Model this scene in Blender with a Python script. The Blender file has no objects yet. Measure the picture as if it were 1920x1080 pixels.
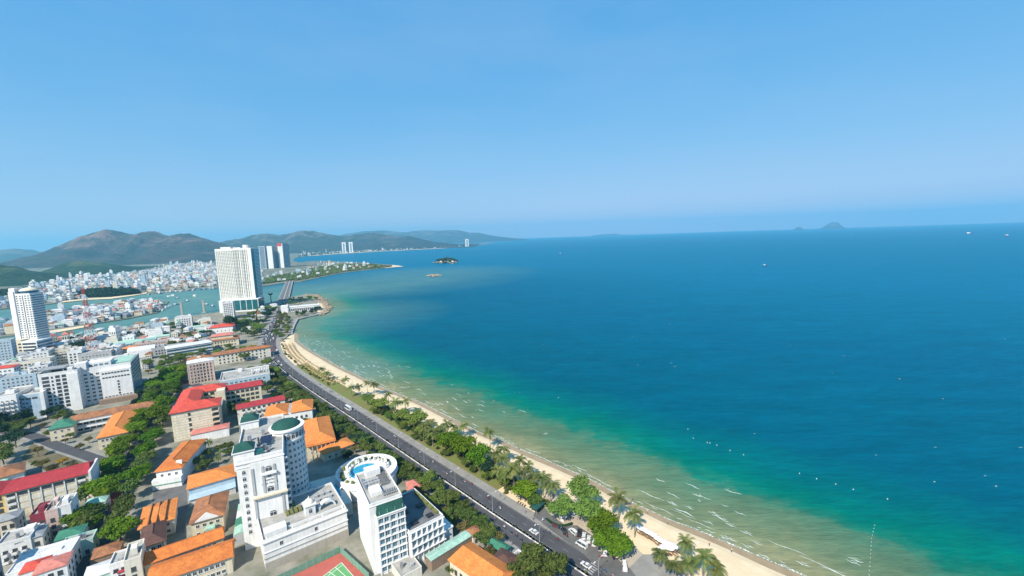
import bpy, bmesh, math, random
import numpy as np
from mathutils import Vector, Matrix
R = math.radians
rnd = random.Random(7)
scene = bpy.context.scene
COL = scene.collection

# ------------------------------------------------------------------ camera
CAM_H = 130.0                 # metres above the street, a high hotel floor
FOC = 800.0                   # focal length in pixels of a 1920 px wide picture
RHO = R(2.0)                  # roll
PITCH = math.atan((540 - 443.5) * math.cos(RHO) / FOC)
_r0 = Vector((1, 0, 0)); FWD = Vector((0, math.cos(PITCH), -math.sin(PITCH))); _u0 = Vector((0, math.sin(PITCH), math.cos(PITCH)))
RIGHT = math.cos(RHO) * _r0 - math.sin(RHO) * _u0
UP = math.sin(RHO) * _r0 + math.cos(RHO) * _u0
CAM = Vector((0, 0, CAM_H))
cd = bpy.data.cameras.new('camera'); cam = bpy.data.objects.new('camera', cd); COL.objects.link(cam)
cd.sensor_width = 36; cd.lens = 36 * FOC / 1920; cd.clip_start = 1; cd.clip_end = 120000
m3 = Matrix((RIGHT, UP, -FWD)).transposed()
cam.matrix_world = Matrix.Translation(CAM) @ m3.to_4x4()
scene.camera = cam

# ------------------------------------------------------------------ sky, sun, exposure
SUN_EL = R(45); SUN_AZ = math.atan2(-0.40, -0.917)      # sun stands left of and behind the viewer (x, y)
sv = Vector((math.cos(SUN_EL) * math.sin(SUN_AZ), math.cos(SUN_EL) * math.cos(SUN_AZ), math.sin(SUN_EL)))
world = bpy.data.worlds.new('World'); scene.world = world; world.use_nodes = True
wn = world.node_tree.nodes; wl = world.node_tree.links
bg = wn['Background']; sky = wn.new('ShaderNodeTexSky'); sky.sky_type = 'NISHITA'; sky.sun_disc = False
sky.sun_elevation = SUN_EL; sky.sun_rotation = SUN_AZ; sky.altitude = 100; sky.air_density = 1.2; sky.dust_density = 0.1; sky.ozone_density = 3.5
hs = wn.new('ShaderNodeHueSaturation'); hs.inputs['Saturation'].default_value = 1.32; hs.inputs['Hue'].default_value = 0.497
gm = wn.new('ShaderNodeGamma'); gm.inputs[1].default_value = 0.72
wl.new(sky.outputs[0], gm.inputs[0]); wl.new(gm.outputs[0], hs.inputs['Color']); tint = wn.new('ShaderNodeMix'); tint.data_type = 'RGBA'; tint.blend_type = 'MULTIPLY'; tint.inputs[0].default_value = 1; tint.inputs[7].default_value = (0.96, 1.20, 1.42, 1)
wl.new(hs.outputs[0], tint.inputs[6]); sep = wn.new('ShaderNodeSeparateColor'); com = wn.new('ShaderNodeCombineColor'); wl.new(tint.outputs[2], sep.inputs[0])
for ch, (ex, mu) in enumerate(((0.98, 0.82), (0.52, 1.46), (0.30, 2.68))):     # film response of the blue sky, the same in every direction
    pw_ = wn.new('ShaderNodeMath'); pw_.operation = 'POWER'; pw_.inputs[1].default_value = ex; ml_ = wn.new('ShaderNodeMath'); ml_.operation = 'MULTIPLY'; ml_.inputs[1].default_value = mu
    wl.new(sep.outputs[ch], pw_.inputs[0]); wl.new(pw_.outputs[0], ml_.inputs[0]); wl.new(ml_.outputs[0], com.inputs[ch])
wtc = wn.new('ShaderNodeTexCoord'); wmp = wn.new('ShaderNodeMapping'); wmp.inputs['Scale'].default_value = (1.2, 1.2, 4.5); wnz = wn.new('ShaderNodeTexNoise'); wnz.inputs['Scale'].default_value = 1.6; wnz.inputs['Detail'].default_value = 6; wnz.inputs['Roughness'].default_value = .55
wl.new(wtc.outputs['Generated'], wmp.inputs[0]); wl.new(wmp.outputs[0], wnz.inputs['Vector']); wmr = wn.new('ShaderNodeMapRange'); wmr.inputs['From Min'].default_value = .42; wmr.inputs['From Max'].default_value = .75; wmr.inputs['To Max'].default_value = .22; wl.new(wnz.outputs[0], wmr.inputs[0])
veil = wn.new('ShaderNodeMix'); veil.data_type = 'RGBA'; veil.inputs[7].default_value = (2.3, 3.2, 4.3, 1); wl.new(wmr.outputs[0], veil.inputs[0]); wl.new(com.outputs[0], veil.inputs[6])     # faint thin veil of high cloud
wl.new(veil.outputs[2], bg.inputs[0]); bg.inputs[1].default_value = 0.123
sl = bpy.data.lights.new('sun', 'SUN'); sl.energy = 4.9; sl.angle = R(0.5); sl.color = (1, 0.93, 0.80)
so = bpy.data.objects.new('sun', sl); COL.objects.link(so); so.rotation_euler = sv.to_track_quat('Z', 'Y').to_euler(); so.location = (-300, -200, 500)
vs = scene.view_settings; vs.view_transform = 'Standard'; vs.look = 'None'; vs.exposure = 0.66; vs.gamma = 1
scene.cycles.use_denoising = True; scene.cycles.max_bounces = 5; scene.cycles.diffuse_bounces = 3; scene.cycles.glossy_bounces = 2
scene.cycles.transparent_max_bounces = 6; scene.cycles.volume_bounces = 1; scene.cycles.caustics_reflective = False; scene.cycles.caustics_refractive = False
scene.cycles.sample_clamp_indirect = 4

# ------------------------------------------------------------------ where a sight line of the photograph meets the place
def ray(px, py): return FWD * FOC + RIGHT * (px - 960) + UP * (540 - py)
def G(px, py, z=0.0):         # on the level z
    d = ray(px, py); return CAM + d * ((z - CAM_H) / d.z)
def PY(px, py, Y):            # at the distance Y
    d = ray(px, py); return CAM + d * (Y / d.y)
def proj(p):
    q = Vector(p) - CAM; dz = q.dot(FWD); return 960 + FOC * q.dot(RIGHT) / dz, 540 - FOC * q.dot(UP) / dz
SEA = -1.5

# ------------------------------------------------------------------ materials
MATS = {}
def mat(name, col, rough=0.8, col2=None, scale=0.3, metal=0.0, spec=0.3, bump=0.0, bscale=4.0, detail=4, objrand=0.0):
    if name in MATS: return MATS[name]
    m = bpy.data.materials.new(name); m.use_nodes = True; MATS[name] = m
    nt = m.node_tree; b = nt.nodes['Principled BSDF']; b.inputs['Roughness'].default_value = rough
    b.inputs['Metallic'].default_value = metal; b.inputs['Specular IOR Level'].default_value = spec
    c2 = col2 if col2 else tuple(c * 0.78 for c in col)
    tc = nt.nodes.new('ShaderNodeNewGeometry')
    no = nt.nodes.new('ShaderNodeTexNoise'); no.inputs['Scale'].default_value = scale; no.inputs['Detail'].default_value = detail; no.inputs['Roughness'].default_value = 0.65
    nt.links.new(tc.outputs['Position'], no.inputs['Vector'])
    rp = nt.nodes.new('ShaderNodeValToRGB'); rp.color_ramp.elements[0].position = 0.35; rp.color_ramp.elements[1].position = 0.68
    rp.color_ramp.elements[0].color = (*c2, 1); rp.color_ramp.elements[1].color = (*col, 1)
    nt.links.new(no.outputs[0], rp.inputs[0]); out = rp.outputs[0]
    if objrand:
        oi = nt.nodes.new('ShaderNodeObjectInfo'); mr = nt.nodes.new('ShaderNodeMapRange'); mr.inputs['To Min'].default_value = 1 - objrand; mr.inputs['To Max'].default_value = 1 + objrand
        nt.links.new(oi.outputs['Random'], mr.inputs[0]); h = nt.nodes.new('ShaderNodeHueSaturation'); nt.links.new(mr.outputs[0], h.inputs['Value'])
        mh = nt.nodes.new('ShaderNodeMath'); mh.operation = 'MULTIPLY_ADD'; mh.inputs[1].default_value = 0.05; mh.inputs[2].default_value = 0.475
        wnz = nt.nodes.new('ShaderNodeTexWhiteNoise'); wnz.noise_dimensions = '1D'; nt.links.new(oi.outputs['Random'], wnz.inputs['W'])
        nt.links.new(wnz.outputs[0], mh.inputs[0]); nt.links.new(mh.outputs[0], h.inputs['Hue'])
        nt.links.new(out, h.inputs['Color']); out = h.outputs[0]
    nt.links.new(out, b.inputs['Base Color'])
    if bump:
        n2 = nt.nodes.new('ShaderNodeTexNoise'); n2.inputs['Scale'].default_value = bscale; n2.inputs['Detail'].default_value = 5
        nt.links.new(tc.outputs['Position'], n2.inputs['Vector'])
        bp = nt.nodes.new('ShaderNodeBump'); bp.inputs['Strength'].default_value = bump; bp.inputs['Distance'].default_value = 0.3
        nt.links.new(n2.outputs[0], bp.inputs['Height']); nt.links.new(bp.outputs[0], b.inputs['Normal'])
    return m

def roof_mat(name, col, col2, pitch=0.34):      # rows of clay tiles: object-space ribs and courses
    m = mat(name, col, 0.85, col2, 0.25, bump=0)
    nt = m.node_tree; b = nt.nodes['Principled BSDF']
    tc = nt.nodes.new('ShaderNodeTexCoord')
    hs_ = None
    wv = []
    for d, s in (('X', 1.0), ('Y', 1.0), ('Z', 2.0)):
        w = nt.nodes.new('ShaderNodeTexWave'); w.wave_type = 'BANDS'; w.bands_direction = d; w.inputs['Scale'].default_value = 0.314 / 0.36 * s; w.inputs['Distortion'].default_value = 0.6
        nt.links.new(tc.outputs['Object'], w.inputs['Vector']); wv.append(w)
    a = nt.nodes.new('ShaderNodeMath'); a.operation = 'ADD'; nt.links.new(wv[0].outputs[1], a.inputs[0]); nt.links.new(wv[1].outputs[1], a.inputs[1])
    a2 = nt.nodes.new('ShaderNodeMath'); a2.operation = 'ADD'; nt.links.new(a.outputs[0], a2.inputs[0]); nt.links.new(wv[2].outputs[1], a2.inputs[1])
    old = b.inputs['Base Color'].links[0].from_socket; gg = nt.nodes.new('ShaderNodeNewGeometry'); n5 = nt.nodes.new('ShaderNodeTexNoise'); n5.inputs['Scale'].default_value = 1.1; n5.inputs['Detail'].default_value = 8; n5.inputs['Roughness'].default_value = .75
    nt.links.new(gg.outputs['Position'], n5.inputs['Vector']); mr = nt.nodes.new('ShaderNodeMapRange'); mr.inputs['From Min'].default_value = .3; mr.inputs['From Max'].default_value = .7; mr.inputs['To Min'].default_value = .62; mr.inputs['To Max'].default_value = 1.22; nt.links.new(n5.outputs[0], mr.inputs[0])
    hv_ = nt.nodes.new('ShaderNodeHueSaturation'); nt.links.new(mr.outputs[0], hv_.inputs['Value']); nt.links.new(old, hv_.inputs['Color']); nt.links.new(hv_.outputs[0], b.inputs['Base Color'])
    bp = nt.nodes.new('ShaderNodeBump'); bp.inputs['Strength'].default_value = 0.5; bp.inputs['Distance'].default_value = 0.08
    nt.links.new(a2.outputs[0], bp.inputs['Height']); nt.links.new(bp.outputs[0], b.inputs['Normal'])
    return m

# ------------------------------------------------------------------ mesh collecting
class MB:
    def __init__(s): s.v = []; s.f = []; s.m = []
    def face(s, pts, mi=0):
        i = len(s.v); s.v += [tuple(p) for p in pts]; s.f.append(tuple(range(i, i + len(pts)))); s.m.append(mi)
    def box(s, x0, y0, z0, x1, y1, z1, mi=0, top=None):
        i = len(s.v)
        s.v += [(x0, y0, z0), (x1, y0, z0), (x1, y1, z0), (x0, y1, z0), (x0, y0, z1), (x1, y0, z1), (x1, y1, z1), (x0, y1, z1)]
        for q in ((0, 3, 2, 1), (0, 1, 5, 4), (1, 2, 6, 5), (2, 3, 7, 6), (3, 0, 4, 7)): s.f.append(tuple(i + k for k in q)); s.m.append(mi)
        s.f.append((i + 4, i + 5, i + 6, i + 7)); s.m.append(mi if top is None else top)
        return s
    def prism(s, pts, z0, z1, mi=0, top=None):   # pts ccw (x,y)
        n = len(pts); i = len(s.v)
        s.v += [(p[0], p[1], z0) for p in pts] + [(p[0], p[1], z1) for p in pts]
        for k in range(n): s.f.append((i + k, i + (k + 1) % n, i + n + (k + 1) % n, i + n + k)); s.m.append(mi)
        s.f.append(tuple(i + n + k for k in range(n))); s.m.append(mi if top is None else top)
        s.f.append(tuple(i + n - 1 - k for k in range(n))); s.m.append(mi)
        return s
    def cyl(s, x, y, z0, z1, r0, r1=None, n=8, mi=0, cap=True):
        r1 = r0 if r1 is None else r1; i = len(s.v)
        for z, r in ((z0, r0), (z1, r1)):
            for k in range(n): a = 2 * math.pi * k / n; s.v.append((x + r * math.cos(a), y + r * math.sin(a), z))
        for k in range(n): s.f.append((i + k, i + (k + 1) % n, i + n + (k + 1) % n, i + n + k)); s.m.append(mi)
        if cap:
            s.f.append(tuple(i + n + k for k in range(n))); s.m.append(mi); s.f.append(tuple(i + n - 1 - k for k in range(n))); s.m.append(mi)
        return s
    def tube(s, pts, rs, n=6, mi=0):
        pts = [Vector(p) for p in pts]; i = len(s.v)
        for k, p in enumerate(pts):
            d = (pts[min(k + 1, len(pts) - 1)] - pts[max(k - 1, 0)]).normalized()
            a = d.orthogonal().normalized(); b = d.cross(a); r = rs[k] if isinstance(rs, (list, tuple)) else rs
            for q in range(n): t = 2 * math.pi * q / n; s.v.append(tuple(p + a * (r * math.cos(t)) + b * (r * math.sin(t))))
        for k in range(len(pts) - 1):
            for q in range(n): s.f.append((i + k * n + q, i + k * n + (q + 1) % n, i + (k + 1) * n + (q + 1) % n, i + (k + 1) * n + q)); s.m.append(mi)
        s.f.append(tuple(i + n - 1 - q for q in range(n))); s.m.append(mi)
        j = i + (len(pts) - 1) * n; s.f.append(tuple(j + q for q in range(n))); s.m.append(mi)
        return s
    def dome(s, x, y, z, rx, ry, rz, n=16, k=5, mi=0):
        i = len(s.v)
        for j in range(k):
            a = math.pi / 2 * j / k
            for q in range(n): t = 2 * math.pi * q / n; s.v.append((x + rx * math.cos(a) * math.cos(t), y + ry * math.cos(a) * math.sin(t), z + rz * math.sin(a)))
        s.v.append((x, y, z + rz)); tp = len(s.v) - 1
        for j in range(k - 1):
            for q in range(n): s.f.append((i + j * n + q, i + j * n + (q + 1) % n, i + (j + 1) * n + (q + 1) % n, i + (j + 1) * n + q)); s.m.append(mi)
        for q in range(n): s.f.append((i + (k - 1) * n + q, i + (k - 1) * n + (q + 1) % n, tp)); s.m.append(mi)
        return s
    def hip(s, x0, y0, z, x1, y1, rise, inset=None, mi=0, over=0.0):   # hip roof (inset 0 = gable) along the longer side, with a 0.25 m eave band
        x0 -= over; y0 -= over; x1 += over; y1 += over; i = len(s.v)
        lx, ly = x1 - x0, y1 - y0
        if lx >= ly:
            d = ly / 2 if inset is None else inset; a = (x0 + d, (y0 + y1) / 2, z + .25 + rise); b = (x1 - d, (y0 + y1) / 2, z + .25 + rise)
            if d * 2 >= lx: a = b = None
        else:
            d = lx / 2 if inset is None else inset; a = ((x0 + x1) / 2, y0 + d, z + .25 + rise); b = ((x0 + x1) / 2, y1 - d, z + .25 + rise)
        zz = z + .25
        s.v += [(x0, y0, zz), (x1, y0, zz), (x1, y1, zz), (x0, y1, zz), (x0, y0, z), (x1, y0, z), (x1, y1, z), (x0, y1, z)]
        if a is None: s.v += [((x0 + x1) / 2, (y0 + y1) / 2, z + .25 + rise)]; fs = [(0, 1, 8), (1, 2, 8), (2, 3, 8), (3, 0, 8)]
        elif lx >= ly: s.v += [a, b]; fs = [(0, 1, 9, 8), (1, 2, 9), (2, 3, 8, 9), (3, 0, 8)]
        else: s.v += [a, b]; fs = [(0, 1, 8), (1, 2, 9, 8), (2, 3, 9), (3, 0, 8, 9)]
        for f in fs + [(4, 5, 1, 0), (5, 6, 2, 1), (6, 7, 3, 2), (7, 4, 0, 3), (7, 6, 5, 4)]: s.f.append(tuple(i + k for k in f)); s.m.append(mi)
        return s
    def mesh(s, name, mats, smooth=False):
        me = bpy.data.meshes.new(name); me.from_pydata(s.v, [], s.f)
        for m in (mats if isinstance(mats, (list, tuple)) else [mats]): me.materials.append(MATS[m] if isinstance(m, str) else m)
        me.polygons.foreach_set('material_index', s.m)
        if smooth: me.polygons.foreach_set('use_smooth', [True] * len(s.f))
        me.update(); return me
    def build(s, name, mats, parent=None, smooth=False, **kw):
        o = bpy.data.objects.new(name, s.mesh(name, mats, smooth)); COL.objects.link(o)
        if parent: o.parent = parent
        for k, v_ in kw.items(): o[k] = v_
        return o
def link(name, me, parent=None, loc=(0, 0, 0), rz=0.0, sc=None):
    o = bpy.data.objects.new(name, me); COL.objects.link(o); o.parent = parent; o.location = loc
    if rz: o.rotation_euler = (0, 0, rz)
    if sc is not None: o.scale = sc
    return o
def tag(o, label, cat, group=None):
    o['label'] = label; o['category'] = cat
    if group: o['group'] = group
    return o
def thing(name, label, cat, loc=(0, 0, 0), rz=0.0, group=None):
    o = bpy.data.objects.new(name, None); COL.objects.link(o); o.location = loc; o.rotation_euler = (0, 0, rz); o.empty_display_size = 0.5
    return tag(o, label, cat, group)
def copy_tree(o, parent=None):
    c = o.copy(); COL.objects.link(c); c.parent = parent
    for ch in o.children: copy_tree(ch, c)
    return c
ORD = ['first', 'second', 'third', 'fourth', 'fifth', 'sixth', 'seventh', 'eighth', 'ninth', 'tenth', 'eleventh', 'twelfth', 'thirteenth', 'fourteenth', 'fifteenth', 'sixteenth', 'seventeenth', 'eighteenth', 'nineteenth', 'twentieth']
def ordn(i): return ORD[i] if i < 20 else ('twenty-' + ORD[i - 20] if i < 29 else ('thirtieth' if i == 29 else str(i + 1) + 'th'))
def polyline(pts, step):     # resample a list of (x,y) evenly
    pts = [Vector((p[0], p[1])) for p in pts]; out = [pts[0].copy()]; carry = 0
    for a, b in zip(pts, pts[1:]):
        L = (b - a).length; t = step - carry
        while t <= L: out.append(a + (b - a) * (t / L)); t += step
        carry = L - (t - step)
    return out
def smooth_line(pts, it=2):
    pts = [Vector((p[0], p[1])) for p in pts]
    for _ in range(it):
        q = [pts[0]]
        for a, b in zip(pts, pts[1:]): q += [a * .75 + b * .25, a * .25 + b * .75]
        q.append(pts[-1]); pts = q
    return pts
def strip(name, left, right, zl, zr, m, kind=None, n=None):   # ribbon between two lines with equal point counts
    b = MB()
    for k in range(len(left) - 1):
        b.face([(left[k][0], left[k][1], zl), (right[k][0], right[k][1], zr), (right[k + 1][0], right[k + 1][1], zr), (left[k + 1][0], left[k + 1][1], zl)])
    o = b.build(name, m)
    if kind: o['kind'] = kind
    return o
def offset(line, d):         # to the right of the walking direction for d > 0
    out = []
    for k, p in enumerate(line):
        t = (line[min(k + 1, len(line) - 1)] - line[max(k - 1, 0)]).normalized(); out.append(Vector((p.x + t.y * d, p.y - t.x * d)))
    return out
def fill(name, pts, z, m, kind='structure', depth=None):   # flat sheet from an outline
    bm = bmesh.new(); vs_ = [bm.verts.new((p[0], p[1], z)) for p in pts]; f = bm.faces.new(vs_)
    f.normal_update()
    if f.normal.z < 0: f.normal_flip()
    bmesh.ops.triangulate(bm, faces=bm.faces[:])
    if depth:
        es = [e for e in bm.edges if e.is_boundary]; r_ = bmesh.ops.extrude_edge_only(bm, edges=es)
        for g in r_['geom']:
            if isinstance(g, bmesh.types.BMVert): g.co.z -= depth
    me = bpy.data.meshes.new(name); bm.to_mesh(me); bm.free(); me.materials.append(MATS[m] if isinstance(m, str) else m)
    o = bpy.data.objects.new(name, me); COL.objects.link(o)
    if kind: o['kind'] = kind
    return o
def GP(pts, z=0.0): return [G(x, y, z).to_2d() for x, y in pts]
def inside(p, poly):
    c = False; n = len(poly); x, y = p[0], p[1]
    for i in range(n):
        a, b = poly[i], poly[i - 1]
        if (a[1] > y) != (b[1] > y) and x < (b[0] - a[0]) * (y - a[1]) / (b[1] - a[1]) + a[0]: c = not c
    return c
# ================================================================== SETTING
mat('sand', (0.66, 0.53, 0.355), 0.95, (0.58, 0.455, 0.295), 0.15, bump=0.3, bscale=1.2)
mat('wet_sand', (0.36, 0.26, 0.155), 0.5, (0.29, 0.21, 0.12), 0.2)
mat('city_ground', (0.30, 0.275, 0.235), 0.95, (0.125, 0.128, 0.09), 0.07, detail=8)
mat('far_ground', (0.22, 0.21, 0.18), 0.95, (0.07, 0.09, 0.055), 0.012, detail=8)
mat('asphalt', (0.075, 0.074, 0.08), 0.9, (0.055, 0.054, 0.06), 0.12, detail=8)
mat('lane', (0.15, 0.145, 0.14), 0.9, (0.085, 0.083, 0.083), 0.1, detail=8)
mat('paving', (0.27, 0.255, 0.235), 0.9, (0.20, 0.19, 0.175), 0.2, detail=8)
mat('plaza', (0.42, 0.35, 0.28), 0.9, (0.34, 0.28, 0.22), 0.2, detail=8)
mat('concrete', (0.36, 0.35, 0.33), 0.9, (0.27, 0.26, 0.25), 0.3, detail=8)
mat('white_paint', (0.80, 0.80, 0.80), 0.7, (0.68, 0.68, 0.68), 0.5)
mat('road_paint', (0.42, 0.42, 0.41), .8, (0.2, 0.2, 0.2), .6)
mat('lawn', (0.13, 0.17, 0.035), 0.95, (0.16, 0.14, 0.05), 0.12, detail=8, bump=0.6, bscale=2.0)
mat('rock', (0.24, 0.19, 0.14), 0.95, (0.12, 0.10, 0.08), 0.3, bump=0.8, bscale=0.7)

# --- the shore and the boulevard as the photograph shows them, laid out on the ground
SHORE = GP([(1505, 1079), (1452, 1058), (1400, 1034), (1361, 1016), (1307, 994), (1265, 979), (1218, 956), (1179, 940), (1125, 908), (1094, 894), (1052, 875), (990, 850), (948, 829), (898, 810), (865, 794), (823, 772), (772, 747), (720, 729), (684, 710), (638, 689), (605, 670), (580, 656), (559, 641), (549, 627)], SEA)
SHORE = [Vector((400, -130)), Vector((250, 14)), Vector((150, 106))] + SHORE
SHORE = smooth_line(SHORE, 2)
MED = GP([(526, 690), (584, 733), (659, 781), (729, 829), (802, 879), (854, 913), (921, 959), (982, 999), (1038, 1036), (1088, 1069)])
MED = [Vector((190, -40)), Vector((90, 80)), Vector((45, 128))] + MED[::-1] + GP([(508, 668), (503, 650), (506, 632), (513, 615), (521, 598), (530, 580), (535, 565)])
MED = smooth_line(MED, 2); MED = polyline(MED, 6.0)          # walks north
EAST = lambda d: offset(MED, d)
# index of the last boulevard point beside the beach
PROM = EAST(13.5)
beach_end = min(range(len(PROM)), key=lambda k: (PROM[k] - G(541, 640).to_2d()).length)
inner = PROM[:beach_end + 1]
cape = GP([(548, 622), (552, 610), (557, 600), (580, 594), (600, 589), (611, 584), (615, 577), (609, 570), (601, 563), (592, 553), (570, 552), (550, 556), (531, 560), (505, 568), (470, 572), (440, 578), (410, 585), (380, 589), (335, 596), (280, 606), (230, 615), (180, 624), (120, 632), (60, 640), (0, 646), (-200, 672), (-500, 720)])
near_land = [Vector((p.x, p.y)) for p in inner] + cape + [Vector((-1500, 200)), Vector((-1500, -400)), Vector((150, -400)), Vector((190, -80))]
fill('city_ground', near_land, 0.0, 'city_ground', depth=3)

def nearest_on(line, p):
    best = None
    for a, b in zip(line, line[1:]):
        d = b - a; t = max(0, min(1, (p - a).dot(d) / max(d.length_squared, 1e-9))); q = a + d * t
        if best is None or (q - p).length < (best - p).length: best = q
    return best
# beach: dry sand sloping to a wet band and on under the water
bl = inner; b = MB()
rows = []
for p in bl:
    q = nearest_on(SHORE, p); d = (q - p); L = d.length; d = d / L
    rows.append([(p.x, p.y, -0.004), (p.x + d.x * L * .45, p.y + d.y * L * .45, 0.15), (q.x - d.x * 7.5, q.y - d.y * 7.5, -0.55), (q.x - d.x * 4.5, q.y - d.y * 4.5, -1.0), (q.x, q.y, SEA + .02), (q.x + d.x * 14, q.y + d.y * 14, SEA - 1.6)])
for k in range(len(rows) - 1):
    for j in range(5): b.face([rows[k][j], rows[k][j + 1], rows[k + 1][j + 1], rows[k + 1][j]], 1 if j >= 3 else 0)
e = rows[-1]; c0 = G(548, 623).to_2d()
for j in range(5): b.face([e[j], e[j + 1], (c0.x + 1, c0.y + 4, -1.0)], 1 if j >= 3 else 0)
bo = b.build('beach', ['sand', 'wet_sand']); bo['kind'] = 'structure'

# boulevard: two carriageways, promenade, median
def ribbon(name, d0, d1, z, m, k0=0, k1=None):
    a, c = offset(MED, d0)[k0:k1], offset(MED, d1)[k0:k1]; return strip(name, a, c, z, z, m, 'structure')
ribbon('road', 0.6, 8.4, 0.006, 'asphalt'); ribbon('road', -8.2, -0.6, 0.006, 'asphalt')
def kerbed(name, d0, d1, h, m, k0=0, k1=None):
    a, c = offset(MED, d0)[k0:k1], offset(MED, d1)[k0:k1]; b = MB()
    for k in range(len(a) - 1):
        p = [a[k], c[k], c[k + 1], a[k + 1]]
        b.face([(q.x, q.y, h) for q in p])
        b.face([(a[k].x, a[k].y, 0), (a[k].x, a[k].y, h), (a[k + 1].x, a[k + 1].y, h), (a[k + 1].x, a[k + 1].y, 0)]); b.face([(c[k].x, c[k].y, h), (c[k].x, c[k].y, 0), (c[k + 1].x, c[k + 1].y, 0), (c[k + 1].x, c[k + 1].y, h)])
    o = b.build(name, m); o['kind'] = 'structure'; return o
kerbed('promenade', 8.4, 13.4, 0.13, 'paving'); kerbed('pavement', -13.0, -8.2, 0.13, 'paving')
junction = [k for k in range(len(MED)) if proj((*MED[k], 0))[1] < 694]
gap0, gap1 = junction[0] - 2, junction[0] + 7
kerbed('median_kerb', -0.6, 0.6, 0.14, 'lawn', 0, gap0); kerbed('median_kerb', -0.6, 0.6, 0.14, 'lawn', gap1, -4)
# painted lines
def dashes(d, n0, n1, z=0.012, on=3.0, off=5.0, w=0.10, solid=False):
    line = polyline(offset(MED, d)[n0:n1], 1.0); b = MB(); k = 0
    while k < len(line) - 5:
        L = 3 if not solid else 1
        p, q = line[k], line[k + L]; t = (q - p).normalized(); n = Vector((t.y, -t.x)) * w / 2
        b.face([(p.x - n.x, p.y - n.y, z), (p.x + n.x, p.y + n.y, z), (q.x + n.x, q.y + n.y, z), (q.x - n.x, q.y - n.y, z)]); k += 8 if not solid else 1
    return b
for d in (4.4, -4.3):
    o = dashes(d, 0, None).build('lane_marking', 'road_paint'); o['kind'] = 'structure'
for d in (7.9, 1.0, -1.0, -7.8):
    o = dashes(d, 0, None, solid=True, w=.08).build('edge_marking', 'road_paint'); o['kind'] = 'structure'

# --- land beyond the river, islands
far_bank = GP([(-500, 640), (-200, 600), (0, 580), (85, 571), (115, 567), (160, 562), (207, 560), (250, 554), (275, 550), (325, 547), (370, 540), (410, 538), (492, 537), (530, 531), (548, 529), (565, 528), (600, 520), (640, 512), (680, 507), (720, 503), (740, 501), (758, 499.5), (748, 497.5), (735, 496.5), (700, 494), (660, 491.5), (620, 489.5), (590, 489), (560, 492), (550, 489), (552, 484), (575, 480), (600, 478.5), (640, 475.5), (700, 472), (760, 469), (830, 465.5), (870, 463), (890, 460.5), (905, 458.5)])
fill('far_shore_ground', far_bank + [Vector((-300, 10500)), Vector((-9000, 12000)), Vector((-14000, 9000)), Vector((-9000, 1500))], 0.0, 'far_ground', depth=3)
isle = GP([(-150, 625), (0, 603), (82, 586), (125, 581), (175, 574), (237, 566), (282, 561), (317, 565), (308, 574), (296, 586), (265, 592), (237, 598), (190, 605), (140, 613), (88, 621), (0, 632), (-150, 650)])
fill('river_island_ground', isle, 0.0, 'far_ground', depth=3)
# sandy spits
fill('sand_spit', GP([(722, 502.5), (740, 500.6), (757, 499.5), (747, 498), (736, 497), (722, 497)]), 0.02, 'sand')
fill('sand_spit', GP([(88, 621), (140, 613), (166, 609), (166, 612), (140, 617), (90, 626)]), 0.05, 'sand', depth=2)
fill('far_beach', GP([(115, 567.3), (160, 562.3), (207, 560.3), (250, 554.3), (275, 550.3), (275, 548), (250, 552), (207, 557), (160, 559.5), (115, 564)]), 0.05, 'sand')
fb = GP([(575, 480.2), (600, 478.6), (640, 475.6), (700, 472.1), (760, 469.1), (830, 465.6), (870, 463.1)]); ft = GP([(575, 479), (600, 477.6), (640, 474.6), (700, 471.3), (760, 468.4), (830, 465), (870, 462.7)])
fill('far_beach', fb + ft[::-1], 0.3, 'sand')

# --- the sea: one sheet to the horizon; attributes carry the distance from the shore (shallow water over sand) and the muddy river plume
def axis(fine0, fine1, step, lo, hi, grow):
    a = list(np.arange(fine0, fine1 + step, step)); s = step
    up = [a[-1]]
    while up[-1] < hi: s *= grow; up.append(up[-1] + s)
    s = step; dn = [a[0]]
    while dn[-1] > lo: s *= grow; dn.append(dn[-1] - s)
    return np.array(dn[:0:-1] + a + up[1:])
gx = axis(-420, 420, 10, -26000, 26000, 1.085); gy = axis(60, 760, 10, -3000, 25500, 1.07)
XX, YY = np.meshgrid(gx, gy); nx_, ny_ = len(gx), len(gy)
rr = np.hypot(XX, YY); kk = np.minimum(1, 26000 / np.maximum(rr, 1)); XX = XX * kk; YY = YY * kk
def seg_dist(X, Y, pts):
    best = np.full(X.shape, 1e9)
    for a, c in zip(pts, pts[1:]):
        dx, dy = c[0] - a[0], c[1] - a[1]; L2 = dx * dx + dy * dy + 1e-9
        t = np.clip(((X - a[0]) * dx + (Y - a[1]) * dy) / L2, 0, 1); best = np.minimum(best, np.hypot(X - a[0] - dx * t, Y - a[1] - dy * t))
    return best
sd = seg_dist(XX, YY, [tuple(p) for p in SHORE] + [tuple(p) for p in cape[:10]])
axis_line = GP([(120, 605), (330, 575), (470, 560), (540, 545), (600, 545), (680, 535), (740, 525), (800, 513)], SEA)
al = [tuple(p) for p in axis_line]; pd = np.full(XX.shape, 0.0)
wid = [260, 230, 200, 190, 220, 270, 320, 330]
for i in range(len(al) - 1):
    dx, dy = al[i + 1][0] - al[i][0], al[i + 1][1] - al[i][1]; L2 = dx * dx + dy * dy
    t = np.clip(((XX - al[i][0]) * dx + (YY - al[i][1]) * dy) / L2, 0, 1); dd = np.hypot(XX - al[i][0] - dx * t, YY - al[i][1] - dy * t)
    w_ = wid[i] + (wid[i + 1] - wid[i]) * t; pd = np.maximum(pd, np.clip(1.45 - dd / w_, 0, 1) * (1 - 0.55 * (i + t) / 7))
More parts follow.
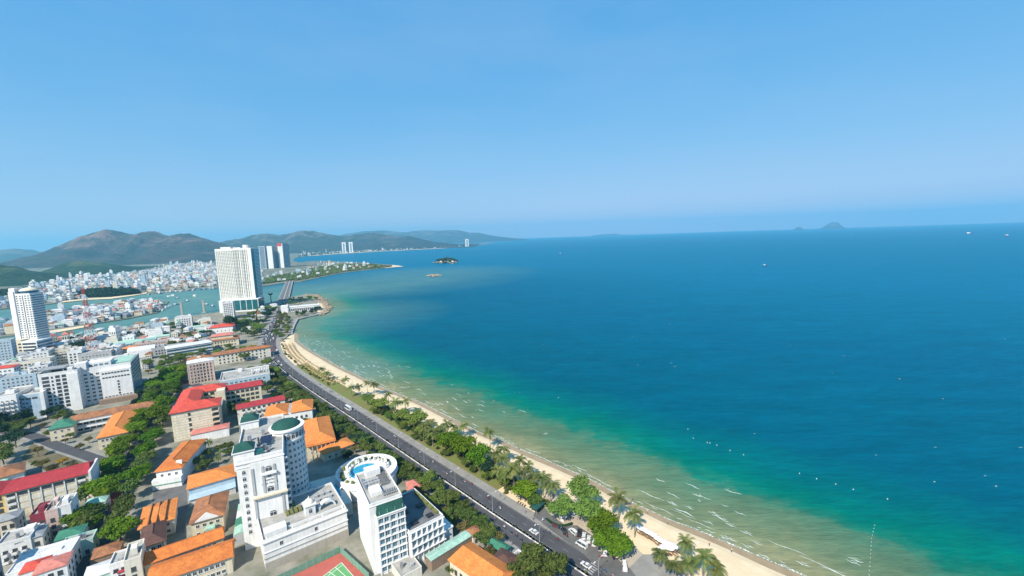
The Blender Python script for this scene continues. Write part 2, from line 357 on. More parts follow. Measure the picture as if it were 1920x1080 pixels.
nc = [tuple(p) for p in GP([(-150, 600), (0, 588), (85, 578), (200, 564), (280, 556), (330, 562)], SEA)]; pd = np.maximum(pd, np.clip(1.5 - seg_dist(XX, YY, nc) / 220, 0, 1))
bd = [tuple(p) for p in GP([(556, 640), (600, 655), (680, 695)], SEA)]; pd = np.maximum(pd, np.clip(1.1 - seg_dist(XX, YY, bd) / 55, 0, 1) * .6)
# murk under the cape
cp = [tuple(p) for p in GP([(560, 600), (600, 600), (640, 590)], SEA)]
pd = np.maximum(pd, np.clip(1.25 - seg_dist(XX, YY, cp) / 170, 0, 1) * .5)
me = bpy.data.meshes.new('sea'); vv = np.stack([XX.ravel(), YY.ravel(), np.full(XX.size, SEA)], 1)
ii = np.arange(nx_ * ny_).reshape(ny_, nx_); ff = np.stack([ii[:-1, :-1].ravel(), ii[:-1, 1:].ravel(), ii[1:, 1:].ravel(), ii[1:, :-1].ravel()], 1)
me.from_pydata(vv.tolist(), [], ff.tolist())
for nm, ar in (('shore', sd), ('plume', pd)):
    at = me.attributes.new(nm, 'FLOAT', 'POINT'); at.data.foreach_set('value', ar.ravel().astype(np.float32))
m = bpy.data.materials.new('sea_water'); m.use_nodes = True; MATS['sea_water'] = m; nt = m.node_tree; N = nt.nodes.new; Lk = nt.links.new
bs = nt.nodes['Principled BSDF']; bs.inputs['Roughness'].default_value = 0.35; bs.inputs['IOR'].default_value = 1.33; bs.inputs['Specular IOR Level'].default_value = 0.006
geo = N('ShaderNodeNewGeometry'); a1 = N('ShaderNodeAttribute'); a1.attribute_name = 'shore'; a2 = N('ShaderNodeAttribute'); a2.attribute_name = 'plume'
def math_(op, a, b_=None, c=None):
    n = N('ShaderNodeMath'); n.operation = op
    for k, x in enumerate((a, b_, c)):
        if x is None: continue
        if isinstance(x, (int, float)): n.inputs[k].default_value = x
        else: Lk(x, n.inputs[k])
    return n.outputs[0]
def noise(scale, detail=5, rough=.6, vec=None):
    n = N('ShaderNodeTexNoise'); n.inputs['Scale'].default_value = scale; n.inputs['Detail'].default_value = detail; n.inputs['Roughness'].default_value = rough; Lk(vec or geo.outputs['Position'], n.inputs['Vector']); return n.outputs[0]
n1 = noise(0.022, 8, .7); n2 = noise(0.12, 6, .7)
dist = math_('ADD', a1.outputs['Fac'], math_('ADD', math_('MULTIPLY_ADD', n1, 56, -28), math_('MULTIPLY_ADD', n2, 22, -11)))
rp = N('ShaderNodeValToRGB'); Lk(math_('DIVIDE', dist, 1000.0), rp.inputs[0]); cr = rp.color_ramp
stops = [(0.0, (0.20, 0.205, 0.115)), (0.009, (0.135, 0.170, 0.096)), (0.026, (0.090, 0.155, 0.094)), (0.040, (0.056, 0.148, 0.097)), (0.047, (0.012, 0.140, 0.100)), (0.056, (0.0, 0.130, 0.102)), (0.078, (0.0, 0.104, 0.119)), (0.115, (0.0, 0.080, 0.130)), (0.35, (0.0, 0.090, 0.164)), (1.0, (0.0, 0.115, 0.210))]
while len(cr.elements) < len(stops): cr.elements.new(0.5)
for el, (pos, c) in zip(cr.elements, stops): el.position = pos; el.color = (*c, 1)
mx = N('ShaderNodeMix'); mx.data_type = 'RGBA'
n3 = noise(0.006, 6); pf = math_('MULTIPLY', a2.outputs['Fac'], math_('MULTIPLY_ADD', n3, 1.2, 0.35)); pfc = N('ShaderNodeClamp'); Lk(pf, pfc.inputs[0])
Lk(pfc.outputs[0], mx.inputs[0]); Lk(rp.outputs[0], mx.inputs[6]); mx.inputs[7].default_value = (0.092, 0.20, 0.185, 1)
# wind streaks
mp = N('ShaderNodeMapping'); Lk(geo.outputs['Position'], mp.inputs[0]); mp.inputs['Rotation'].default_value = (0, 0, R(35)); mp.inputs['Scale'].default_value = (0.3, 1, 1)
n4 = noise(0.012, 6, .7, mp.outputs[0]); hsv = N('ShaderNodeHueSaturation'); Lk(math_('MULTIPLY_ADD', n4, 0.36, 0.82), hsv.inputs['Value']); Lk(mx.outputs[2], hsv.inputs['Color'])
n6 = noise(0.30, 4, .7, mp.outputs[0]); n7 = noise(0.055, 5, .65, mp.outputs[0]); hs2 = N('ShaderNodeHueSaturation'); Lk(math_('ADD', math_('MULTIPLY_ADD', n6, 0.62, 0.40), math_('MULTIPLY', n7, 0.58)), hs2.inputs['Value']); Lk(hsv.outputs[0], hs2.inputs['Color'])
Lk(hs2.outputs[0], bs.inputs['Base Color'])
nb = N('ShaderNodeTexNoise'); nb.inputs['Scale'].default_value = 0.22; nb.inputs['Detail'].default_value = 6; nb.inputs['Roughness'].default_value = .6; Lk(mp.outputs[0], nb.inputs['Vector'])
bp = N('ShaderNodeBump'); bp.inputs['Strength'].default_value = 0.7; bp.inputs['Distance'].default_value = 1.6; Lk(nb.outputs[0], bp.inputs['Height']); Lk(bp.outputs[0], bs.inputs['Normal'])
me.materials.append(m); seao = bpy.data.objects.new('sea', me); COL.objects.link(seao); seao['kind'] = 'structure'

# --- mountains
from mathutils import noise as mn
def mountain_mat(name, green, brown, bare, k):
    m = bpy.data.materials.new(name); m.use_nodes = True; nt = m.node_tree; b = nt.nodes['Principled BSDF']; b.inputs['Roughness'].default_value = 0.95; b.inputs['Specular IOR Level'].default_value = 0.1
    g = nt.nodes.new('ShaderNodeNewGeometry')
    def nz(s, d=7):
        n = nt.nodes.new('ShaderNodeTexNoise'); n.inputs['Scale'].default_value = s; n.inputs['Detail'].default_value = d; n.inputs['Roughness'].default_value = .62; nt.links.new(g.outputs['Position'], n.inputs['Vector']); return n.outputs[0]
    rp = nt.nodes.new('ShaderNodeValToRGB'); rp.color_ramp.elements[0].position = .42; rp.color_ramp.elements[0].color = (*green, 1); rp.color_ramp.elements[1].position = .60; rp.color_ramp.elements[1].color = (*brown, 1)
    e = rp.color_ramp.elements.new(.70); e.color = (*bare, 1)
    at = nt.nodes.new('ShaderNodeAttribute'); at.attribute_name = 'bare'
    ad = nt.nodes.new('ShaderNodeMath'); ad.operation = 'MULTIPLY_ADD'; ad.inputs[1].default_value = 0.22
    nt.links.new(at.outputs['Fac'], ad.inputs[0]); nt.links.new(nz(0.004 * k), ad.inputs[2]); nt.links.new(ad.outputs[0], rp.inputs[0]); 
    n2 = nz(0.03 * k); hs = nt.nodes.new('ShaderNodeHueSaturation'); ml = nt.nodes.new('ShaderNodeMath'); ml.operation = 'MULTIPLY_ADD'; ml.inputs[1].default_value = 1.3; ml.inputs[2].default_value = .35
    nt.links.new(n2, ml.inputs[0]); nt.links.new(ml.outputs[0], hs.inputs['Value']); nt.links.new(rp.outputs[0], hs.inputs['Color']); nt.links.new(hs.outputs[0], b.inputs['Base Color'])
    n3 = nz(0.012 * k, 9); bp = nt.nodes.new('ShaderNodeBump'); bp.inputs['Strength'].default_value = .9; bp.inputs['Distance'].default_value = 45 / k; nt.links.new(n3, bp.inputs['Height']); nt.links.new(bp.outputs[0], b.inputs['Normal'])
    MATS[name] = m; return m
mountain_mat('mountain_dry', (0.026, 0.036, 0.032), (0.066, 0.052, 0.045), (0.16, 0.10, 0.085), 1.0)
mountain_mat('mountain_green', (0.026, 0.038, 0.032), (0.045, 0.050, 0.040), (0.11, 0.10, 0.09), 1.0)
mountain_mat('hill_green', (0.014, 0.036, 0.018), (0.026, 0.052, 0.024), (0.07, 0.09, 0.045), 3.0)
def ridge_mesh(name, prof, Yr, front, back, m, nx=150, ny=46, amp=0.5, wl=700., seed=0, endtaper=True):
    P = [PY(x, y, Yr) for x, y in prof]; xs = [p.x for p in P]; zs = [max(p.z, 1) for p in P]
    X = np.linspace(xs[0], xs[-1], nx); Z = np.interp(X, xs, zs); V = []; A = []
    ts = np.linspace(-1, 1, ny)
    for t in ts:
        for i in range(nx):
            d = front if t < 0 else back
            a = abs(t); s = (1 - a) ** 1.25
            q = mn.fractal(Vector((X[i] / wl + seed, t * d / wl * .8, seed)), .9, 2.1, 5); rg = 1 - abs(mn.noise(Vector((X[i] / wl * 1.6 + seed * 3, t * d / wl * .45 + q * .3, 5)))) * 2
            k = min(1, a * 5) * amp
            h = Z[i] * s * (1 + k * (q * .55 + rg * .45 - .25))
            jit = mn.noise(Vector((X[i] / (wl * .12), t * 7, seed + 9))) * .035 + mn.noise(Vector((X[i] / (wl * .05), t * 17, seed + 4))) * .02
            h = h * (1 + jit * min(1, a * 20 + .4))
            xo = X[i] * (1 + (t * d) / Yr * 0.55) if True else X[i]
            V.append((xo, Yr + t * d, h if a < .999 else -4)); A.append((h / max(zs)) + .25 * rg - .35)
    F_ = []
    for j in range(ny - 1):
        for i in range(nx - 1): F_.append((j * nx + i, j * nx + i + 1, (j + 1) * nx + i + 1, (j + 1) * nx + i))
    me = bpy.data.meshes.new(name); me.from_pydata(V, [], F_); me.polygons.foreach_set('use_smooth', [True] * len(F_)); me.materials.append(MATS[m])
    at = me.attributes.new('bare', 'FLOAT', 'POINT'); at.data.foreach_set('value', A)
    o = bpy.data.objects.new(name, me); COL.objects.link(o); o['kind'] = 'structure'; return o
ridge_mesh('far_mountains', [(600, 446), (640, 440), (680, 433), (720, 431), (745, 434), (760, 435), (780, 432), (800, 430.5), (820, 432), (845, 431), (862, 431.5), (880, 436), (900, 436), (912, 439), (925, 442), (950, 445), (975, 447.5), (990, 449)], 15000, 1500, 2500, 'mountain_green', amp=.4, wl=2200, seed=3)
ridge_mesh('far_mountains', [(-160, 475), (-60, 470), (0, 468), (30, 466), (60, 468), (85, 474), (120, 480)], 9000, 1500, 1500, 'mountain_green', amp=.4, wl=1500, seed=11)
ridge_mesh('mountains', [(360, 462), (395, 457), (420, 452), (450, 447), (475, 440), (500, 437), (525, 441), (540, 438), (560, 433), (575, 431), (595, 434), (620, 440), (645, 443), (665, 440), (690, 436), (705, 435), (725, 439), (745, 443), (765, 441), (790, 448), (820, 454), (850, 457), (875, 459), (897, 461)], 7700, 1600, 2200, 'mountain_green', nx=230, wl=900, seed=5)
ridge_mesh('mountains', [(-30, 505), (20, 492), (60, 480), (110, 462), (150, 445), (172, 437), (185, 433), (200, 430), (215, 431), (230, 434), (252, 438), (270, 434), (288, 432), (300, 436), (318, 441), (335, 438), (355, 437), (375, 444), (400, 452), (430, 460), (470, 470)], 5200, 1500, 1500, 'mountain_dry', nx=230, ny=60, wl=700, seed=1, amp=.6)
ridge_mesh('near_hill', [(-200, 480), (-60, 489), (0, 496), (30, 503), (60, 511), (90, 523), (110, 530)], 2050, 330, 500, 'hill_green', nx=160, wl=180, seed=8, amp=.35)
ridge_mesh('near_hill', [(70, 518), (90, 507), (110, 498), (130, 491), (150, 489), (180, 491), (210, 497), (240, 507), (265, 514)], 2750, 450, 600, 'hill_green', nx=160, wl=220, seed=15, amp=.35)
def sea_rock(name, prof, Yr, depth, m, seed):
    P = [PY(x, y, Yr) for x, y in prof]; o = ridge_mesh(name, prof, Yr, depth, depth, m, nx=60, ny=16, amp=.3, wl=(P[-1].x - P[0].x) / 4, seed=seed); return o
sea_rock('distant_island', [(1540, 428.5), (1546, 424), (1555, 418), (1562, 415.5), (1572, 417), (1577, 422), (1583, 427)], 16000, 500, 'mountain_green', 2)
sea_rock('distant_island', [(1489, 430), (1493, 426.5), (1498, 424.5), (1503, 427), (1507, 429.6)], 16000, 200, 'mountain_green', 4)
sea_rock('distant_island', [(1012, 459.5), (1020, 457), (1032, 456), (1040, 457.5), (1046, 459)], 9500, 150, 'mountain_green', 6)
sea_rock('distant_island', [(1100, 444.3), (1120, 440), (1150, 437.5), (1165, 440), (1185, 442.3)], 21000, 300, 'mountain_green', 7)

# --- haze: the salt air of the bay, even through the whole scene
hz = MB().box(-29000, -4000, -6, 29000, 29000, 900)
hm = bpy.data.materials.new('haze'); hm.use_nodes = True; hm.node_tree.nodes.clear(); ho = hm.node_tree.nodes.new('ShaderNodeOutputMaterial'); hv = hm.node_tree.nodes.new('ShaderNodeVolumePrincipled')
hv.inputs['Color'].default_value = (0.28, 0.72, 0.95, 1); hv.inputs['Density'].default_value = 6.6e-5; hv.inputs['Anisotropy'].default_value = 0.2
hm.node_tree.links.new(hv.outputs[0], ho.inputs['Volume'])
hob = hz.build('haze', hm); hob['kind'] = 'stuff'
# ================================================================== BUILDINGS
def wallm(n, c, k=.82):      # painted render with faint rain streaks
    m = mat(n, c, 0.85, tuple(q * k for q in c), 0.22, detail=7); nt = m.node_tree; b = nt.nodes['Principled BSDF']; old = b.inputs['Base Color'].links[0].from_socket
    g = nt.nodes.new('ShaderNodeNewGeometry'); mp = nt.nodes.new('ShaderNodeMapping'); mp.inputs['Scale'].default_value = (1, 1, .07); nz = nt.nodes.new('ShaderNodeTexNoise'); nz.inputs['Scale'].default_value = 1.3; nz.inputs['Detail'].default_value = 6; nz.inputs['Roughness'].default_value = .7
    mr = nt.nodes.new('ShaderNodeMapRange'); mr.inputs['From Min'].default_value = .32; mr.inputs['From Max'].default_value = .6; mr.inputs['To Min'].default_value = .84; mr.inputs['To Max'].default_value = 1.03; h = nt.nodes.new('ShaderNodeHueSaturation')
    nt.links.new(g.outputs['Position'], mp.inputs[0]); nt.links.new(mp.outputs[0], nz.inputs['Vector']); nt.links.new(nz.outputs[0], mr.inputs[0]); nt.links.new(mr.outputs[0], h.inputs['Value']); nt.links.new(old, h.inputs['Color']); nt.links.new(h.outputs[0], b.inputs['Base Color'])
wallm('wall_white', (0.74, 0.735, 0.73), .85); wallm('wall_cream', (0.66, 0.58, 0.43)); wallm('wall_warm', (0.70, 0.66, 0.57)); wallm('wall_grey', (0.42, 0.43, 0.44)); wallm('wall_blue', (0.40, 0.52, 0.62))
wallm('wall_pink', (0.62, 0.45, 0.40)); wallm('wall_maroon', (0.24, 0.035, 0.055)); wallm('wall_yellow', (0.66, 0.50, 0.22)); wallm('wall_mint', (0.42, 0.60, 0.52)); wallm('wall_brown', (0.27, 0.19, 0.14)); wallm('stone_base', (0.40, 0.36, 0.31))
mat('trim', (0.72, 0.715, 0.71), 0.7, (0.62, 0.615, 0.61), 0.5); mat('frame_dark', (0.08, 0.075, 0.07), 0.6)
mat('glass', (0.03, 0.042, 0.055), 0.12, (0.06, 0.075, 0.09), 0.15, spec=0.6); mat('glass_blue', (0.03, 0.11, 0.17), 0.12, (0.05, 0.16, 0.22), 0.1, spec=0.6); mat('glass_teal', (0.01, 0.085, 0.10), 0.15, (0.015, 0.12, 0.13), 0.1, spec=0.6)
roof_mat('tile_orange', (0.62, 0.20, 0.045), (0.46, 0.135, 0.035)); roof_mat('tile_bright', (0.66, 0.24, 0.06), (0.56, 0.18, 0.045)); roof_mat('tile_old', (0.40, 0.17, 0.075), (0.22, 0.10, 0.055)); roof_mat('tile_brown', (0.13, 0.065, 0.05), (0.09, 0.048, 0.04))
roof_mat('tin_red', (0.60, 0.085, 0.055), (0.47, 0.06, 0.045)); roof_mat('tin_crimson', (0.40, 0.04, 0.05), (0.31, 0.032, 0.04)); roof_mat('tin_pink', (0.60, 0.22, 0.17), (0.46, 0.16, 0.13)); roof_mat('tin_green', (0.055, 0.22, 0.14), (0.04, 0.16, 0.105)); roof_mat('tin_mint', (0.36, 0.55, 0.45), (0.28, 0.44, 0.37)); roof_mat('tin_white', (0.66, 0.66, 0.66), (0.52, 0.52, 0.53)); roof_mat('tin_grey', (0.33, 0.34, 0.36), (0.24, 0.245, 0.26)); roof_mat('tile_slategreen', (0.018, 0.095, 0.075), (0.014, 0.065, 0.055))
mat('deck', (0.40, 0.385, 0.36), 0.95, (0.24, 0.23, 0.21), 0.25, detail=8); mat('deck_dark', (0.17, 0.17, 0.175), 0.95, (0.10, 0.10, 0.105), 0.2, detail=8); mat('steel', (0.62, 0.63, 0.65), 0.3, metal=.9); mat('panel', (0.02, 0.03, 0.06), 0.2, spec=.6)
mat('pool_water', (0.02, 0.22, 0.36), 0.08, (0.03, 0.30, 0.45), 0.4, spec=.5); mat('court_red', (0.42, 0.11, 0.085), 0.9, (0.35, 0.09, 0.07), .2); mat('court_green', (0.13, 0.33, 0.13), 0.9, (0.11, 0.28, 0.11), .2)
mat('mast_red', (0.45, 0.06, 0.04), 0.7); mat('dark_metal', (0.05, 0.05, 0.055), 0.5, metal=.4); mat('iron_grey', (0.40, 0.41, 0.43), 0.5)

WIN = {}
def win_mesh(kind='std'):
    if kind in WIN: return WIN[kind]
    b = MB()
    fr, gl = {'std': ('trim', 'glass'), 'dark': ('frame_dark', 'glass'), 'blue': ('trim', 'glass_blue'), 'arch': ('trim', 'glass'), 'teal': ('trim', 'glass_teal')}[kind]
    b.box(-.5, -.03, 0, .5, .05, 1, 1)
    for q in ((-.56, -.09, -.05, -.48, .05, 1.05), (.48, -.09, -.05, .56, .05, 1.05), (-.48, -.09, .96, .48, .05, 1.05), (-.02, -.07, 0, .02, .05, .96)): b.box(*q, 0)
    b.box(-.62, -.2, -.09, .62, .05, -.0, 0)
    if kind == 'arch':
        pts = [(.5 * math.cos(a), .34 * math.sin(a)) for a in [math.pi * k / 8 for k in range(9)]]
        b.face([(p[0], -.03, 1.05 + p[1]) for p in pts], 1)
        for p, q in zip(pts, pts[1:]): b.face([(p[0] * 1.2, -.12, 1.05 + p[1] * 1.2), (q[0] * 1.2, -.12, 1.05 + q[1] * 1.2), (q[0], -.12, 1.05 + q[1]), (p[0], -.12, 1.05 + p[1])][::-1], 0)
    WIN[kind] = b.mesh('window_' + kind, [fr, gl]); return WIN[kind]
BAL = {}
def bal_mesh(m='trim'):
    if m not in BAL:
        b = MB(); b.box(-.5, -1.3, -.15, .5, .02, .05); b.box(-.5, -1.3, .05, .5, -1.2, 1.0); b.box(-.5, -1.2, .05, -.48, .02, 1.0); b.box(.48, -1.2, .05, .5, .02, 1.0); BAL[m] = b.mesh('balcony', m)
    return BAL[m]
def ac_mesh():
    if 'ac' not in BAL: b = MB(); b.box(-.45, -.42, 0, .45, -.06, .6); b.box(-.4, -.06, -.06, .4, .0, 0); BAL['ac'] = b.mesh('air_conditioner', 'deck')
    return BAL['ac']
OCC = []      # ground taken by buildings: (centre, ux, uy, L, D)
class Bld:
    """a building: corner A at the front left, x along the front, y away from the viewer"""
    def __init__(s, name, label, cat, A=None, B=None, C=None, h=10., wall='wall_white', L=None, D=None, ang=None, group=None, wallbox=True, org=None, z0=0.0):
        if org is None: a = G(*A, h)
        else: a = Vector((org[0], org[1], 0))
        if B is not None:
            b = G(*B, h); d = (b - a).to_2d(); s.L = d.length; s.ang = math.atan2(d.y, d.x)
        else: s.L = L; s.ang = R(ang)
        if ang is not None and B is not None: s.ang = R(ang)
        if L: s.L = L
        n = Vector((-math.sin(s.ang), math.cos(s.ang)))
        s.D = D if D else (G(*C, h) - a).to_2d().dot(n)
        s.h = h; s.root = thing(name, label, cat, (a.x, a.y, z0), s.ang, group)
        u = Vector((math.cos(s.ang), math.sin(s.ang))); c = a.to_2d() + u * s.L / 2 + n * s.D / 2; OCC.append((c, u, n, s.L / 2, s.D / 2))
        s.wall = wall
        if wallbox: MB().box(0, 0, -.5, s.L, s.D, h).build('wall', wall, s.root)
    def P(s, x, y, z=0): return s.root.matrix_basis @ Vector((x, y, z))
    def rowwin(s, face, n, floors, z0, dz, w, h, kind='std', m0=None, m1=None, bal=None, skip=None, name='window'):
        span = s.L if face in 'FB' else s.D; m0 = span * .08 if m0 is None else m0; m1 = m0 if m1 is None else m1
        for i in range(n):
            u = m0 + (span - m0 - m1) * (i + .5) / n
            for f in range(floors):
                if skip and skip(i, f): continue
                z = z0 + f * dz
                loc, rz = {'F': ((u, 0, z), 0), 'B': ((u, s.D, z), math.pi), 'L': ((0, s.D - u, z), -math.pi / 2), 'R': ((s.L, u, z), math.pi / 2)}[face]
                link(name, win_mesh(kind), s.root, loc, rz, (w, 1, h))
                if not bal and h > .9 and (i * 7 + f * 11 + int(s.L)) % 6 == 0 and s.root.location.length < 420: link('air_conditioner', ac_mesh(), s.root, (loc[0], loc[1], z - .75), rz)
                if bal: link('balcony', bal_mesh(bal), s.root, (loc[0], loc[1], z - .25), rz, (w * 1.25, 1, 1))
        return s
    def band(s, z, t=.3, out=.25, m='trim', name='cornice'):
        b = MB(); o = out
        b.box(-o, -o, z, s.L + o, 0.0, z + t); b.box(-o, s.D, z, s.L + o, s.D + o, z + t); b.box(-o, 0, z, 0, s.D, z + t); b.box(s.L, 0, z, s.L + o, s.D, z + t)
        b.build(name, m, s.root); return s
    def flat(s, ph=1.0, deck='deck', m=None, clutter=3, seed=0):
        r = random.Random(seed + int(s.L * 10)); m = m or s.wall; h = s.h; t = .25; b = MB()
        b.box(-.05, -.05, h, s.L + .05, t, h + ph); b.box(-.05, s.D - t, h, s.L + .05, s.D + .05, h + ph); b.box(-.05, t, h, t, s.D - t, h + ph); b.box(s.L - t, t, h, s.L + .05, s.D - t, h + ph)
        b.build('parapet', m, s.root); MB().box(t, t, h - .1, s.L - t, s.D - t, h + .02).build('roof_deck', deck, s.root)
        for k in range(clutter):
            x, y = r.uniform(1.5, max(1.6, s.L - 3)), r.uniform(1.5, max(1.6, s.D - 3)); q = r.random()
            if q < .35: bb = MB(); bb.cyl(0, 0, .5, 2.1, .65, n=10); bb.box(-.5, -.5, 0, .5, .5, .5); o = bb.build('water_tank', 'steel', s.root)
            elif q < .7: o = MB().box(0, 0, 0, 1.4, .8, 1.1).build('air_conditioner', 'iron_grey', s.root)
            else: o = MB().box(0, 0, 0, min(3.2, s.L * .4), min(3.6, s.D * .4), 2.5).build('stair_house', m, s.root)
            o.location = (x, y, h + .02)
        return s
    def hip(s, m, rise=2.5, over=.7, inset=None, x0=0, y0=0, x1=None, y1=None, z=None, name='roof'):
        x1 = s.L if x1 is None else x1; y1 = s.D if y1 is None else y1
        o = MB().hip(x0, y0, s.h if z is None else z, x1, y1, rise, inset, 0, over).build(name, m, s.root)
        lx, ly = x1 - x0 + 2 * over, y1 - y0 + 2 * over; zz = (s.h if z is None else z) + .25 + rise
        c = MB()                                                # ridge tiles
        if lx >= ly:
            d = ly / 2 if inset is None else inset
            if 2 * d < lx: c.tube([(x0 - over + d, (y0 + y1) / 2, zz + .03), (x1 + over - d, (y0 + y1) / 2, zz + .03)], .18, 5); c.build('ridge_cap', m, o)
        else:
            d = lx / 2 if inset is None else inset
            if 2 * d < ly: c.tube([((x0 + x1) / 2, y0 - over + d, zz + .03), ((x0 + x1) / 2, y1 + over - d, zz + .03)], .18, 5); c.build('ridge_cap', m, o)
        return s
    def box(s, name, m, x0, y0, z0, x1, y1, z1): return MB().box(x0, y0, z0, x1, y1, z1).build(name, m, s.root)

# ---- 1. tall white hotel with the green domes
H = Bld('domed_hotel', 'tall white hotel with green domed roof turrets and a sign on its facade', 'hotel', (441, 868), (531, 847), (430, 799), 40)
L, D = H.L, H.D
H.flat(1.1, 'deck', clutter=0)
# step-out of the front: left service strip with arched windows, pilasters, ledges
H.box('facade_panel', 'wall_white', 5.0, -.6, 12, L + .02, 0, 38.2)
for x in (5.2, 9.0, L - 4.4): H.box('pilaster', 'wall_grey', x, -.95, 24, x + .9, -.6, 36)
for x in (5.2, L - 2.2): H.box('pilaster', 'wall_grey', x, -.95, 12.5, x + .9, -.6, 22)
H.box('ledge', 'wall_cream', 4.8, -1.9, 22.4, L + .3, -.55, 23.0); H.box('ledge', 'wall_cream', 4.8, -1.9, 10.9, L + .3, -.0, 11.9)
for f in range(10): link('window', win_mesh('arch'), H.root, (2.6, 0, 7.0 + f * 3.0), 0, (1.3, 1, 1.3))
for z in (33.2, 24.0, 12.6):
    link('arched_window', win_mesh('arch'), H.root, (L * .66, -.6, z), 0, (2.6, 1, 1.7))
H.box('balcony', 'trim', L * .5, -1.7, 32.1, L * .82, -.6, 33.0)
H.band(38.6, .5, .35); H.band(36.9, .25, .2)
# emblem and name
def lettering(txt, size, loc, rz, m, parent, name='lettering', extr=.03, rx=math.pi / 2):
    c = bpy.data.curves.new(name, 'FONT'); c.body = txt; c.size = size; c.align_x = 'CENTER'; c.extrude = extr
    t = bpy.data.objects.new(name, c); COL.objects.link(t); dg = bpy.context.evaluated_depsgraph_get(); me = bpy.data.meshes.new_from_object(t.evaluated_get(dg)); bpy.data.objects.remove(t)
    me.materials.clear(); me.materials.append(MATS[m]); o = link(name, me, parent, loc, 0); o.rotation_euler = (rx, 0, rz); return o
lettering('Sunrise', 1.5, (L * .66, -.65, 28.9), 0, 'frame_dark', H.root); lettering('NHA TRANG', 1.05, (L * .66, -.65, 27.4), 0, 'frame_dark', H.root)
eb = MB()
for k in range(10):
    a0, a1 = math.pi * 2 * k / 10, math.pi * 2 * (k + 1) / 10
    eb.face([(.75 * math.cos(a0), 0, .75 * math.sin(a0)), (.75 * math.cos(a1), 0, .75 * math.sin(a1)), (.45 * math.cos(a1), 0, .45 * math.sin(a1)), (.45 * math.cos(a0), 0, .45 * math.sin(a0))])
eb.box(-.2, -.01, -.2, .2, .0, .2)
eo = eb.build('emblem', 'frame_dark', H.root); eo.location = (L * .66, -.66, 31.1)
# turrets with green hipped caps
def turret(x0, y0, x1, y1, h0, h1):
    o = H.box('turret', 'wall_white', x0, y0, h0, x1, y1, h1); bb = MB(); bb.box(x0 - .4, y0 - .4, h1, x1 + .4, y1 + .4, h1 + .5); bb.build('cornice', 'trim', H.root)
    MB().hip(x0 - .1, y0 - .1, h1 + .5, x1 + .1, y1 + .1, 2.6, 3.0).build('turret_roof', 'tile_slategreen', H.root)
turret(-.6, .4, 7.0, 8.0, 36, 43.5); turret(-.6, D - 10, 7.0, D - 2.6, 36, 43.5)
H.box('roof_hatch', 'glass_teal', 7.6, .6, 40, 10.4, 2.0, 43.0)
# side toward the sea: saw-tooth balconies, floor by floor
for f in range(11):
    z = 6.5 + f * 3.0
    for k in range(5):
        y = .4 + k * 3.4
        link('balcony', bal_mesh('wall_white'), H.root, (L, y + 1.7, z), math.pi / 2, (3.3, 1, 1)); link('window', win_mesh('dark'), H.root, (L, y + 1.7, z + .2), math.pi / 2, (2.6, 1, 2.1))
for f in range(10): 
    for y in (12, 20, 28, 36): link('window', win_mesh('std'), H.root, (0, y, 8 + f * 3.0), -math.pi / 2, (1.5, 1, 1.5))
for f in range(10):
    for y in (34, 37.5, 41): link('window', win_mesh('dark'), H.root, (L, y, 8 + f * 3.0), math.pi / 2, (1.5, 1, 1.6))
# the round bay at the seaward back corner, its colonnaded top and wide green dome
cx, cy, rr_ = L + 1.6, 24.5, 7.2
db = MB().cyl(cx, cy, -.5, 41.5, rr_, n=36); db.build('round_bay', 'wall_blue' if False else 'wall_white', H.root, smooth=False)
for k in range(13):
    a = R(-100 + k * 15); x, y = cx + rr_ * math.cos(a), cy + rr_ * math.sin(a)
    for f in range(10): link('window', win_mesh('blue'), H.root, (x, y, 7.3 + f * 3.0), a + math.pi / 2, (.95, 1, 1.3))
    link('arched_window', win_mesh('arch'), H.root, (x, y, 37.6), a + math.pi / 2, (1.5, 1, 1.9))
MB().cyl(cx, cy, 36.4, 37.0, rr_ + .6, n=36).build('ring_cornice', 'trim', H.root); MB().cyl(cx, cy, 41.5, 42.2, rr_ + .7, n=36).build('ring_cornice', 'trim', H.root)
MB().dome(cx - .4, cy + .4, 42.2, rr_ - .9, rr_ - .9, 2.8, 32, 6).build('dome', 'tile_slategreen', H.root, smooth=True)
for k in range(4):
    sp = MB(); sp.box(0, 0, 0, 4.6, 1.7, .12); so_ = sp.build('solar_panel', 'panel', H.root); so_.location = (8.4 + (k % 2) * .3, 10 + k * 2.2, 41.2); so_.rotation_euler = (R(18), 0, 0)
for k, (x, y) in enumerate(((8.5, 5.5), (10.6, 7.4), (8.2, 9.0), (12, 4.4), (9.4, 24), (4, 20))):
    bb = MB(); bb.cyl(0, 0, .6, 2.4, .8, n=10); bb.box(-.6, -.6, 0, .6, .6, .6); o = bb.build('water_tank', 'steel', H.root); o.location = (x, y, 40.02)
bb = MB(); bb.tube([(8.5, 7.2, 40), (8.5, 7.2, 46)], [.5, .35], 8); bb.build('vent_stack', 'frame_dark', H.root)

